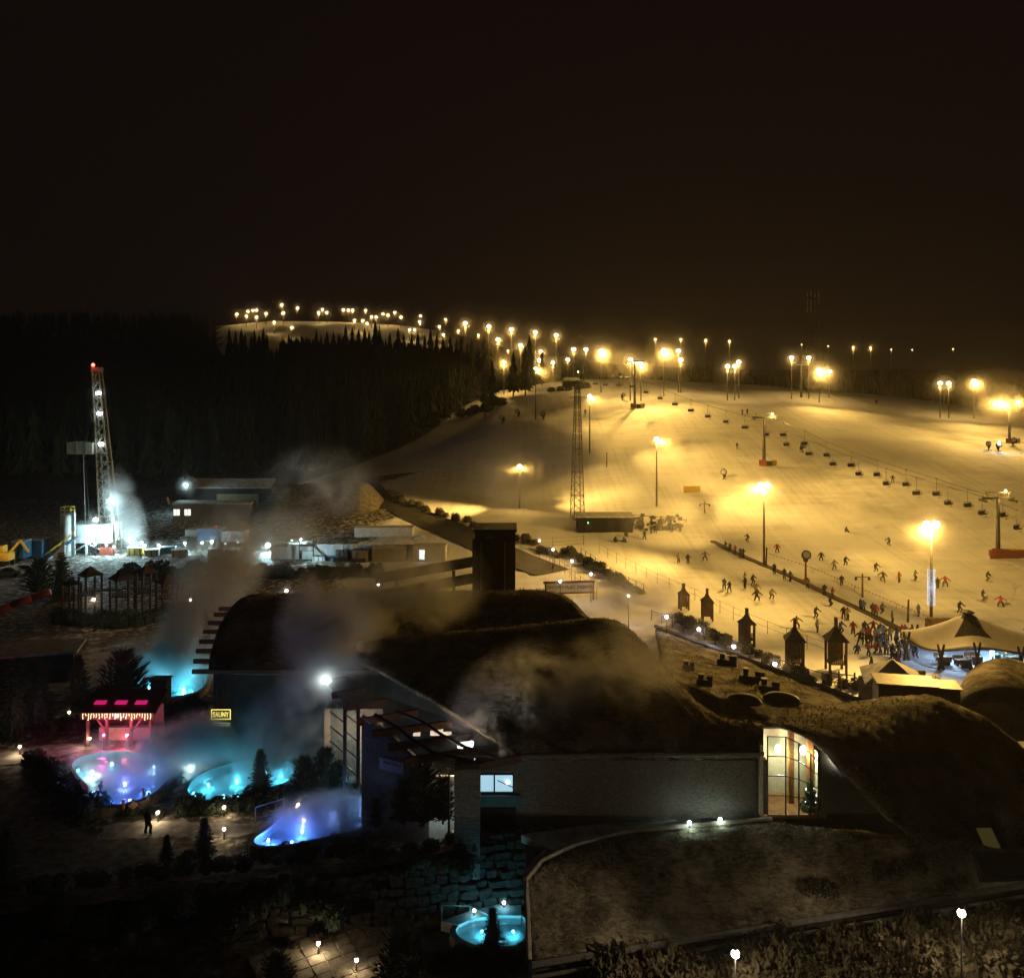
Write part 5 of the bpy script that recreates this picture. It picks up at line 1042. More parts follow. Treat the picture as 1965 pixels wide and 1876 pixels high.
# string light net on the tallest floodlight pole
b = T(1787, 1232); z_a = at(1787, 1160, b.y).z; z_b = at(1787, 1092, b.y).z
sl = thing('string_light_sleeve', 'glowing blue white string lights wrapped round the tall floodlight pole', 'string lights', (b.x, b.y, z_a))
gl = MB()
for k in range(12):
    a = k * math.pi / 6
    for j in range(26): gl.ball((.42 * math.cos(a), .42 * math.sin(a), (z_b - z_a) * j / 25 + R.uniform(-.05, .05)), .03, 4, 3)
gl.build('bulbs', emis('bulb_blue_white', (.70, .82, 1.0), 2.2), sl); wr_ = MB()
for k in range(12): a = k * math.pi / 6; wr_.bar((.4 * math.cos(a), .4 * math.sin(a), 0), (.4 * math.cos(a), .4 * math.sin(a), z_b - z_a), .01, n=3)
wr_.build('wires', mat('pale_wire', (.55, .6, .75), .5), sl); light('POINT', 'glow', (0, -.8, (z_b - z_a) / 2), 60, (.6, .75, 1), sl, .3)
pp_ = [o for o in D.objects if o.get('label', '').startswith('tall floodlight pole wrapped')][0]
MB().bar((0, 0, 0), (0, 0, 2.6), .36, .33, n=10).build('pole_padding', RED, pp_)
# start gate with red screen
b = T(1826, 1243); g_ = thing('lift_gate', 'brown framed conveyor entry gate with a red screen', 'gate', b)
for x in (-2.6, 2.6): MB().box((x, 0, 1.7), (.18, .18, 3.4)).build('post', TIMBER, g_); MB().box((x * 1.05, 0, 2.9), (.75, .2, 1.3)).build('side_panel', mat('gate_wood', (.2, .14, .07), .7, .3), g_)
MB().box((0, 0, 3.2), (5.4, .3, .75)).build('header', MATS['gate_wood'], g_); MB().box((1.2, -.2, 3.35), (1.3, .06, .4)).build('red_screen', emis('red_screen', (1, .05, .04), 1.6), g_); MB().box((1.2, -.2, 3.0), (.8, .06, .14)).build('white_text_bar', emis('white_screen', (.9, .9, 1), 1.2), g_)
MB().box((0, .8, .9), (1.6, 1.0, 1.8)).build('turnstile_cabinet', MATS['gate_wood'], g_); MB().bar((.0, .8, 1.8), (0, .8, 3.0), .09).build('lantern_post', DARKM, g_)
# hut towers of the children's park
WOODH = mat('hut_wood', (.11, .07, .04), .8, .4, 4); SHING = mat('hut_shingle', (.075, .05, .03), .85, .4, 5, stretch=(1, 1, 4))
for i, (u, v, vt, lab) in enumerate(((1312, 1170, 1120, 'farthest small wooden hut tower in the mist'), (1357, 1190, 1130, 'second wooden hut tower from the far end of the row'), (1433, 1238, 1168, 'middle wooden hut tower of the row along the fence'), (1525, 1285, 1188, 'wooden hut tower left of the nearest one'), (1604, 1288, 1186, 'nearest and largest wooden hut tower of the row'))):
    b = gz(u, v, 0); h = at(u, vt, b.y).z; w_ = h * .185; t = thing('hut_tower', lab, 'hut', (b.x, b.y, 0), R.uniform(-.2, .2), 'wooden hut towers')
    for sx in (-1, 1):
        for sy in (-1, 1): MB().box((sx * w_ * .8, sy * w_ * .8, h * .31), (.22, .22, h * .62)).build('post', WOODH, t)
    MB().box((0, 0, h * .18), (w_ * 1.7, w_ * 1.7, .15)).build('floor', WOODH, t)
    rp_ = MB()
    for k in range(9): rp_.box(((k - 4) * w_ * .2, -w_ * .85, h * .28), (.1, .06, h * .2))
    rp_.build('balustrade', WOODH, t)
    MB().box((0, w_ * .6, h * .4), (w_ * 1.3, .1, h * .42)).build('back_wall', WOODH, t)
    MB().lathe([(w_ * 1.55, 0), (w_ * 1.5, .08), (w_ * .65, h * .14), (.22, h * .25)], (0, 0, h * .60), 4).build('roof', SHING, t).rotation_euler = (0, 0, rad(45)); MB().box((0, 0, h * .93), (.32, .32, h * .18)).build('finial', WOODH, t)
# fences
def fence(label, pts, h, sp, m=TIMBER, r=.05, rails=(.9,), name='fence', mesh=None):
    L = sum((b - a).length for a, b in zip(pts[:-1], pts[1:])); rp_ = resample(pts, max(2, int(L / sp))); t = thing(name, label, 'fence', rp_[0])
    pm = MB().bar((0, 0, -.1), (0, 0, h), r, r * .9, n=5).mesh('post', m)
    for p in rp_: inst(pm, 'post', t, p - rp_[0])
    for q in rails: MB().path([p - rp_[0] + Vector((0, 0, h * q)) for p in rp_], r * .45, 4).build('rail', m, t)
    return t
fence('wooden post fence along the lamp lit path up to the red shrubs', [T(u, v) for u, v in ((1055, 1078), (1090, 1105), (1120, 1130), (1145, 1150))], 1.6, 2.2, rails=(.95, .5))
fence('second post fence on the far side of the lamp lit path', [T(u, v) for u, v in ((1115, 1068), (1150, 1092), (1190, 1118), (1235, 1140))], 1.5, 2.0, r=.07, rails=(.95,))
fence('thin pole fence along the edge of the beginner area', [T(u, v) for u, v in ((1150, 1062), (1200, 1090), (1260, 1120), (1340, 1155), (1420, 1195), (1500, 1228), (1590, 1262))], 1.7, 3.2, r=.035, rails=(.5, .95))
fence('stout wooden post fence beside the hut towers', [gz(u, v, 0) for u, v in ((1250, 1190), (1330, 1218), (1400, 1248), (1480, 1282), (1560, 1310), (1650, 1335))], 1.4, 1.8, r=.09, rails=(.9,))
fence('net fence behind the chimney tower below the kiosk', [T(u, v) for u, v in ((1000, 1052), (1060, 1050), (1120, 1046))], 1.8, 3, rails=(.2, .5, .9))
fence('slatted fence right of the pyramid roof', [gz(u, v, 0) for u, v in ((1795, 1330), (1830, 1350))], 1.8, .25, MATS['gate_wood'], .05, (.95, .1))
fence('short dark paling fence before the hut towers', [gz(u, v, 0) for u, v in ((1595, 1315), (1640, 1320))], 1.6, .5, WOODH, .11, (.8,))
# dark low hedges between the path fences
hedge('hedge', 'long dark clipped hedge beside the lamp lit path', [T(u, v) for u, v in ((1085, 1062), (1120, 1080), (1160, 1102), (1205, 1128), (1228, 1140))], 1.1, 1.0)
hedge('hedge', 'dark shrubs round the feet of the hut towers', [gz(u, v, 0) for u, v in ((1300, 1195), (1380, 1230), (1460, 1262), (1560, 1310), (1640, 1320))], 1.3, .9)
hedge('hedge', 'reddish shrubs behind the topmost path lamps', [T(u, v) for u, v in ((1040, 1056), (1070, 1070))], .9, .8, BL)
# path lamps
PL = [(1035, 1037, 'topmost orange tinted path lamp behind the tower', (1, .62, .35)), (1061, 1054, 'second orange tinted path lamp from the top', (1, .62, .35)), (1097, 1076, 'white path lamp third from the top of the path', (1, .85, .82)), (1134, 1101, 'white path lamp above the playground banner', (1, .85, .82)), (1075, 1115, 'white lamp behind the playground banner', (1, .85, .82)), (1206, 1143, 'white path lamp standing in golden mist', (1, .85, .9)), (1279, 1183, 'white path lamp below the farthest hut tower', (1, .85, .9)), (1341, 1207, 'white path lamp left of the middle hut tower', (1, .85, .9)), (1408, 1240, 'white path lamp below the middle hut tower', (1, .85, .9)), (1487, 1274, 'lowest white path lamp left of the two near hut towers', (1, .85, .9)),
      (726, 1121, 'pinkish lamp among dark branches left of the tower', (1, .75, .68)), (550, 1133, 'pinkish lamp just above the back hall ridge', (1, .75, .68)), (366, 1150, 'hazy lamp glowing in steam left of the back hall', (1, .75, .6)), (180, 1150, 'warm lamp in front of the wooden playground', (1, .68, .42))]
for (u, v, lab, c) in PL:
    bollard(u, v, 0, lab, 110 if u > 1000 else 150, c, 4.0, .2, 'path lamps', 2.2, 'path_lamp', 12)
# banner of the winter playground
b = T(1100, 1152); t = thing('playground_banner', 'banner reading PLAC ZABAW on a timber frame behind the grass roof', 'banner', (b.x, b.y, b.z), .12)
x0 = at(1042, 1140, b.y).x - b.x; x1 = at(1142, 1140, b.y).x - b.x
for x in (x0 + .3, x1 - .2): MB().box((x, 0, 1.4), (.2, .2, 2.8)).build('post', TIMBER, t)
MB().box(((x0 + x1) / 2, 0, 2.65), (x1 - x0, .2, .3)).build('top_beam', TIMBER, t); MB().box(((x0 + x1) / 2, 0, 1.1), (x1 - x0, .2, .2)).build('bottom_beam', TIMBER, t)
MB().box(((x0 + x1) / 2, -.02, 1.88), (x1 - x0 - .5, .06, 1.3)).build('board', mat('banner_cream', (.5, .46, .38), .7, .1), t)
o = inst(text_mesh('ZIMOWY PLAC ZABAW', .62, mat('lettering_dark', (.05, .04, .03), .7)), 'lettering', t, ((x0 + x1) / 2, -.07, 1.9)); o.rotation_euler = (rad(90), 0, 0); o.scale = ((x1 - x0 - .8) / max(.1, o.dimensions.x or 6.5),) * 1 + (1.1, 1)
# pyramid roof kiosk and boxes at lower right
q = gz(1712, 1345, 0); t = thing('pyramid_kiosk', 'low kiosk with a snowy pyramid roof beside the grass roof', 'kiosk', (q.x, q.y, 0), .5)
MB().box((0, 0, 1.1), (4.4, 4.4, 2.2)).build('wall', DARKW, t); MB().lathe([(3.9, 0), (3.85, .1), (.1, 1.9)], (0, 0, 2.2), 4).build('roof', MATS['snowy_roof'], t); MB().box((1.4, -2.3, 2.4), (.5, .2, .15)).build('roof_lamp', HOTW, t)
for i, (u, v, w_, d_, h_, lab) in enumerate(((1735, 1352, 4.5, 2.5, 2.6, 'black plant box building right of the parapet'), (1790, 1345, 3.8, 2, 2.0, 'lower black plant box with a pale snowy top'))):
    q = gz(u, v, 4.5); t = thing('plant_box', lab, 'plant box', (q.x, q.y, 4.5), -.2); MB().box((0, 0, h_ / 2 - .6), (w_, d_, h_)).build('casing', DARKM, t); MB().box((0, 0, h_ - .55), (w_ + .3, d_ + .3, .12)).build('lid', MATS['frosted_lid'], t)
# log branches sculpture by the kiosk
t = thing('log_fence', 'crossed rough logs standing behind the pyramid roof', 'log fence', gz(1700, 1300, 0))
for k in range(6): x = k * .75 - 2; MB().bar((x, 0, 0), (x + R.uniform(-.5, .5), R.uniform(-.3, .3), R.uniform(1.2, 2.4)), .14, .1, n=6).build('log', WOODH, t)
MB().bar((-2, 0, 1.0), (2, 0, 1.2), .1, n=6).build('log', WOODH, t)
# tent pavilion
b = gz(1885, 1290, 0); tn = thing('tent_pavilion', 'white tensile tent pavilion lit blue inside at the slope foot', 'tent', (b.x + 1.2, b.y + 4.6, 0))
def tent_rim(a): return Vector((7.6 * math.cos(a), 5.2 * math.sin(a), 2.35 + .35 * math.cos(4 * a + .6)))
NA = 48; rows = []
for k in range(9):
    f = k / 8; r_ = []
    for j in range(NA + 1):
        a = 2 * math.pi * j / NA; p = tent_rim(a); z = p.z + (5.0 - p.z) * f ** 1.55 - .18 * math.sin(4 * a) * (1 - f); r_.append(Vector((p.x * (1 - f * .93) - .4 * f, p.y * (1 - f * .93), z)))
    rows.append(r_)
MB().grid(rows, .06).build('canopy', mat('tent_canvas', (.74, .71, .64), .6, .08, 1), tn, True)
MB().lathe([(1.0, 0), (.8, .15), (.35, .3), (.75, .6), (.2, .8)], (-.4, 0, 4.7), 9).build('crown_cap', DARKM, tn)
# dark mesh patch on the front left of the canopy
pr = []
for f in (.48, .6, .72, .84, .96):
    r_ = []
    for j in range(7):
        a = math.pi * 1.42 + (j - 3) * .16; p = tent_rim(a); z = p.z + (5.0 - p.z) * f ** 1.55 - .18 * math.sin(4 * a) * (1 - f); r_.append(Vector((p.x * (1 - f * .93) - .4 * f, p.y * (1 - f * .93), z + .06)))
    pr.append(r_)
MB().grid(pr, .03).build('dark_canopy_patch', mat('dark_mesh', (.03, .027, .025), .9), tn)
ro = MB(); ro.path([tent_rim(2 * math.pi * j / 32) for j in range(33)], .07, 4); ro.build('rim_rope', TIMBER, tn)
for a in (3.25, 3.95, 4.45, 5.1, 5.7, 0.3, 1.2, 2.2):
    p = tent_rim(a); lp_ = MB()
    for s in (-1, 1): lp_.bar((p.x - s * .25, p.y, 0), (p.x + s * .35, p.y, p.z + .7), .17, .12, n=6)
    lp_.build('log_post', WOODH, tn)
MB().bar((-.4, 0, 0), (-.4, 0, 4.7), .2, n=8).build('centre_pole', WOODH, tn)
MB().prism([(7.4 * math.cos(k * .262), 5.0 * math.sin(k * .262)) for k in range(24)], -.05, .06).build('floor', mat('tent_floor', (.25, .27, .3), .6, .3), tn)
light('POINT', 'tent_light', (-3, -1, 2.0), 900, (.55, .75, 1), tn, .3); light('POINT', 'tent_light', (3.5, -1.5, 2.0), 900, (.25, .65, 1), tn, .3); light('POINT', 'tent_light', (0, -2.5, 2.0), 60, (1, .4, .5), tn, .2)
MB().box((.4, -3.6, 1.6), (.5, .12, .9)).build('blue_screen', emis('blue_screen', (.4, .75, 1), 2.5), tn)
for (x, y) in ((-4, -1.6), (-2.4, -2.6), (-.6, -1.6), (1.8, -2.6), (3.8, -1.6)):
    tb2 = MB(); tb2.box((x, y, .75), (1.3, .7, .06)); tb2.box((x - .5, y, .37), (.07, .5, .74)); tb2.box((x + .5, y, .37), (.07, .5, .74)); tb2.build('table', WOODH, tn)
    for s in (-.75, .75): c2 = MB(); c2.box((x, y + s, .45), (1.2, .3, .05)); c2.box((x, y + s * 1.15, .75), (1.2, .05, .5)); c2.box((x, y + s, .22), (.9, .1, .44)); c2.build('bench', WOODH, tn)
for (x, y, c) in ((-1.2, -1, (1, .2, .3)), (.6, -4.2, (.1, 1, .5)), (3.0, -1, (.2, .5, 1)), (1.9, -3.6, (1, .5, .2))): MB().ball((x, y, 1.9), .11, 7, 5).build('coloured_lamp', emis('lamp_%d' % int(c[0] * 10 + c[1] * 100), c, 4), tn)
b = gz(1955, 1300, 0); t = thing('light_kart', 'small ride with blue and green lights at the right edge of the tent', 'ride', b); MB().box((0, 0, .4), (2.0, 1.0, .5)).build('body', DARKM, t); MB().box((.3, 0, .9), (.8, .7, .5)).build('seat', DARKM, t)
for k, c in enumerate(((.2, .4, 1), (.1, 1, .4), (.3, .5, 1), (.5, .6, 1))): MB().ball((-.9 + k * .6, -.55, .45), .11, 7, 5).build('lamp', emis('kart_%d' % int(c[1] * 10 + c[0] * 100), c, 6), t)
light('POINT', 'kart_light', (0, -1.0, .8), 60, (.3, .5, 1), t, .1)
b = gz(1936, 1330, 0); t = thing('timber_arch', 'brown curved arch at the right edge before the tent', 'arch', b); am = MB(); am.path([(2.6 * math.cos(math.pi * k / 14), 0, 2.4 * math.sin(math.pi * k / 14)) for k in range(15)], .3, 7); am.build('arch_ring', WOODH, t); MB().box((0, .3, .3), (4.6, .3, .3)).build('cross_sill', WOODH, t)
# cabinet with poster and bench-like rack
b = gz(1757, 1318, 0); t = thing('notice_board', 'small dark notice board beside the seated pair', 'notice board', b); MB().box((.5, 0, 1.2), (1.0, .12, 1.0)).build('board', WOODH, t); MB().bar((.5, 0, 0), (.5, 0, .8), .06).build('post', WOODH, t)
for (u, v, w_, lab) in ((1328, 945, 3.6, 'yellow safety net screen round a hose post on the slope'), (1935, 1072, 6.5, 'dark and orange safety fence below the right pylon')):
    b = T(u, v); t = thing('safety_screen', lab, 'safety net', b, .1); MB().box((0, 0, .7), (w_, .08, 1.4)).build('net', YEL if w_ < 5 else ORANGE, t)
    for s in (-.5, 0, .5): MB().bar((s * w_, .06, 0), (s * w_, .06, 1.6), .05, n=5).build('stake', TIMBER, t)
# ------------------------------------------------------------------ beams of the floodlights over the slope: azimuth, reach in metres, power
BEAMS = {
 'tall floodlight pole wrapped': [(60, 75, 22859), (150, 75, 14619), (30, 75, 8876), (120, 40, 4317), (222, 50, 16000), (250, 45, 6000), (228, 75, 6500)],
 'floodlight pole standing midway': [(180, 75, 36000), (0, 75, 10772), (120, 75, 17563), (30, 75, 7952), (210, 40, 8976), (255, 75, 9000), (222, 75, 5500)],
 'floodlight glowing in drifting steam': [(0, 40, 14000), (180, 40, 22000), (30, 75, 15000)],
 'thin floodlight pole close behind': [(330, 75, 30301), (270, 40, 6673)],
 'floodlight pole to the right of the lattice': [(0, 75, 28890), (330, 75, 20177), (60, 40, 6330), (30, 75, 9682), (120, 40, 4118)],
 'chairlift pylon in the middle': [(330, 75, 13722), (90, 40, 5275), (300, 75, 8880)],
 'right floodlight of the close group': [(270, 40, 4519), (270, 75, 23761)],
 'floodlight pole on the crest of the dark': [(330, 75, 24327)],
 'tall chairlift pylon near the right edge': [(200, 75, 16000), (250, 40, 7000), (280, 75, 12000), (160, 75, 12000)],
 'large bright floodlight right of the lift': [(275, 75, 20000), (310, 75, 12000)],
 'large bright floodlight on the crest': [(265, 75, 22000), (300, 75, 14000)],
 'wide bright floodlight at the foot': [(255, 75, 22000), (285, 75, 16000)],
 'single floodlight on a thin pole': [(240, 75, 20000), (270, 75, 14000)],
}
for key, bl in BEAMS.items():
    t = [o for o in COL.objects if o.get('label', '').startswith(key)][0]
    hd = [c for c in t.children if c.name.startswith('lamp_head')][0]
    p = sum((Vector(c) for c in hd.bound_box), Vector()) / 8 + Vector((0, -.5, -.45))
    for az, ds, pw in bl:
        a = p + t.location; q = Vector((a.x + ds * math.cos(rad(az)), a.y + ds * math.sin(rad(az)), 0)); q.z = tz(q.x, q.y)
        light('SPOT', 'lamp_beam', p, pw * 2.75, AMBER, t, .3, q - t.location, 80)
# ================================================================== drilling yard
WHITEP = mat('white_panel', (.62, .66, .66), .55, .15, 1.5); YELR = mat('yellow_rail', (.65, .48, .06), .5); BLUEC = mat('blue_container', (.03, .12, .26), .5, .2, 2); TAN = mat('tan_container', (.32, .25, .13), .6, .2, 2); GREYC = mat('grey_container', (.55, .56, .54), .6, .15, 1.5)
LED = emis('led_work_lamp', (.85, .97, 1.0), 14); MUD = mat('frosted_earth', (.13, .115, .09), .95, .5, 1.2, bump=.9)
RY = 160.0
rb = at(216, 1062, RY); rig = thing('drill_rig', 'tall lit drilling rig with leaning lattice mast and white cabin', 'drill rig', (rb.x, RY, 0))
def rl_(u, v, y=RY): return at(u, v, y) - rig.location
mtop = rl_(186, 712); mbot = rl_(214, 1060); n = 20
cs = [[lerp(mbot, mtop, k / n) + Vector((sx * (1.35 - .75 * k / n), sy * (1.2 - .6 * k / n), 0)) for sx, sy in ((-1, -1), (1, -1), (1, 1), (-1, 1))] for k in range(n + 1)]
RIGS = mat('rig_steel', (.15, .13, .09), .5, .3, 2, metal=.2)
for j in range(4): m = MB(); m.path([c[j] for c in cs], .16, 5); m.build('mast_leg', RIGS, rig)
br = MB()
for k in range(n):
    for j in range(4): br.bar(cs[k][j], cs[k + 1][(j + 1) % 4], .075, n=4, cap=False); br.bar(cs[k][j], cs[k][(j + 1) % 4], .075, n=4, cap=False)
br.build('mast_bracing', RIGS, rig)
MB().box(mtop + Vector((0, 0, .3)), (1.6, 1.4, .8)).build('crown_block', RIGS, rig); MB().ball(mtop + Vector((-.4, -.6, 1.1)), .3, 8, 6).build('red_lamp', emis('aviation_red', (1, .08, .05), 12), rig); light('POINT', 'red_light', mtop + Vector((-.4, -1.2, 1.1)), 120, (1, .08, .05), rig, .1)
for u, v in ((194, 754), (196, 793), (199, 851)):
    p = rl_(u + 1, v); MB().box(p + Vector((0, -1.2, 0)), (.75, .3, .5)).build('mast_lamp', LED, rig); light('POINT', 'mast_light', p + Vector((0, -1.9, 0)), 140, COOL, rig, .2); q = p + rig.location; BLOOM.append((q.x, q.y - 1.3, q.z, 2.4))
p = rl_(160, 859); MB().box(p, (4.6, 3.0, 2.1)).build('monkey_board', mat('monkey_board_net', (.32, .29, .23), .8, .3, 2, stretch=(1, 1, 6)), rig)
for dx in (-2.2, -.6, 1.0): MB().box(p + Vector((dx, -1.55, .2)), (.1, .1, 2.9)).build('board_post', RIGS, rig)
MB().path([p + Vector((0, 0, -1)), rl_(164, 1003)], .08).build('stand_pipe', MATS['zinc'], rig); MB().path([rl_(172, 1003), rl_(163, 868), rl_(184, 735)], .04, 4).build('guy_line', DARKM, rig)
pl = MB()
for k in range(4): pl.path([rl_(186 + k * 2.4, 840 + k * 6), rl_(194 + k * 2.4, 870)], .07, 4)
pl.build('drill_pipes', MATS['zinc'], rig)
ca = rl_(183, 1020); MB().box(ca, (7.6, 5, 3.2)).build('cabin', WHITEP, rig)
for x, s in ((-2.3, .06), (.3, .05), (2.2, .06)): MB().box(ca + Vector((x, -2.56, 0)), (.1, .08, 3.1)).build('cabin_rib', mat('rib_grey', (.4, .42, .42), .6), rig)
MB().box(ca + Vector((-2.6, -2.58, -.3)), (.9, .06, 2.0)).build('cabin_door', MATS['rib_grey'], rig)
for x in (-3.4, -.6, 2.9):
    for y in (-2, 2): MB().box((ca.x + x, y, (ca.z - 1.6) / 2), (.35, .35, ca.z - 1.6)).build('substructure_leg', WHITEP if y < 0 else DARKM, rig)
MB().bar((ca.x - 3.2, -2, .4), (ca.x - .6, -2, ca.z - 1.8), .14, n=4).build('diagonal_brace', WHITEP, rig); MB().bar((ca.x + 2.8, -2, .4), (ca.x - .4, -2, ca.z - 1.8), .14, n=4).build('diagonal_brace', WHITEP, rig)
MB().box((rl_(190, 1050).x + 2.6, -2.2, .4), (2.2, 1.6, 2.2)).build('red_generator', RED, rig)
def yard_lamp(u, v, y, label, pw, r=.2, h=None, mist=2.0, col=COOL):  # mist sizes the bloom volume added at the lamp
    p = at(u, v, y); bz = tz(p.x, y); t = thing('work_lamp', label, 'work lamp', (p.x, p.y, bz), 0, 'white work lamps of the drilling yard'); h = p.z - bz
    MB().bar((0, 0, 0), (0, 0, max(.3, h - r)), .07, n=6).build('pole', DARKM, t); MB().ball((0, 0, h), r, 9, 6).build('lamp_head', LED, t, True); light('POINT', 'lamp_light', (0, -r - .35, h), pw, col, t, .15); BLOOM.append((p.x, p.y, p.z, mist))
YL = [(184, 997, 157, 'big glaring lamp on the rig cabin roof', 1000, .45, 3.6), (217, 996, 157.5, 'small lamp at the rig cabin right edge', 500, .2, 2), (217, 961, 157, 'lamp on the mast above the rig cabin', 700, .25, 2.2), (172, 1040, 156, 'lamp under the rig cabin left corner', 500, .2, 2), (183, 1043, 156, 'blue tinted lamp under the rig cabin', 600, .25, 2), (219, 1049, 156, 'lamp under the rig cabin right corner', 500, .2, 2),
 (252, 1040, 158, 'strong yard lamp just right of the rig steam', 1500, .3, 3), (272, 1040, 160, 'left of the twin yard lamps right of the rig', 600, .2, 2), (278, 1046, 158, 'lower of the twin yard lamps right of the rig', 600, .2, 2), (305, 1046, 158, 'blue tinted yard lamp before the dark container', 600, .22, 2), (355, 1042, 160, 'yard lamp left of the warm yard lamp', 700, .22, 2), (388, 1041, 160, 'yard lamp just before the steam column', 700, .22, 2), (407, 1039, 160, 'strong warm yard lamp at the steam edge', 1300, .3, 3), (433, 1043, 160, 'tiny yard lamp inside the steam', 150, .12, 1.2), (456, 1040, 160, 'small yard lamp right inside the steam', 350, .18, 1.6), (514, 1046, 158, 'largest glaring yard lamp in the steam before the white tarpaulin', 4200, .55, 5), (560, 1037, 165, 'tiny square lamp between glare and tarpaulin', 150, .12, 1.2), (578, 1035, 165, 'lamp on the scaffold tower left of the tarpaulin', 800, .22, 2.2), (358, 930, 200, 'tall yard floodlight over the lit window house', 1700, .35, 3.2)]
for (u, v, y, lab, pw, r, mi) in YL: yard_lamp(u, v, y, lab, pw * 1.0, r * .85, mist=min(3.2, mi))
# silo and stairs
b = at(130, 1075, 157); si = thing('white_silo', 'tall white cylindrical silo with a yellow top rail left of the rig', 'silo', (b.x, 157, 0)); hh = at(130, 985, 157).z
MB().lathe([(1.15, .0), (1.25, .3), (1.25, hh - .3), (1.0, hh)], n=20).build('tank', WHITEP, si, True); MB().box((1.3, -.5, hh / 2 + .3), (.5, .5, hh)).build('ladder_shaft', MATS['rib_grey'], si)
ra = MB()
for z in (.6, 1.2): ra.path([(-.9, -.7, hh + z), (.9, -.7, hh + z), (.9, .7, hh + z), (-.9, .7, hh + z), (-.9, -.7, hh + z)], .05, 4)
for x in (-.9, .9):
    for y in (-.7, .7): ra.bar((x, y, hh - .2), (x, y, hh + 1.2), .05, n=4)
ra.build('top_rail', YELR, si)
s0 = at(90, 1085, 153); s1 = at(145, 1042, 156); stt = thing('rig_staircase', 'white sided staircase with yellow handrail up to the rig cabin', 'stairs', (s0.x, s0.y, 0)); dv = s1 - s0
for k in range(12): q = dv * (k / 11); MB().box((q.x, q.y, q.z * 1.0 + .1), (.45, 1.2, .08)).build('step', MATS['rib_grey'], stt)
for y in (-.65, .65): MB().bar((0, y, .2), (dv.x, dv.y + y, dv.z + .2), .12, n=4).build('stringer', BLUEC, stt); MB().path([(0, y, 1.2), (dv.x, dv.y + y, dv.z + 1.2)], .06).build('handrail', YELR, stt)
MB().add([Vector((dv.x * .45, -.8, 0)), Vector((dv.x * 1.0, -.8, 0)), Vector((dv.x * 1.0, -.8, dv.z * .95)), Vector((dv.x * .45, -.8, dv.z * .4)), Vector((dv.x * .45, -.6, 0)), Vector((dv.x * 1.0, -.6, 0)), Vector((dv.x * 1.0, -.6, dv.z * .95)), Vector((dv.x * .45, -.6, dv.z * .4))], [(0, 1, 2, 3), (7, 6, 5, 4), (0, 3, 7, 4), (1, 5, 6, 2), (3, 2, 6, 7)]).build('side_panel', WHITEP, stt)
# containers
def container(u0, v0, u1, v1, y, m, label, ribs=True, depth=2.6, lit=None, z=None):
    a = at(u0, v1, y); b = at(u1, v0, y); w_ = b.x - a.x; h_ = b.z - a.z; bz = a.z
    t = thing('container', label, 'container', ((a.x + b.x) / 2, y + depth / 2, bz), 0, 'containers in the yard')
    MB().box((0, 0, h_ / 2), (w_, depth, h_)).build('shell', m, t)
    if ribs:
        r_ = MB(); k = int(w_ / .45)
        for i in range(k): r_.box((-w_ / 2 + (i + .5) * w_ / k, -depth / 2 - .03, h_ / 2), (.2, .08, h_ * .9))
        r_.build('ribs', m, t)
    MB().box((0, 0, h_ + .04), (w_ + .1, depth + .1, .1)).build('roof_frost', MATS['snowy_roof'], t)
    if lit: MB().box((lit * w_, -depth / 2 - .05, h_ * .5), (.9, .06, 1.6)).build('lit_door', emis('lit_door', (.8, .95, 1), 1.5), t)
container(680, 1013, 792, 1040, 168, GREYC, 'long pale ribbed container stacked above the white tarpaulin')
container(714, 1052, 778, 1082, 150, TAN, 'tan ribbed container in front of the white tarpaulin')
container(792, 1048, 855, 1080, 150, GREYC, 'grey container with a lit white doorway at the right of the yard', lit=-.22)
container(22, 1040, 45, 1072, 152, BLUEC, 'bright blue container at the far left of the yard'); container(47, 1037, 80, 1070, 155, BLUEC, 'dark blue container behind the bright blue one')
container(378, 1016, 425, 1043, 168, BLUEC, 'dark blue container right of the red lights', ribs=False); container(425, 1020, 470, 1044, 167, GREYC, 'dim grey container beside the dark blue one', ribs=False); container(355, 1017, 378, 1033, 173, GREYC, 'small pale container left of the dark blue one')
container(520, 1050, 552, 1076, 152.5, WHITEP, 'white site container below the largest yard lamp'); container(676, 1058, 706, 1080, 150, TAN, 'low brown box container left of the tan one')
# tarpaulin wall
a = at(552, 1078, 152.5); b = at(795, 1044, 152.5); t = thing('tarpaulin_wall', 'long white tarpaulin wall behind the tan container', 'tarpaulin', ((a.x + b.x) / 2, 152.5, 0)); w_ = b.x - a.x; hz_ = b.z
MB().grid([[(-w_ / 2 + w_ * k / 40, .25 * math.sin(k * 1.7) + .1 * math.sin(k * 4.1), z) for k in range(41)] for z in (0, hz_ / 2, hz_)], .0).build('sheet', mat('tarpaulin', (.60, .62, .66), .6, .15, .6), t, True)
for k in range(9): MB().bar((-w_ / 2 + w_ * k / 8, .5, 0), (-w_ / 2 + w_ * k / 8, .5, hz_), .08, n=5).build('support', DARKM, t)
light('POINT', 'yard_light', (-w_ * .25, -4, 2.4), 500, COOL, t, .2)
b = at(860, 1056, 172); t = thing('storage_dome', 'pale rounded storage tent right of the stacked container', 'storage tent', (at(806, 1046, 166).x, 166, .2)); am = [(1.9 * math.cos(math.pi * k / 12), 0, 1.7 * math.sin(math.pi * k / 12)) for k in range(13)]
MB().grid([[Vector(p) + Vector((0, y, 0)) for p in am] for y in (-1, 3)], .08).build('cover', MATS['tarpaulin'], t, True); MB().add([Vector(p) + Vector((0, -.9, 0)) for p in am], [tuple(range(12, -1, -1))]).build('end_panel', MATS['tarpaulin'], t)
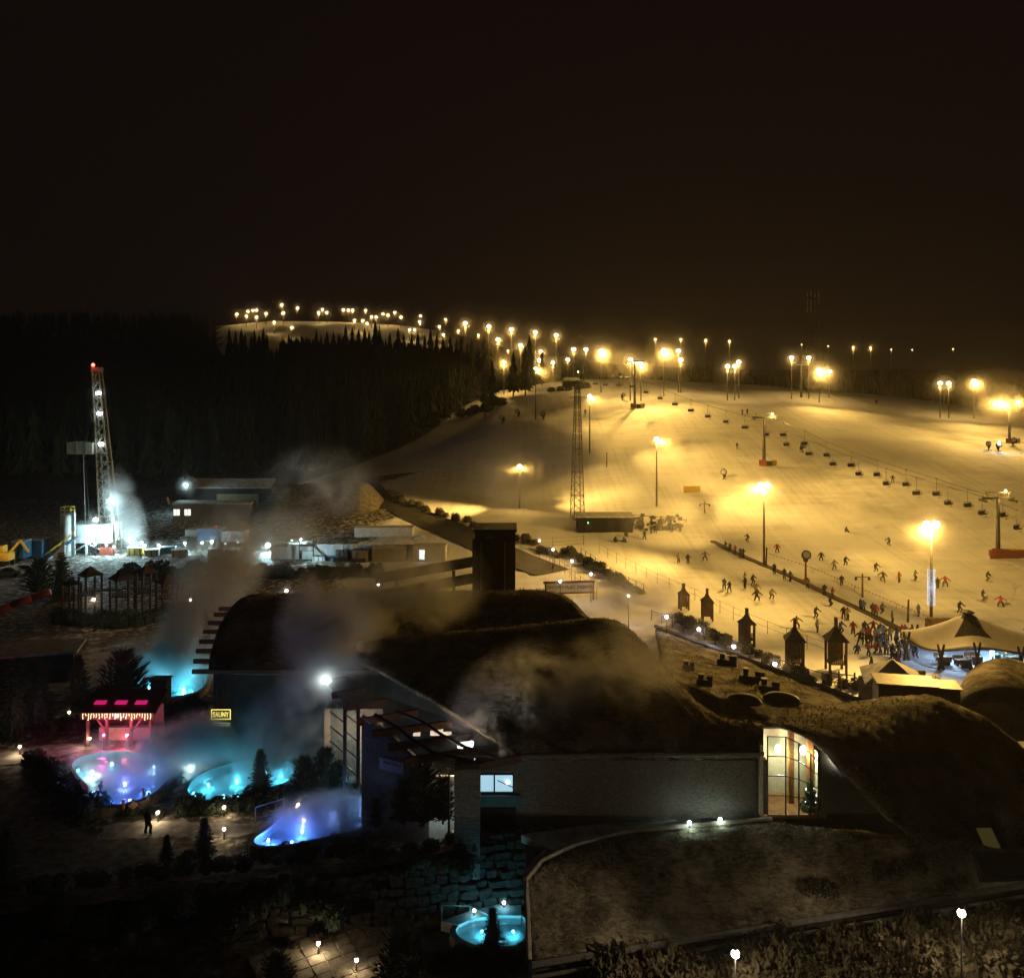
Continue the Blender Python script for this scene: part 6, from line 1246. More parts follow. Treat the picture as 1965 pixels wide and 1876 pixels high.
# scaffold tower and machines
b = gz(590, 1078, 0); t = thing('scaffold_tower', 'small scaffold tower with stairs left of the tarpaulin', 'scaffold', b)
for x in (-1.2, 1.2):
    for y in (-.8, .8): MB().bar((x, y, 0), (x, y, 4.2), .08, n=5).build('post', DARKM, t)
MB().box((0, 0, 2.9), (2.6, 1.8, .12)).build('deck', DARKM, t); MB().bar((1.2, -.8, 2.9), (4.2, -.8, 0), .1, n=4).build('stair', DARKM, t); MB().box((0, .2, 1.2), (1.8, .8, 1.4)).build('white_tank', WHITEP, t)
for i, (u, v, lab) in enumerate(((655, 1080, 'dark pump skid before the white tarpaulin'), (690, 1082, 'second dark pump skid nearer the tan container'))):
    b = gz(u, v, 0); t = thing('pump_skid', lab, 'pump', b, .2 * i); MB().box((0, 0, .6), (2.6, 1.4, .9)).build('base', DARKM, t); MB().lathe([(.5, 0), (.5, 1.2)], (-.5, 0, 1.0), 10).build('tank', STEEL, t); MB().box((.7, 0, 1.5), (.7, .7, 1.0)).build('motor', STEEL, t); MB().bar((.4, 0, 2), (.4, 0, 3), .08).build('exhaust', DARKM, t)
# yard barrier
fence('pale pipe railing along the front of the drilling yard', [gz(u, v, 0) for u, v in ((245, 1072), (300, 1074), (380, 1072), (470, 1074))], 1.1, 2.2, mat('galv_pale', (.5, .48, .42), .5), .06, (.5, .95), 'railing')
# container house with lit windows and long hut behind
b = T(370, 1000); hz0 = b.z; t = thing('site_office', 'long low site office with two lit windows behind the yard', 'building', (at(405, 990, b.y).x, b.y + 2, hz0)); w_ = at(470, 990, b.y).x - at(322, 990, b.y).x
MB().box((0, 0, 1.8), (w_, 4, 3.8)).build('wall', mat('office_wall', (.2, .2, .19), .7, .2), t); MB().box((0, 0, 3.8), (w_ + .5, 4.5, .2)).build('roof', MATS['snowy_roof'], t)
for u in (339, 360): x = at(u, 985, b.y).x - t.location.x; wi = MB().box((x, -2.04, 1.9), (1.25, .06, 1.3)).build('window', emis('office_window', (.85, .95, .75), 1.4), t); MB().box((x, -2.09, 1.9), (.08, .05, 1.3)).build('mullion', DARKM, wi)
b2 = T(440, 968); t = thing('long_hut', 'dim long hut with a snowy roof above the site office', 'hut', (at(440, 960, b2.y).x, b2.y + 2, b2.z)); w_ = 160 * b2.y / F0; MB().box((0, 0, 2), (w_, 4, 4)).build('wall', DARKW, t); MB().grid([[(-w_ / 2, -2.5, 4.0), (w_ / 2, -2.5, 4.0)], [(-w_ / 2, 2.5, 5.6), (w_ / 2, 2.5, 5.6)]], .2).build('roof', MATS['snowy_roof'], t); MB().box((w_ * .1, -2.05, 1.4), (w_ * .5, .06, 2.2)).build('garage_door', TAN, t)
for i, (u, v) in enumerate(((415, 1011), (424, 1012))): b = at(u, v, 178); t = thing('red_signal_lamp', ('left' if i == 0 else 'right') + ' red signal lamp above the dark blue container', 'lamp', b, 0, 'red signal lamps'); MB().ball((0, 0, 0), .2, 8, 6).build('lens', emis('signal_red', (1, .05, .03), 5), t); MB().bar((0, 0, -1.2), (0, 0, -.2), .06).build('stem', DARKM, t)
b = at(321, 958, 205); t = thing('windsock', 'small orange windsock left of the yard floodlight', 'windsock', (b.x, b.y, tz(b.x, b.y))); MB().bar((0, 0, 0), (0, 0, b.z - tz(b.x, b.y) + .6), .06).build('pole', DARKM, t); MB().bar((0, 0, b.z - tz(b.x, b.y) + .5), (.5, 0, b.z - tz(b.x, b.y) - 1.2), .3, .16, n=8).build('sock', ORANGE, t)
# earth mound with retaining blocks
mc = T(610, 1008); mn = MB(); rows = []
for j in range(15):
    f = j / 14; r_ = []
    for k in range(40):
        g_ = k / 39; x = lerp(at(468, 1000, 190).x, at(735, 1000, 190).x, g_); prof = min(1, g_ * 5) ** .8 * min(1, (1 - g_) * 6) ** .7
        z = 6.6 * prof * math.sin(math.pi * min(1, f * .62)) + float(RN.normal(0, .10)) * (0 < j < 14)
        r_.append(Vector((x, 184 + 16 * f, max(0, tz(x, 184 + 16 * f)) * .5 + z - .2)))
    rows.append(r_)
mn.grid(rows); tag(mn.build('earth_mound', MUD, None, True), 'broad frosted earth mound above the tarpaulin wall', 'mound')
bw_ = thing('block_wall', 'row of pale stone blocks along the foot of the earth mound', 'wall', at(560, 1018, 181))
for k in range(22):
    p = at(555 + k * 12.5, 1012 + R.uniform(-3, 3), 182) - bw_.location; o = inst(R.choice(SM), 'block', bw_, p, R.uniform(-.2, .2)); o.scale = (1.2, 1.0, R.uniform(.9, 1.5))
# snowy road edge to the right of the yard
def strip(name, label, uvs, w_, m, dz=.06):
    pts = [T(u, v) for u, v in uvs]; pts = resample(pts, 24); pts = [Vector((p.x, p.y, tz(p.x, p.y))) for p in pts]; rows = []
    for k, p in enumerate(pts):
        d = pts[min(k + 1, 23)] - pts[max(k - 1, 0)]; n_ = Vector((-d.y, d.x, 0)).normalized(); q = []
        for s in (-.5, -.17, .17, .5): c = p + n_ * w_ * s; c.z = tz(c.x, c.y) + dz; q.append(c)
        rows.append(q)
    return tag(MB().grid(rows).build(name, m, None, True), label, kind='structure')
strip('road', 'dark cleared service road beside the slope', [(735, 955), (800, 990), (880, 1025), (950, 1055), (1010, 1080), (1060, 1100)], 7, mat('wet_road', (.06, .055, .05), .6, .4, .4), .12)
strip('road', 'dark track between earth mound and slope', [(700, 900), (712, 930), (735, 955)], 4, MATS['wet_road'], .14)
hedge('hedge', 'rough scrub bank along the service road', [T(u, v) for u, v in ((760, 958), (850, 990), (940, 1020), (1020, 1045))], 2.2, 1.0, BL, 1.0)
hedge('hedge', 'dark bushes on the left shoulder of the slope', [T(u, v) for u, v in ((880, 800), (910, 795), (935, 780), (965, 776))], 4, 2.0, BU, 1.5)
hedge('hedge', 'dark bushes beside the lift top station', [T(u, v) for u, v in ((1055, 752), (1085, 750), (1130, 745))], 3, 1.8, BU, 1.0)
# vehicles at far left
def car(u, v, z, m, label, rz):
    b = gz(u, v, z); t = thing('parked_car', label, 'car', b, rz, 'cars at the left edge')
    bd = MB(); prof = [(-2.1, .35), (-2.1, .85), (-1.3, .95), (-.7, 1.45), (.9, 1.45), (1.5, .95), (2.1, .85), (2.1, .35)]
    n_ = len(prof); bd.add([(x, -.85, z_) for x, z_ in prof] + [(x, .85, z_) for x, z_ in prof], [tuple(range(n_)), tuple(range(2 * n_ - 1, n_ - 1, -1))] + [((k + 1) % n_, k, k + n_, (k + 1) % n_ + n_) for k in range(n_)]); bd.build('body', m, t)
    MB().box((.1, 0, 1.5), (1.5, 1.5, .08)).build('snow_cap', MATS['snowy_roof'], t); MB().box((.1, -.87, 1.15), (1.4, .03, .35)).build('side_window', DARKM, t)
    for x in (-1.3, 1.3):
        for s in (-1, 1): w2 = MB().lathe([(.33, -.1), (.33, .1)], n=12).build('wheel', DARKM, t); w2.location = (x, s * .8, .33); w2.rotation_euler = (rad(90), 0, 0)
car(18, 1105, 0, mat('car_silver', (.3, .32, .34), .3, .1, metal=.5), 'silver parked car at the left edge below the yard', .1); car(48, 1100, 0, mat('car_dark', (.04, .05, .06), .3, .1), 'dark parked car right of the silver one', .1)
b = gz(5, 1085, 0); t = thing('yellow_excavator', 'yellow excavator partly cut by the left edge', 'excavator', b); MB().box((0, 0, 1.6), (3, 2, 1.3)).build('body', mat('machine_yellow', (.6, .36, .04), .5), t); MB().box((-.3, 0, 2.8), (1.4, 1.5, 1.3)).build('cab', MATS['machine_yellow'], t); MB().path([(1, 0, 2), (3.0, 0, 4.2), (4.4, 0, 2.2)], .22, 5).build('boom', MATS['machine_yellow'], t)
for s in (-.8, .8): MB().box((0, s, .5), (3.2, .5, .9)).build('track', DARKM, t)
light('POINT', 'work_light', (2, -3, 3.2), 250, (1, .75, .4), t, .2)
slab('road', 'snowy lit road at the far left edge', [(-40, 1118), (60, 1106), (62, 1114), (-40, 1132)], 0, PATHM, h=.04)
# wooden playground
b = gz(235, 1180, 0); pg = thing('wooden_playground', 'brown wooden climbing playground left of the steam', 'playground', b, .05); sc_ = b.y / F0
for k, (x, h_, w_) in enumerate(((-95, 60, 22), (-60, 78, 30), (0, 70, 34), (45, 82, 26), (85, 62, 30), (120, 50, 24))):
    X = x * sc_; hh_ = h_ * sc_; ww = w_ * sc_
    for sx in (-.5, .5):
        for sy in (-.5, .5): MB().box((X + sx * ww, sy * 2.2, hh_ / 2), (.24, .24, hh_)).build('post', WOODH, pg)
    MB().box((X, 0, hh_ * .55), (ww + .2, 2.4, .14)).build('platform', WOODH, pg); MB().lathe([(ww * .85, 0), (.1, ww * .55)], (X, 0, hh_), 4).build('roof', SHING, pg)
    bl_ = MB()
    for q in range(7): bl_.box((X - ww / 2 + ww * q / 6, -1.15, hh_ * .55 + .45), (.09, .08, .9))
    bl_.build('balustrade', WOODH, pg)
for x0_, x1_, z_ in ((-60, 0, 3.4), (0, 45, 3.6), (45, 85, 3.2)): MB().box(((x0_ + x1_) / 2 * sc_, 0, z_), ((x1_ - x0_) * sc_, .9, .12)).build('rope_bridge', WOODH, pg)
sw = MB(); sw.path([(-135 * sc_, 0, 3.2), (-165 * sc_, -.5, 2.6), (-200 * sc_, -1, 1.8), (-230 * sc_, -1.4, .8)], .5, 9); sw.build('red_tube_slide', mat('red_plastic', (.38, .05, .03), .5, .2), pg, True)
for i, (u, v, m_, lab) in enumerate(((262, 1066, YELR, 'small yellow crate right of the rig steam'), (292, 1068, GREYC, 'pale crate below the twin yard lamps'), (322, 1064, BLUEC, 'blue crate left of the dark blue container'), (345, 1070, TAN, 'tan crate on the pipe railing line'), (415, 1068, GREYC, 'grey crate below the warm yard lamp'), (448, 1066, TAN, 'low tan crate inside the steam'), (612, 1079, WHITEP, 'white crate right of the scaffold tower'), (640, 1076, BLUEC, 'small blue crate before the tarpaulin'))):
    b = gz(u, v, 0); t = thing('site_crate', lab, 'crate', b, R.uniform(-.4, .4), 'crates in the drilling yard'); s_ = R.uniform(.8, 1.3)
    MB().box((0, 0, s_ * .6), (2.2 * s_, 1.4, 1.2 * s_)).build('box', m_, t); MB().box((0, 0, s_ * 1.22), (2.3 * s_, 1.5, .08)).build('lid', MATS['snowy_roof'], t)
    for x in (-.8, 0, .8): MB().box((x * s_, -.73, s_ * .6), (.12, .06, 1.15 * s_)).build('batten', DARKM, t)
SKIN = mat('skin', (.45, .28, .2), .6, .1)
# ================================================================== people
def body_mesh(name, J, E, rad_, split):
    me = D.meshes.new(name); keys = list(J); me.from_pydata([J[k] for k in keys], [(keys.index(a), keys.index(b)) for a, b in E], [])
    o = D.objects.new('person_proto', me); COL.objects.link(o); md = o.modifiers.new('s', 'SKIN')
    for i, k in enumerate(keys): me.skin_vertices[0].data[i].radius = (rad_[k], rad_[k] * (.8 if k in ('pelvis', 'chest') else 1)); me.skin_vertices[0].data[i].use_root = (k == 'pelvis')
    sb = o.modifiers.new('u', 'SUBSURF'); sb.levels = 1; sb.render_levels = 1
    dg = bpy.context.evaluated_depsgraph_get(); r = D.meshes.new_from_object(o.evaluated_get(dg)); D.objects.remove(o)
    r.polygons.foreach_set('use_smooth', [True] * len(r.polygons)); r['split'] = split; return r
RADS = dict(pelvis=.20, chest=.235, neck=.075, head=.115, crown=.10, shl=.11, ell=.088, hal=.07, shr=.11, elr=.088, har=.07, hil=.135, knl=.11, anl=.09, tol=.07, hir=.135, knr=.11, anr=.09, tor=.07)
EDG = [('pelvis', 'chest'), ('chest', 'neck'), ('neck', 'head'), ('head', 'crown'), ('chest', 'shl'), ('shl', 'ell'), ('ell', 'hal'), ('chest', 'shr'), ('shr', 'elr'), ('elr', 'har'), ('pelvis', 'hil'), ('hil', 'knl'), ('knl', 'anl'), ('anl', 'tol'), ('pelvis', 'hir'), ('hir', 'knr'), ('knr', 'anr'), ('anr', 'tor')]
def pose(lean=0.0, arm=.25, fwd=.1, knee=.06, stride=.0, wide=.12, sit=False, sc=1.0):
    hz = .95 - knee * .5
    J = dict(pelvis=(0, 0, hz), chest=(0, -lean * .45, hz + .42), neck=(0, -lean * .62, hz + .58), head=(0, -lean * .68 - .02, hz + .70), crown=(0, -lean * .70, hz + .80),
             shl=(-.22, -lean * .5, hz + .46), ell=(-.25 - arm * .35, -lean * .5 - fwd, hz + .22), hal=(-.27 - arm * .55, -lean * .5 - fwd * 2.2 - .05, hz + .04),
             shr=(.22, -lean * .5, hz + .46), elr=(.25 + arm * .35, -lean * .5 - fwd, hz + .22), har=(.27 + arm * .55, -lean * .5 - fwd * 2.2 - .05, hz + .04),
             hil=(-.11, 0, hz - .08), knl=(-wide - .02, -knee * 1.6 - stride * .5, .5), anl=(-wide - .04, stride * -.6, .09), tol=(-wide - .05, -.16 - stride * .6, .05),
             hir=(.11, 0, hz - .08), knr=(wide + .02, -knee * 1.6 + stride * .5, .5), anr=(wide + .04, stride * .6, .09), tor=(wide + .05, -.16 + stride * .6, .05))
    if sit:
        for k in J: J[k] = (J[k][0], J[k][1], J[k][2] - .62)
        J.update(knl=(-.15, -.45, .42), anl=(-.17, -.6, .09), tol=(-.18, -.75, .06), knr=(.15, -.45, .42), anr=(.17, -.6, .09), tor=(.18, -.75, .06))
    return {k: tuple(c * sc for c in v) for k, v in J.items()}
POSES = [pose(), pose(lean=.35, arm=.5, fwd=.18, knee=.22, wide=.2), pose(stride=.3, arm=.2), pose(lean=.15, arm=1.0, fwd=.05, knee=.15, wide=.28), pose(sit=True, lean=.3), pose(stride=.12, arm=.1, fwd=.0)]
PM = [body_mesh('body', p, EDG, RADS, .9) for p in POSES]
CLO = [((.03, .03, .035), (.03, .03, .03)), ((.42, .06, .03), (.05, .05, .05)), ((.06, .12, .30), (.03, .03, .03)), ((.34, .24, .05), (.06, .05, .04)), ((.28, .24, .18), (.08, .07, .06)), ((.06, .05, .045), (.10, .08, .06))]
CM = [(mat('jacket_%d' % i, a, .8, .2, 6), mat('trousers_%d' % i, b, .8, .2, 6)) for i, (a, b) in enumerate(CLO)]; HELM = mat('helmet_dark', (.05, .05, .05), .4)
BODY = {}
def body(p, c):
    if (p, c) not in BODY:
        me = PM[p].copy(); me.materials.clear()
        for m in (CM[c][0], CM[c][1], HELM): me.materials.append(m)
        zs = [q.center.z for q in me.polygons]; top = max(v.co.z for v in me.vertices); hip = top - .88
        for q in me.polygons: q.material_index = 2 if q.center.z > top - .26 and abs(q.center.x) < .13 else (0 if q.center.z > hip - .02 and not (abs(q.center.x) < .1 and q.center.z < hip + .0) else 1)
        BODY[(p, c)] = me
    return BODY[(p, c)]
SKI = MB().box((0, -.05, .02), (.08, 1.6, .025)).mesh('ski', mat('ski_top', (.12, .10, .09), .4))
def person(u, v, p, c, label, skis=False, sc=1.0, rz=None, z=None, y0=60):
    b = T(u, v, 0, y0) if z is None else gz(u, v, z)
    t = thing('person', label, 'person', b, R.uniform(-1.2, 1.2) if rz is None else rz, 'skiers and visitors'); inst(body(p, c), 'body', t, (0, 0, .02), scale=sc)
    if skis:
        for s in (-1, 1): inst(SKI, 'ski', t, (s * (.16 if p != 3 else .3), 0, 0), rz=s * (.0 if p != 3 else .35))
    return t
PE = [ # u, v of the feet, pose, clothes, label, skis
 (1400, 1137, 2, 0, 'dark clad walker left in the pair above the hut towers', 1), (1390, 1131, 5, 2, 'smaller skier left of the dark clad walker pair', 1), (1428, 1118, 3, 4, 'pale clad skier with spread arms left of the conveyor', 1), (1430, 1130, 0, 0, 'dark skier directly below the spread armed one', 1), (1444, 1122, 3, 5, 'brown clad skier right of the spread armed one', 1), (1452, 1154, 3, 0, 'dark skier with raised arm above the middle hut tower', 1), (1451, 1140, 1, 3, 'crouching skier behind the raised arm skier', 1),
 (1320, 1082, 0, 5, 'brown clad skier standing alone in the golden mist', 1), (1353, 1076, 3, 3, 'skier with spread legs right of the lone misty one', 1), (1302, 1080, 5, 4, 'faint pale skier at the left in the mist', 1),
 (1237, 1036, 2, 0, 'dark walker just below the kiosk', 0), (1249, 1025, 0, 0, 'left of the dark pair standing before the stone bank', 0), (1258, 1024, 2, 0, 'right of the dark pair standing before the stone bank', 0), (1290, 1021, 0, 2, 'visitor beside the dark bin on the stone bank', 0), (1305, 1022, 5, 0, 'visitor at the right end of the stone bank', 0),
 (1180, 1040, 4, 0, 'left sledger sitting on the snow below the kiosk', 0), (1196, 1040, 4, 2, 'right sledger sitting on the snow below the kiosk', 0), (1200, 1030, 4, 5, 'sledger sitting nearest the kiosk wall', 0),
 (1392, 1056, 0, 5, 'first rider from the top on the conveyor', 0), (1401, 1060, 5, 0, 'second rider from the top on the conveyor', 0), (1411, 1065, 0, 1, 'red clad third rider from the top on the conveyor', 0), (1421, 1070, 5, 2, 'fourth rider from the top on the conveyor', 0), (1426, 1071, 0, 0, 'fifth rider from the top on the conveyor', 0), (1486, 1101, 0, 0, 'dark rider just below the conveyor floodlight', 0), (1505, 1111, 5, 5, 'brown rider left of the tall red snow gun', 0), (1516, 1116, 0, 2, 'rider directly left of the tall red snow gun', 0), (1550, 1130, 0, 3, 'rider directly right of the tall red snow gun', 0), (1582, 1143, 5, 0, 'rider in the middle of the conveyor', 0), (1597, 1149, 0, 1, 'red clad rider in the middle of the conveyor', 0), (1651, 1172, 0, 0, 'left of the tall pair riding the conveyor', 0), (1657, 1175, 5, 2, 'right of the tall pair riding the conveyor', 0), (1675, 1181, 0, 5, 'left of the lower pair riding the conveyor', 0), (1681, 1184, 0, 1, 'red clad right one of the lower conveyor pair', 0), (1712, 1196, 5, 4, 'pale lone rider low on the conveyor', 0),
 (1592, 1164, 1, 0, 'bending skier just below the conveyor middle', 1), (1564, 1186, 1, 0, 'leaning dark skier in open snow below the conveyor', 1), (1619, 1188, 2, 0, 'left skier of the pair talking below the conveyor', 1), (1626, 1190, 0, 3, 'right skier of the pair talking below the conveyor', 1), (1528, 1206, 3, 3, 'brown skier above the two near hut towers', 1), (1568, 1214, 5, 4, 'faint pale skier between the near hut towers', 1), (1637, 1218, 0, 1, 'skier with red jacket left of the gathering', 1),
 (1690, 1178, 1, 4, 'skier gliding on the slope above the lower conveyor', 1), (1600, 1093, 3, 4, 'pale skier right of the conveyor half way up', 1), (1615, 1125, 5, 0, 'dark skier near the two headed lantern post', 1), (1680, 1098, 1, 5, 'skier gliding on the slope right of the tall snow gun', 1), (1725, 1118, 0, 1, 'red clad skier on open snow left of the string lit pole', 1), (1799, 1130, 5, 5, 'skier right of the string lit pole', 1), (1893, 1115, 1, 5, 'blurred skier on the slope far right', 1), (1707, 1047, 1, 0, 'dark skier on the slope below the chairs', 1), (1622, 1021, 4, 0, 'snowboarder sitting alone on the open slope', 0), (1762, 1183, 5, 4, 'pale skier left above the entry gate', 1),
 (1659, 1217, 5, 0, 'first figure at the left of the gathering', 0), (1662, 1240, 0, 0, 'dark skier in the left of the gathering', 1), (1671, 1242, 0, 5, 'brown skier in the left of the gathering', 1), (1676, 1215, 3, 1, 'red trousered skier with spread arms above the gathering', 1), (1688, 1220, 3, 0, 'dark skier arriving at the gathering', 1), (1683, 1243, 0, 0, 'dark skier in the centre of the gathering', 1), (1691, 1243, 5, 2, 'blue clad skier in the centre of the gathering', 1), (1709, 1262, 1, 0, 'bent dark skier at the lower edge of the gathering', 1), (1720, 1244, 5, 0, 'dark skier at the right of the gathering', 1), (1732, 1252, 2, 0, 'walker crossing right of the gathering', 0), (1745, 1242, 0, 0, 'dark figure standing at the fence corner by the tent', 0), (1750, 1228, 2, 2, 'figure at the conveyor entry queue end', 0), (1721, 1278, 2, 0, 'walker alone below the gathering with a long shadow', 0),
 (1775, 1240, 0, 0, 'first figure queuing at the entry gate', 0), (1783, 1239, 5, 5, 'second figure queuing at the entry gate', 0), (1790, 1240, 0, 2, 'third figure queuing at the entry gate', 0), (1797, 1239, 0, 0, 'fourth figure queuing at the entry gate', 0), (1803, 1238, 5, 1, 'red clad last figure queuing at the entry gate', 0), (1801, 1222, 3, 0, 'attendant stepping beside the entry gate', 0),
 (1832, 1342, 5, 0, 'hooded figure standing alone before the timber arch', 0), (1748, 1316, 4, 0, 'left of the pair sitting by the notice board', 0), (1755, 1316, 4, 0, 'right of the pair sitting by the notice board', 0), (1892, 1328, 0, 5, 'stout figure before the timber arch', 0), (1944, 1298, 2, 2, 'blue lit figure at the right of the tent', 0), (1905, 1290, 0, 0, 'dark figure standing under the tent front', 0), (1862, 1288, 5, 0, 'figure under the tent left of the screen', 0),
 (1414, 862, 2, 0, 'pair leader skiing left of the middle pylon', 1), (1424, 796, 0, 0, 'left skier of the three on the upper slope', 1), (1434, 795, 5, 0, 'right skier of the three on the upper slope', 1), (1682, 776, 2, 0, 'dark skier on the right upper slope', 1), (1713, 925, 1, 5, 'skier under the double row of chairs', 1), (1397, 745, 0, 0, 'dark figure on the crest right of the close lamps', 1), (1123, 796, 5, 0, 'skier above the thin floodlight pole', 1),
]
PE += [(1700, 1236, 0, 3, 'yellowish skier between the centre of the gathering and the tent', 1), (1667, 1228, 5, 1, 'small red clad skier at the back of the gathering', 1), (1697, 1254, 0, 5, 'brown skier low in the gathering beside the bent one', 1), (1740, 1236, 5, 0, 'dark skier waiting just left of the fence corner', 1), (1758, 1236, 0, 1, 'red clad figure between fence corner and queue', 0), (1766, 1232, 5, 0, 'dark figure at the very end of the queue', 0), (1810, 1240, 0, 3, 'yellow clad figure inside the entry gate', 0), (1820, 1242, 5, 0, 'dark figure under the red screen of the gate', 0), (1650, 1236, 3, 0, 'skier with spread arms at the far left of the gathering', 1), (1645, 1252, 4, 2, 'child sitting on the snow left of the gathering', 0), (1612, 1215, 1, 2, 'blue clad skier gliding above the nearest hut tower', 1), (1480, 1150, 1, 4, 'pale skier gliding right of the raised arm skier', 1), (1840, 1175, 1, 0, 'dark skier gliding behind the tent crown', 1), (1920, 1165, 3, 1, 'red clad skier braking at the right above the tent', 1)]
for k in range(11): PE.append((1656 + k * 10.4 + R.uniform(-3, 3), 1229 + R.uniform(-5, 4), R.choice((0, 5, 2)), R.randrange(6), ORD[k] + ' figure from the left in the back row of the crowd', k % 2))
for k in range(9): PE.append((1668 + k * 11.5 + R.uniform(-3, 3), 1257 + R.uniform(-5, 6), R.choice((0, 5, 2, 1)), R.randrange(6), ORD[k] + ' figure from the left in the front row of the crowd', k % 2))
for k in range(8): PE.append((1440 + k * 62 + R.uniform(-14, 14), 1058 + k * 13 + R.uniform(-22, 10), R.choice((1, 3, 1)), R.randrange(6), ORD[k] + ' gliding skier from the left on the piste above the conveyor', 1))
for a in PE: person(*a)
person(283, 1600, 5, 0, 'dark clad walker standing on the garden path before the lamp', z=0.02, sc=1.02, rz=2.6)
# bathers: head and shoulders above water
def bather(u, v, label, z=.9):
    b = gz(u, v, z); J = dict(chest=(0, 0, -.18), pelvis=(0, 0, -.5), neck=(0, 0, .06), head=(0, -.01, .17), crown=(0, 0, .27), shl=(-.2, 0, -.06), ell=(-.3, -.1, -.25), shr=(.2, 0, -.06), elr=(.3, -.1, -.25))
    global BATH
    if 'BATH' not in globals():
        BATH = body_mesh('bather', J, [('pelvis', 'chest'), ('chest', 'neck'), ('neck', 'head'), ('head', 'crown'), ('chest', 'shl'), ('shl', 'ell'), ('chest', 'shr'), ('shr', 'elr')], RADS, 0); BATH.materials.clear(); BATH.materials.append(SKIN); BATH.materials.append(mat('wet_hair', (.03, .02, .015), .4))
        for q in BATH.polygons: q.material_index = 1 if q.center.z > .2 or (q.center.z > .1 and q.center.y > .03) else 0
    t = thing('person', label, 'person', b, R.uniform(-2, 2), 'bathers in the pools'); inst(BATH, 'body', t)
for i, (u, v, lab) in enumerate(((195, 1504, 'bather at the left rim of the blue pool'), (274, 1519, 'bather sitting upright in the middle of the blue pool'), (285, 1526, 'bather just right of the upright one'), (237, 1541, 'left of the bathers at the front rim of the blue pool'), (255, 1540, 'right of the bathers at the front rim of the blue pool'), (180, 1540, 'bather at the front left rim of the blue pool'), (352, 1496, 'bather near the right end of the blue pool'))): bather(u, v, lab)
# ================================================================== woods
def spruce_tri(V, Fc, x, y, z, h, r, rg):
    o = len(V); V.append((x, y, z + h)); n_ = 7
    tiers = 4
    for k in range(tiers):
        zt = z + h * (1 - (k + .15) / tiers * .92); zb = z + h * (1 - (k + 1.35) / (tiers + .4) * .9); rr = r * ((k + 1) / tiers) ** .8; c = len(V); V.append((x, y, min(z + h, zt + h * .1)))
        for j in range(n_ * 2):
            a = math.pi * j / n_ + rg[k]; q = rr * (1.0 if j % 2 else .55) * (.8 + .4 * rg[4 + (j * 3 + k) % 8]); V.append((x + q * math.cos(a), y + q * math.sin(a), zb + (0 if j % 2 else h * .05) + h * .03 * rg[4 + (j + k) % 8]))
        for j in range(n_ * 2): Fc.append((c, c + 1 + j, c + 1 + (j + 1) % (n_ * 2)))
def forest(name, label, pts, hr, rr, seed):
    rg = np.random.default_rng(seed); V = []; Fc = []
    for (x, y) in pts:
        h = rg.uniform(*hr); spruce_tri(V, Fc, x, y, tz(x, y) - .3, h, h * rg.uniform(*rr), rg.random(12))
    me = D.meshes.new(name); me.from_pydata(V, [], Fc); me.materials.append(NEEDLE); o = D.objects.new(name, me); COL.objects.link(o); return tag(o, label, kind='stuff')
rg = np.random.default_rng(5)
P = []
while len(P) < 5200:
    y = rg.uniform(246, 800); r_ = rg.uniform(-.75, -.01); x = r_ * y
    edge = float(np.interp(y, [225, 250, 300, 360, 420, 700, 1500], [-60, -48, -27, -16, -22, -30, -30]))
    if x > edge or (y > 640 and -.335 < r_ < -.262) : continue
    if y < 300 and x > -80 and rg.random() < .3: continue
    P.append((x, y))
while len(P) < 6600:
    y = rg.uniform(800, 1080); r_ = rg.uniform(-.8, -.335); P.append((r_ * y, y))
forest('forest', 'dark spruce forest covering the hillside at left', P, (10, 21), (.14, .24), 1)
P = [(r * y, y) for r, y in zip(rg.uniform(-.01, .75, 1500), rg.uniform(400, 640, 1500))]
forest('forest', 'dark distant woods behind the crest of the slope', P, (9, 15), (.17, .24), 2)
# spruces singled out against the lit distant piste
SPM = []
for k in range(4):
    V = []; Fc = []; spruce_tri(V, Fc, 0, 0, 0, 1, .17, rg.random(12)); 
    V2 = []; F2 = []; spruce_tri(V2, F2, 0, 0, -.04, 1.0, .15, rg.random(12)); o_ = len(V); V += V2; Fc += [tuple(i + o_ for i in f) for f in F2]
    me = D.meshes.new('crown'); me.from_pydata(V, [], Fc); me.materials.append(NEEDLE); SPM.append(me)
STM = MB().bar((0, 0, -.02), (0, 0, .8), .018, .006, n=5).mesh('trunk', BARK)
def skyline(u, vt, y, label, group):
    top = at(u, vt, y); z = tz(top.x, y); h = max(8, top.z - z); t = thing('spruce_tree', label, 'tree', (top.x, y, z), R.uniform(0, 6), group); inst(R.choice(SPM), 'crown', t, scale=h); inst(STM, 'trunk', t, scale=h)
SK = [(440, 628), (452, 632), (463, 628), (470, 636), (482, 640), (488, 630), (497, 640), (505, 628), (512, 640), (538, 652), (545, 646), (554, 640), (562, 652), (574, 655), (583, 650), (592, 654), (607, 630), (616, 640), (627, 632), (640, 634), (650, 638), (663, 622), (676, 626), (688, 630), (700, 626), (708, 634), (720, 614), (728, 622), (748, 636), (764, 628), (775, 638), (790, 640), (802, 634), (815, 642), (826, 628), (838, 640), (850, 644), (864, 640), (876, 648), (885, 640), (897, 654), (905, 648), (918, 652), (928, 640), (938, 646)]
for i, (u, v) in enumerate(SK): skyline(u, v, 690 + (i * 37) % 60 if u > 515 or u < 0 else 600 + (i * 29) % 30, ORD[i] + ' dark skyline spruce from the left before the distant lit piste', 'spruces before the distant piste')
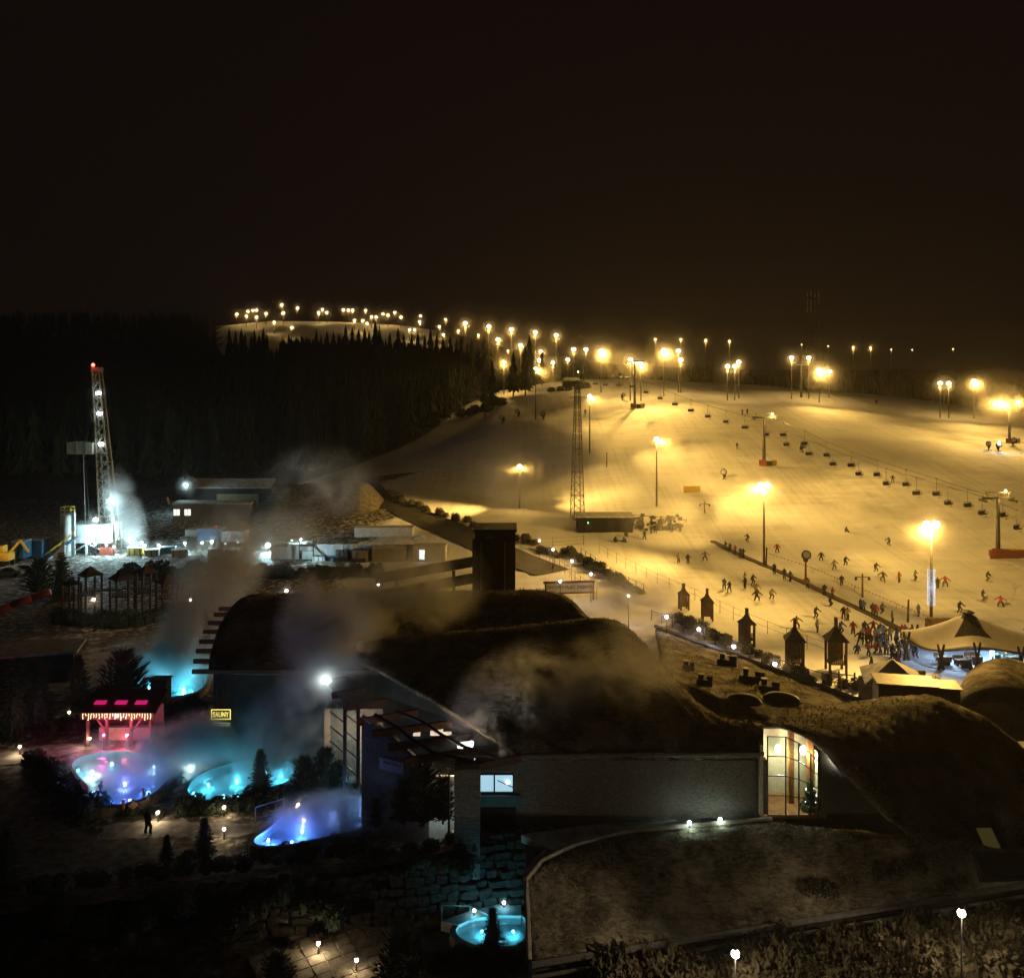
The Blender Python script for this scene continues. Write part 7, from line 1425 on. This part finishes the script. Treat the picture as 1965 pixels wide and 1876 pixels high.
for (u, v, y, lab) in ((1016, 640, 330, 'tall dark spruce left of the lift top station'), (1008, 662, 318, 'shorter spruce beside the tall one at the forest edge'), (945, 690, 300, 'spruce left of the bright forest edge floodlight'), (985, 672, 322, 'spruce right of the bright forest edge floodlight'), (930, 706, 290, 'lower spruce at the forest edge by the mound'), (1040, 668, 345, 'slim spruce between mound floodlight and top station'), (1066, 690, 360, 'small spruce just left of the top station roof')): skyline(u, v, y, lab, 'spruces at the forest edge')
# bare trees behind the right crest
def bare_mesh(seed):
    r = random.Random(seed); b = MB(); b.bar((0, 0, 0), (0, 0, .55), .016, .010, n=5)
    def grow(p, d, L, rd, k):
        q = p + d * L; b.bar(p, q, rd, rd * .6, n=3, cap=False)
        if k:
            for _ in range(3): grow(q if _ else lerp(p, q, .7), (d + Vector((r.uniform(-.7, .7), r.uniform(-.7, .7), r.uniform(-.1, .5)))).normalized(), L * r.uniform(.5, .75), rd * .6, k - 1)
    for k in range(5): a = r.uniform(0, 6.28); grow(Vector((0, 0, .25 + .08 * k)), Vector((math.cos(a) * .7, math.sin(a) * .7, .8)).normalized(), .22, .007, 2)
    grow(Vector((0, 0, .55)), Vector((0, 0, 1)), .2, .009, 3); return b.mesh('branches', BARK)
BRM = [bare_mesh(k) for k in range(3)]
for i in range(26):
    u = 1600 + i * 14.6 + R.uniform(-4, 4); y = 392 + R.uniform(0, 18); x = at(u, 700, y).x; t = thing('bare_tree', ORD[i] + ' bare tree from the left in the dim row behind the right crest', 'tree', (x, y, tz(x, y)), R.uniform(0, 6), 'bare trees behind the crest'); h = R.uniform(13, 19); inst(BRM[i % 3], 'branches', t, scale=h); MB().bar((0, 0, -.3), (0, 0, h * .3), .28, .2, n=6).build('trunk', BARK, t)
# ------------------------------------------------------------------ added volumes imitating lens bloom round the lamp heads, denser towards each lamp
def bloom_group(sel, k, dens, label):
    mm = MB()
    for (x, y, z, r) in sel: mm.ball((x, y, z - .2), r * k, 14, 9)
    mo = mm.build('lamp_mist', D.materials.new('lamp_mist'), None, True); m = mo.data.materials[0]; m.use_nodes = True
    n = m.node_tree.nodes; n.clear(); o = n.new('ShaderNodeOutputMaterial'); v = n.new('ShaderNodeVolumePrincipled')
    v.inputs['Color'].default_value = (1, .95, .9, 1); v.inputs['Density'].default_value = dens; v.inputs['Anisotropy'].default_value = .5
    m.node_tree.links.new(v.outputs[0], o.inputs['Volume']); tag(mo, label, kind='stuff')
S_ = [m for m in BLOOM if m[3] < 3.3]; F_ = [m for m in BLOOM if m[3] >= 3.3]
bloom_group(S_, .8, .012, 'thin added bloom volume round the small garden, path and yard lamps'); bloom_group(S_, .4, .03, 'denser added bloom volume close to the small lamps')
bloom_group(F_, 1.3, .0028, 'thin added bloom volume round the slope floodlights'); bloom_group(F_, .75, .009, 'denser added bloom volume nearer the slope floodlights'); bloom_group(F_, .38, .03, 'densest added bloom volume at the slope floodlight heads')
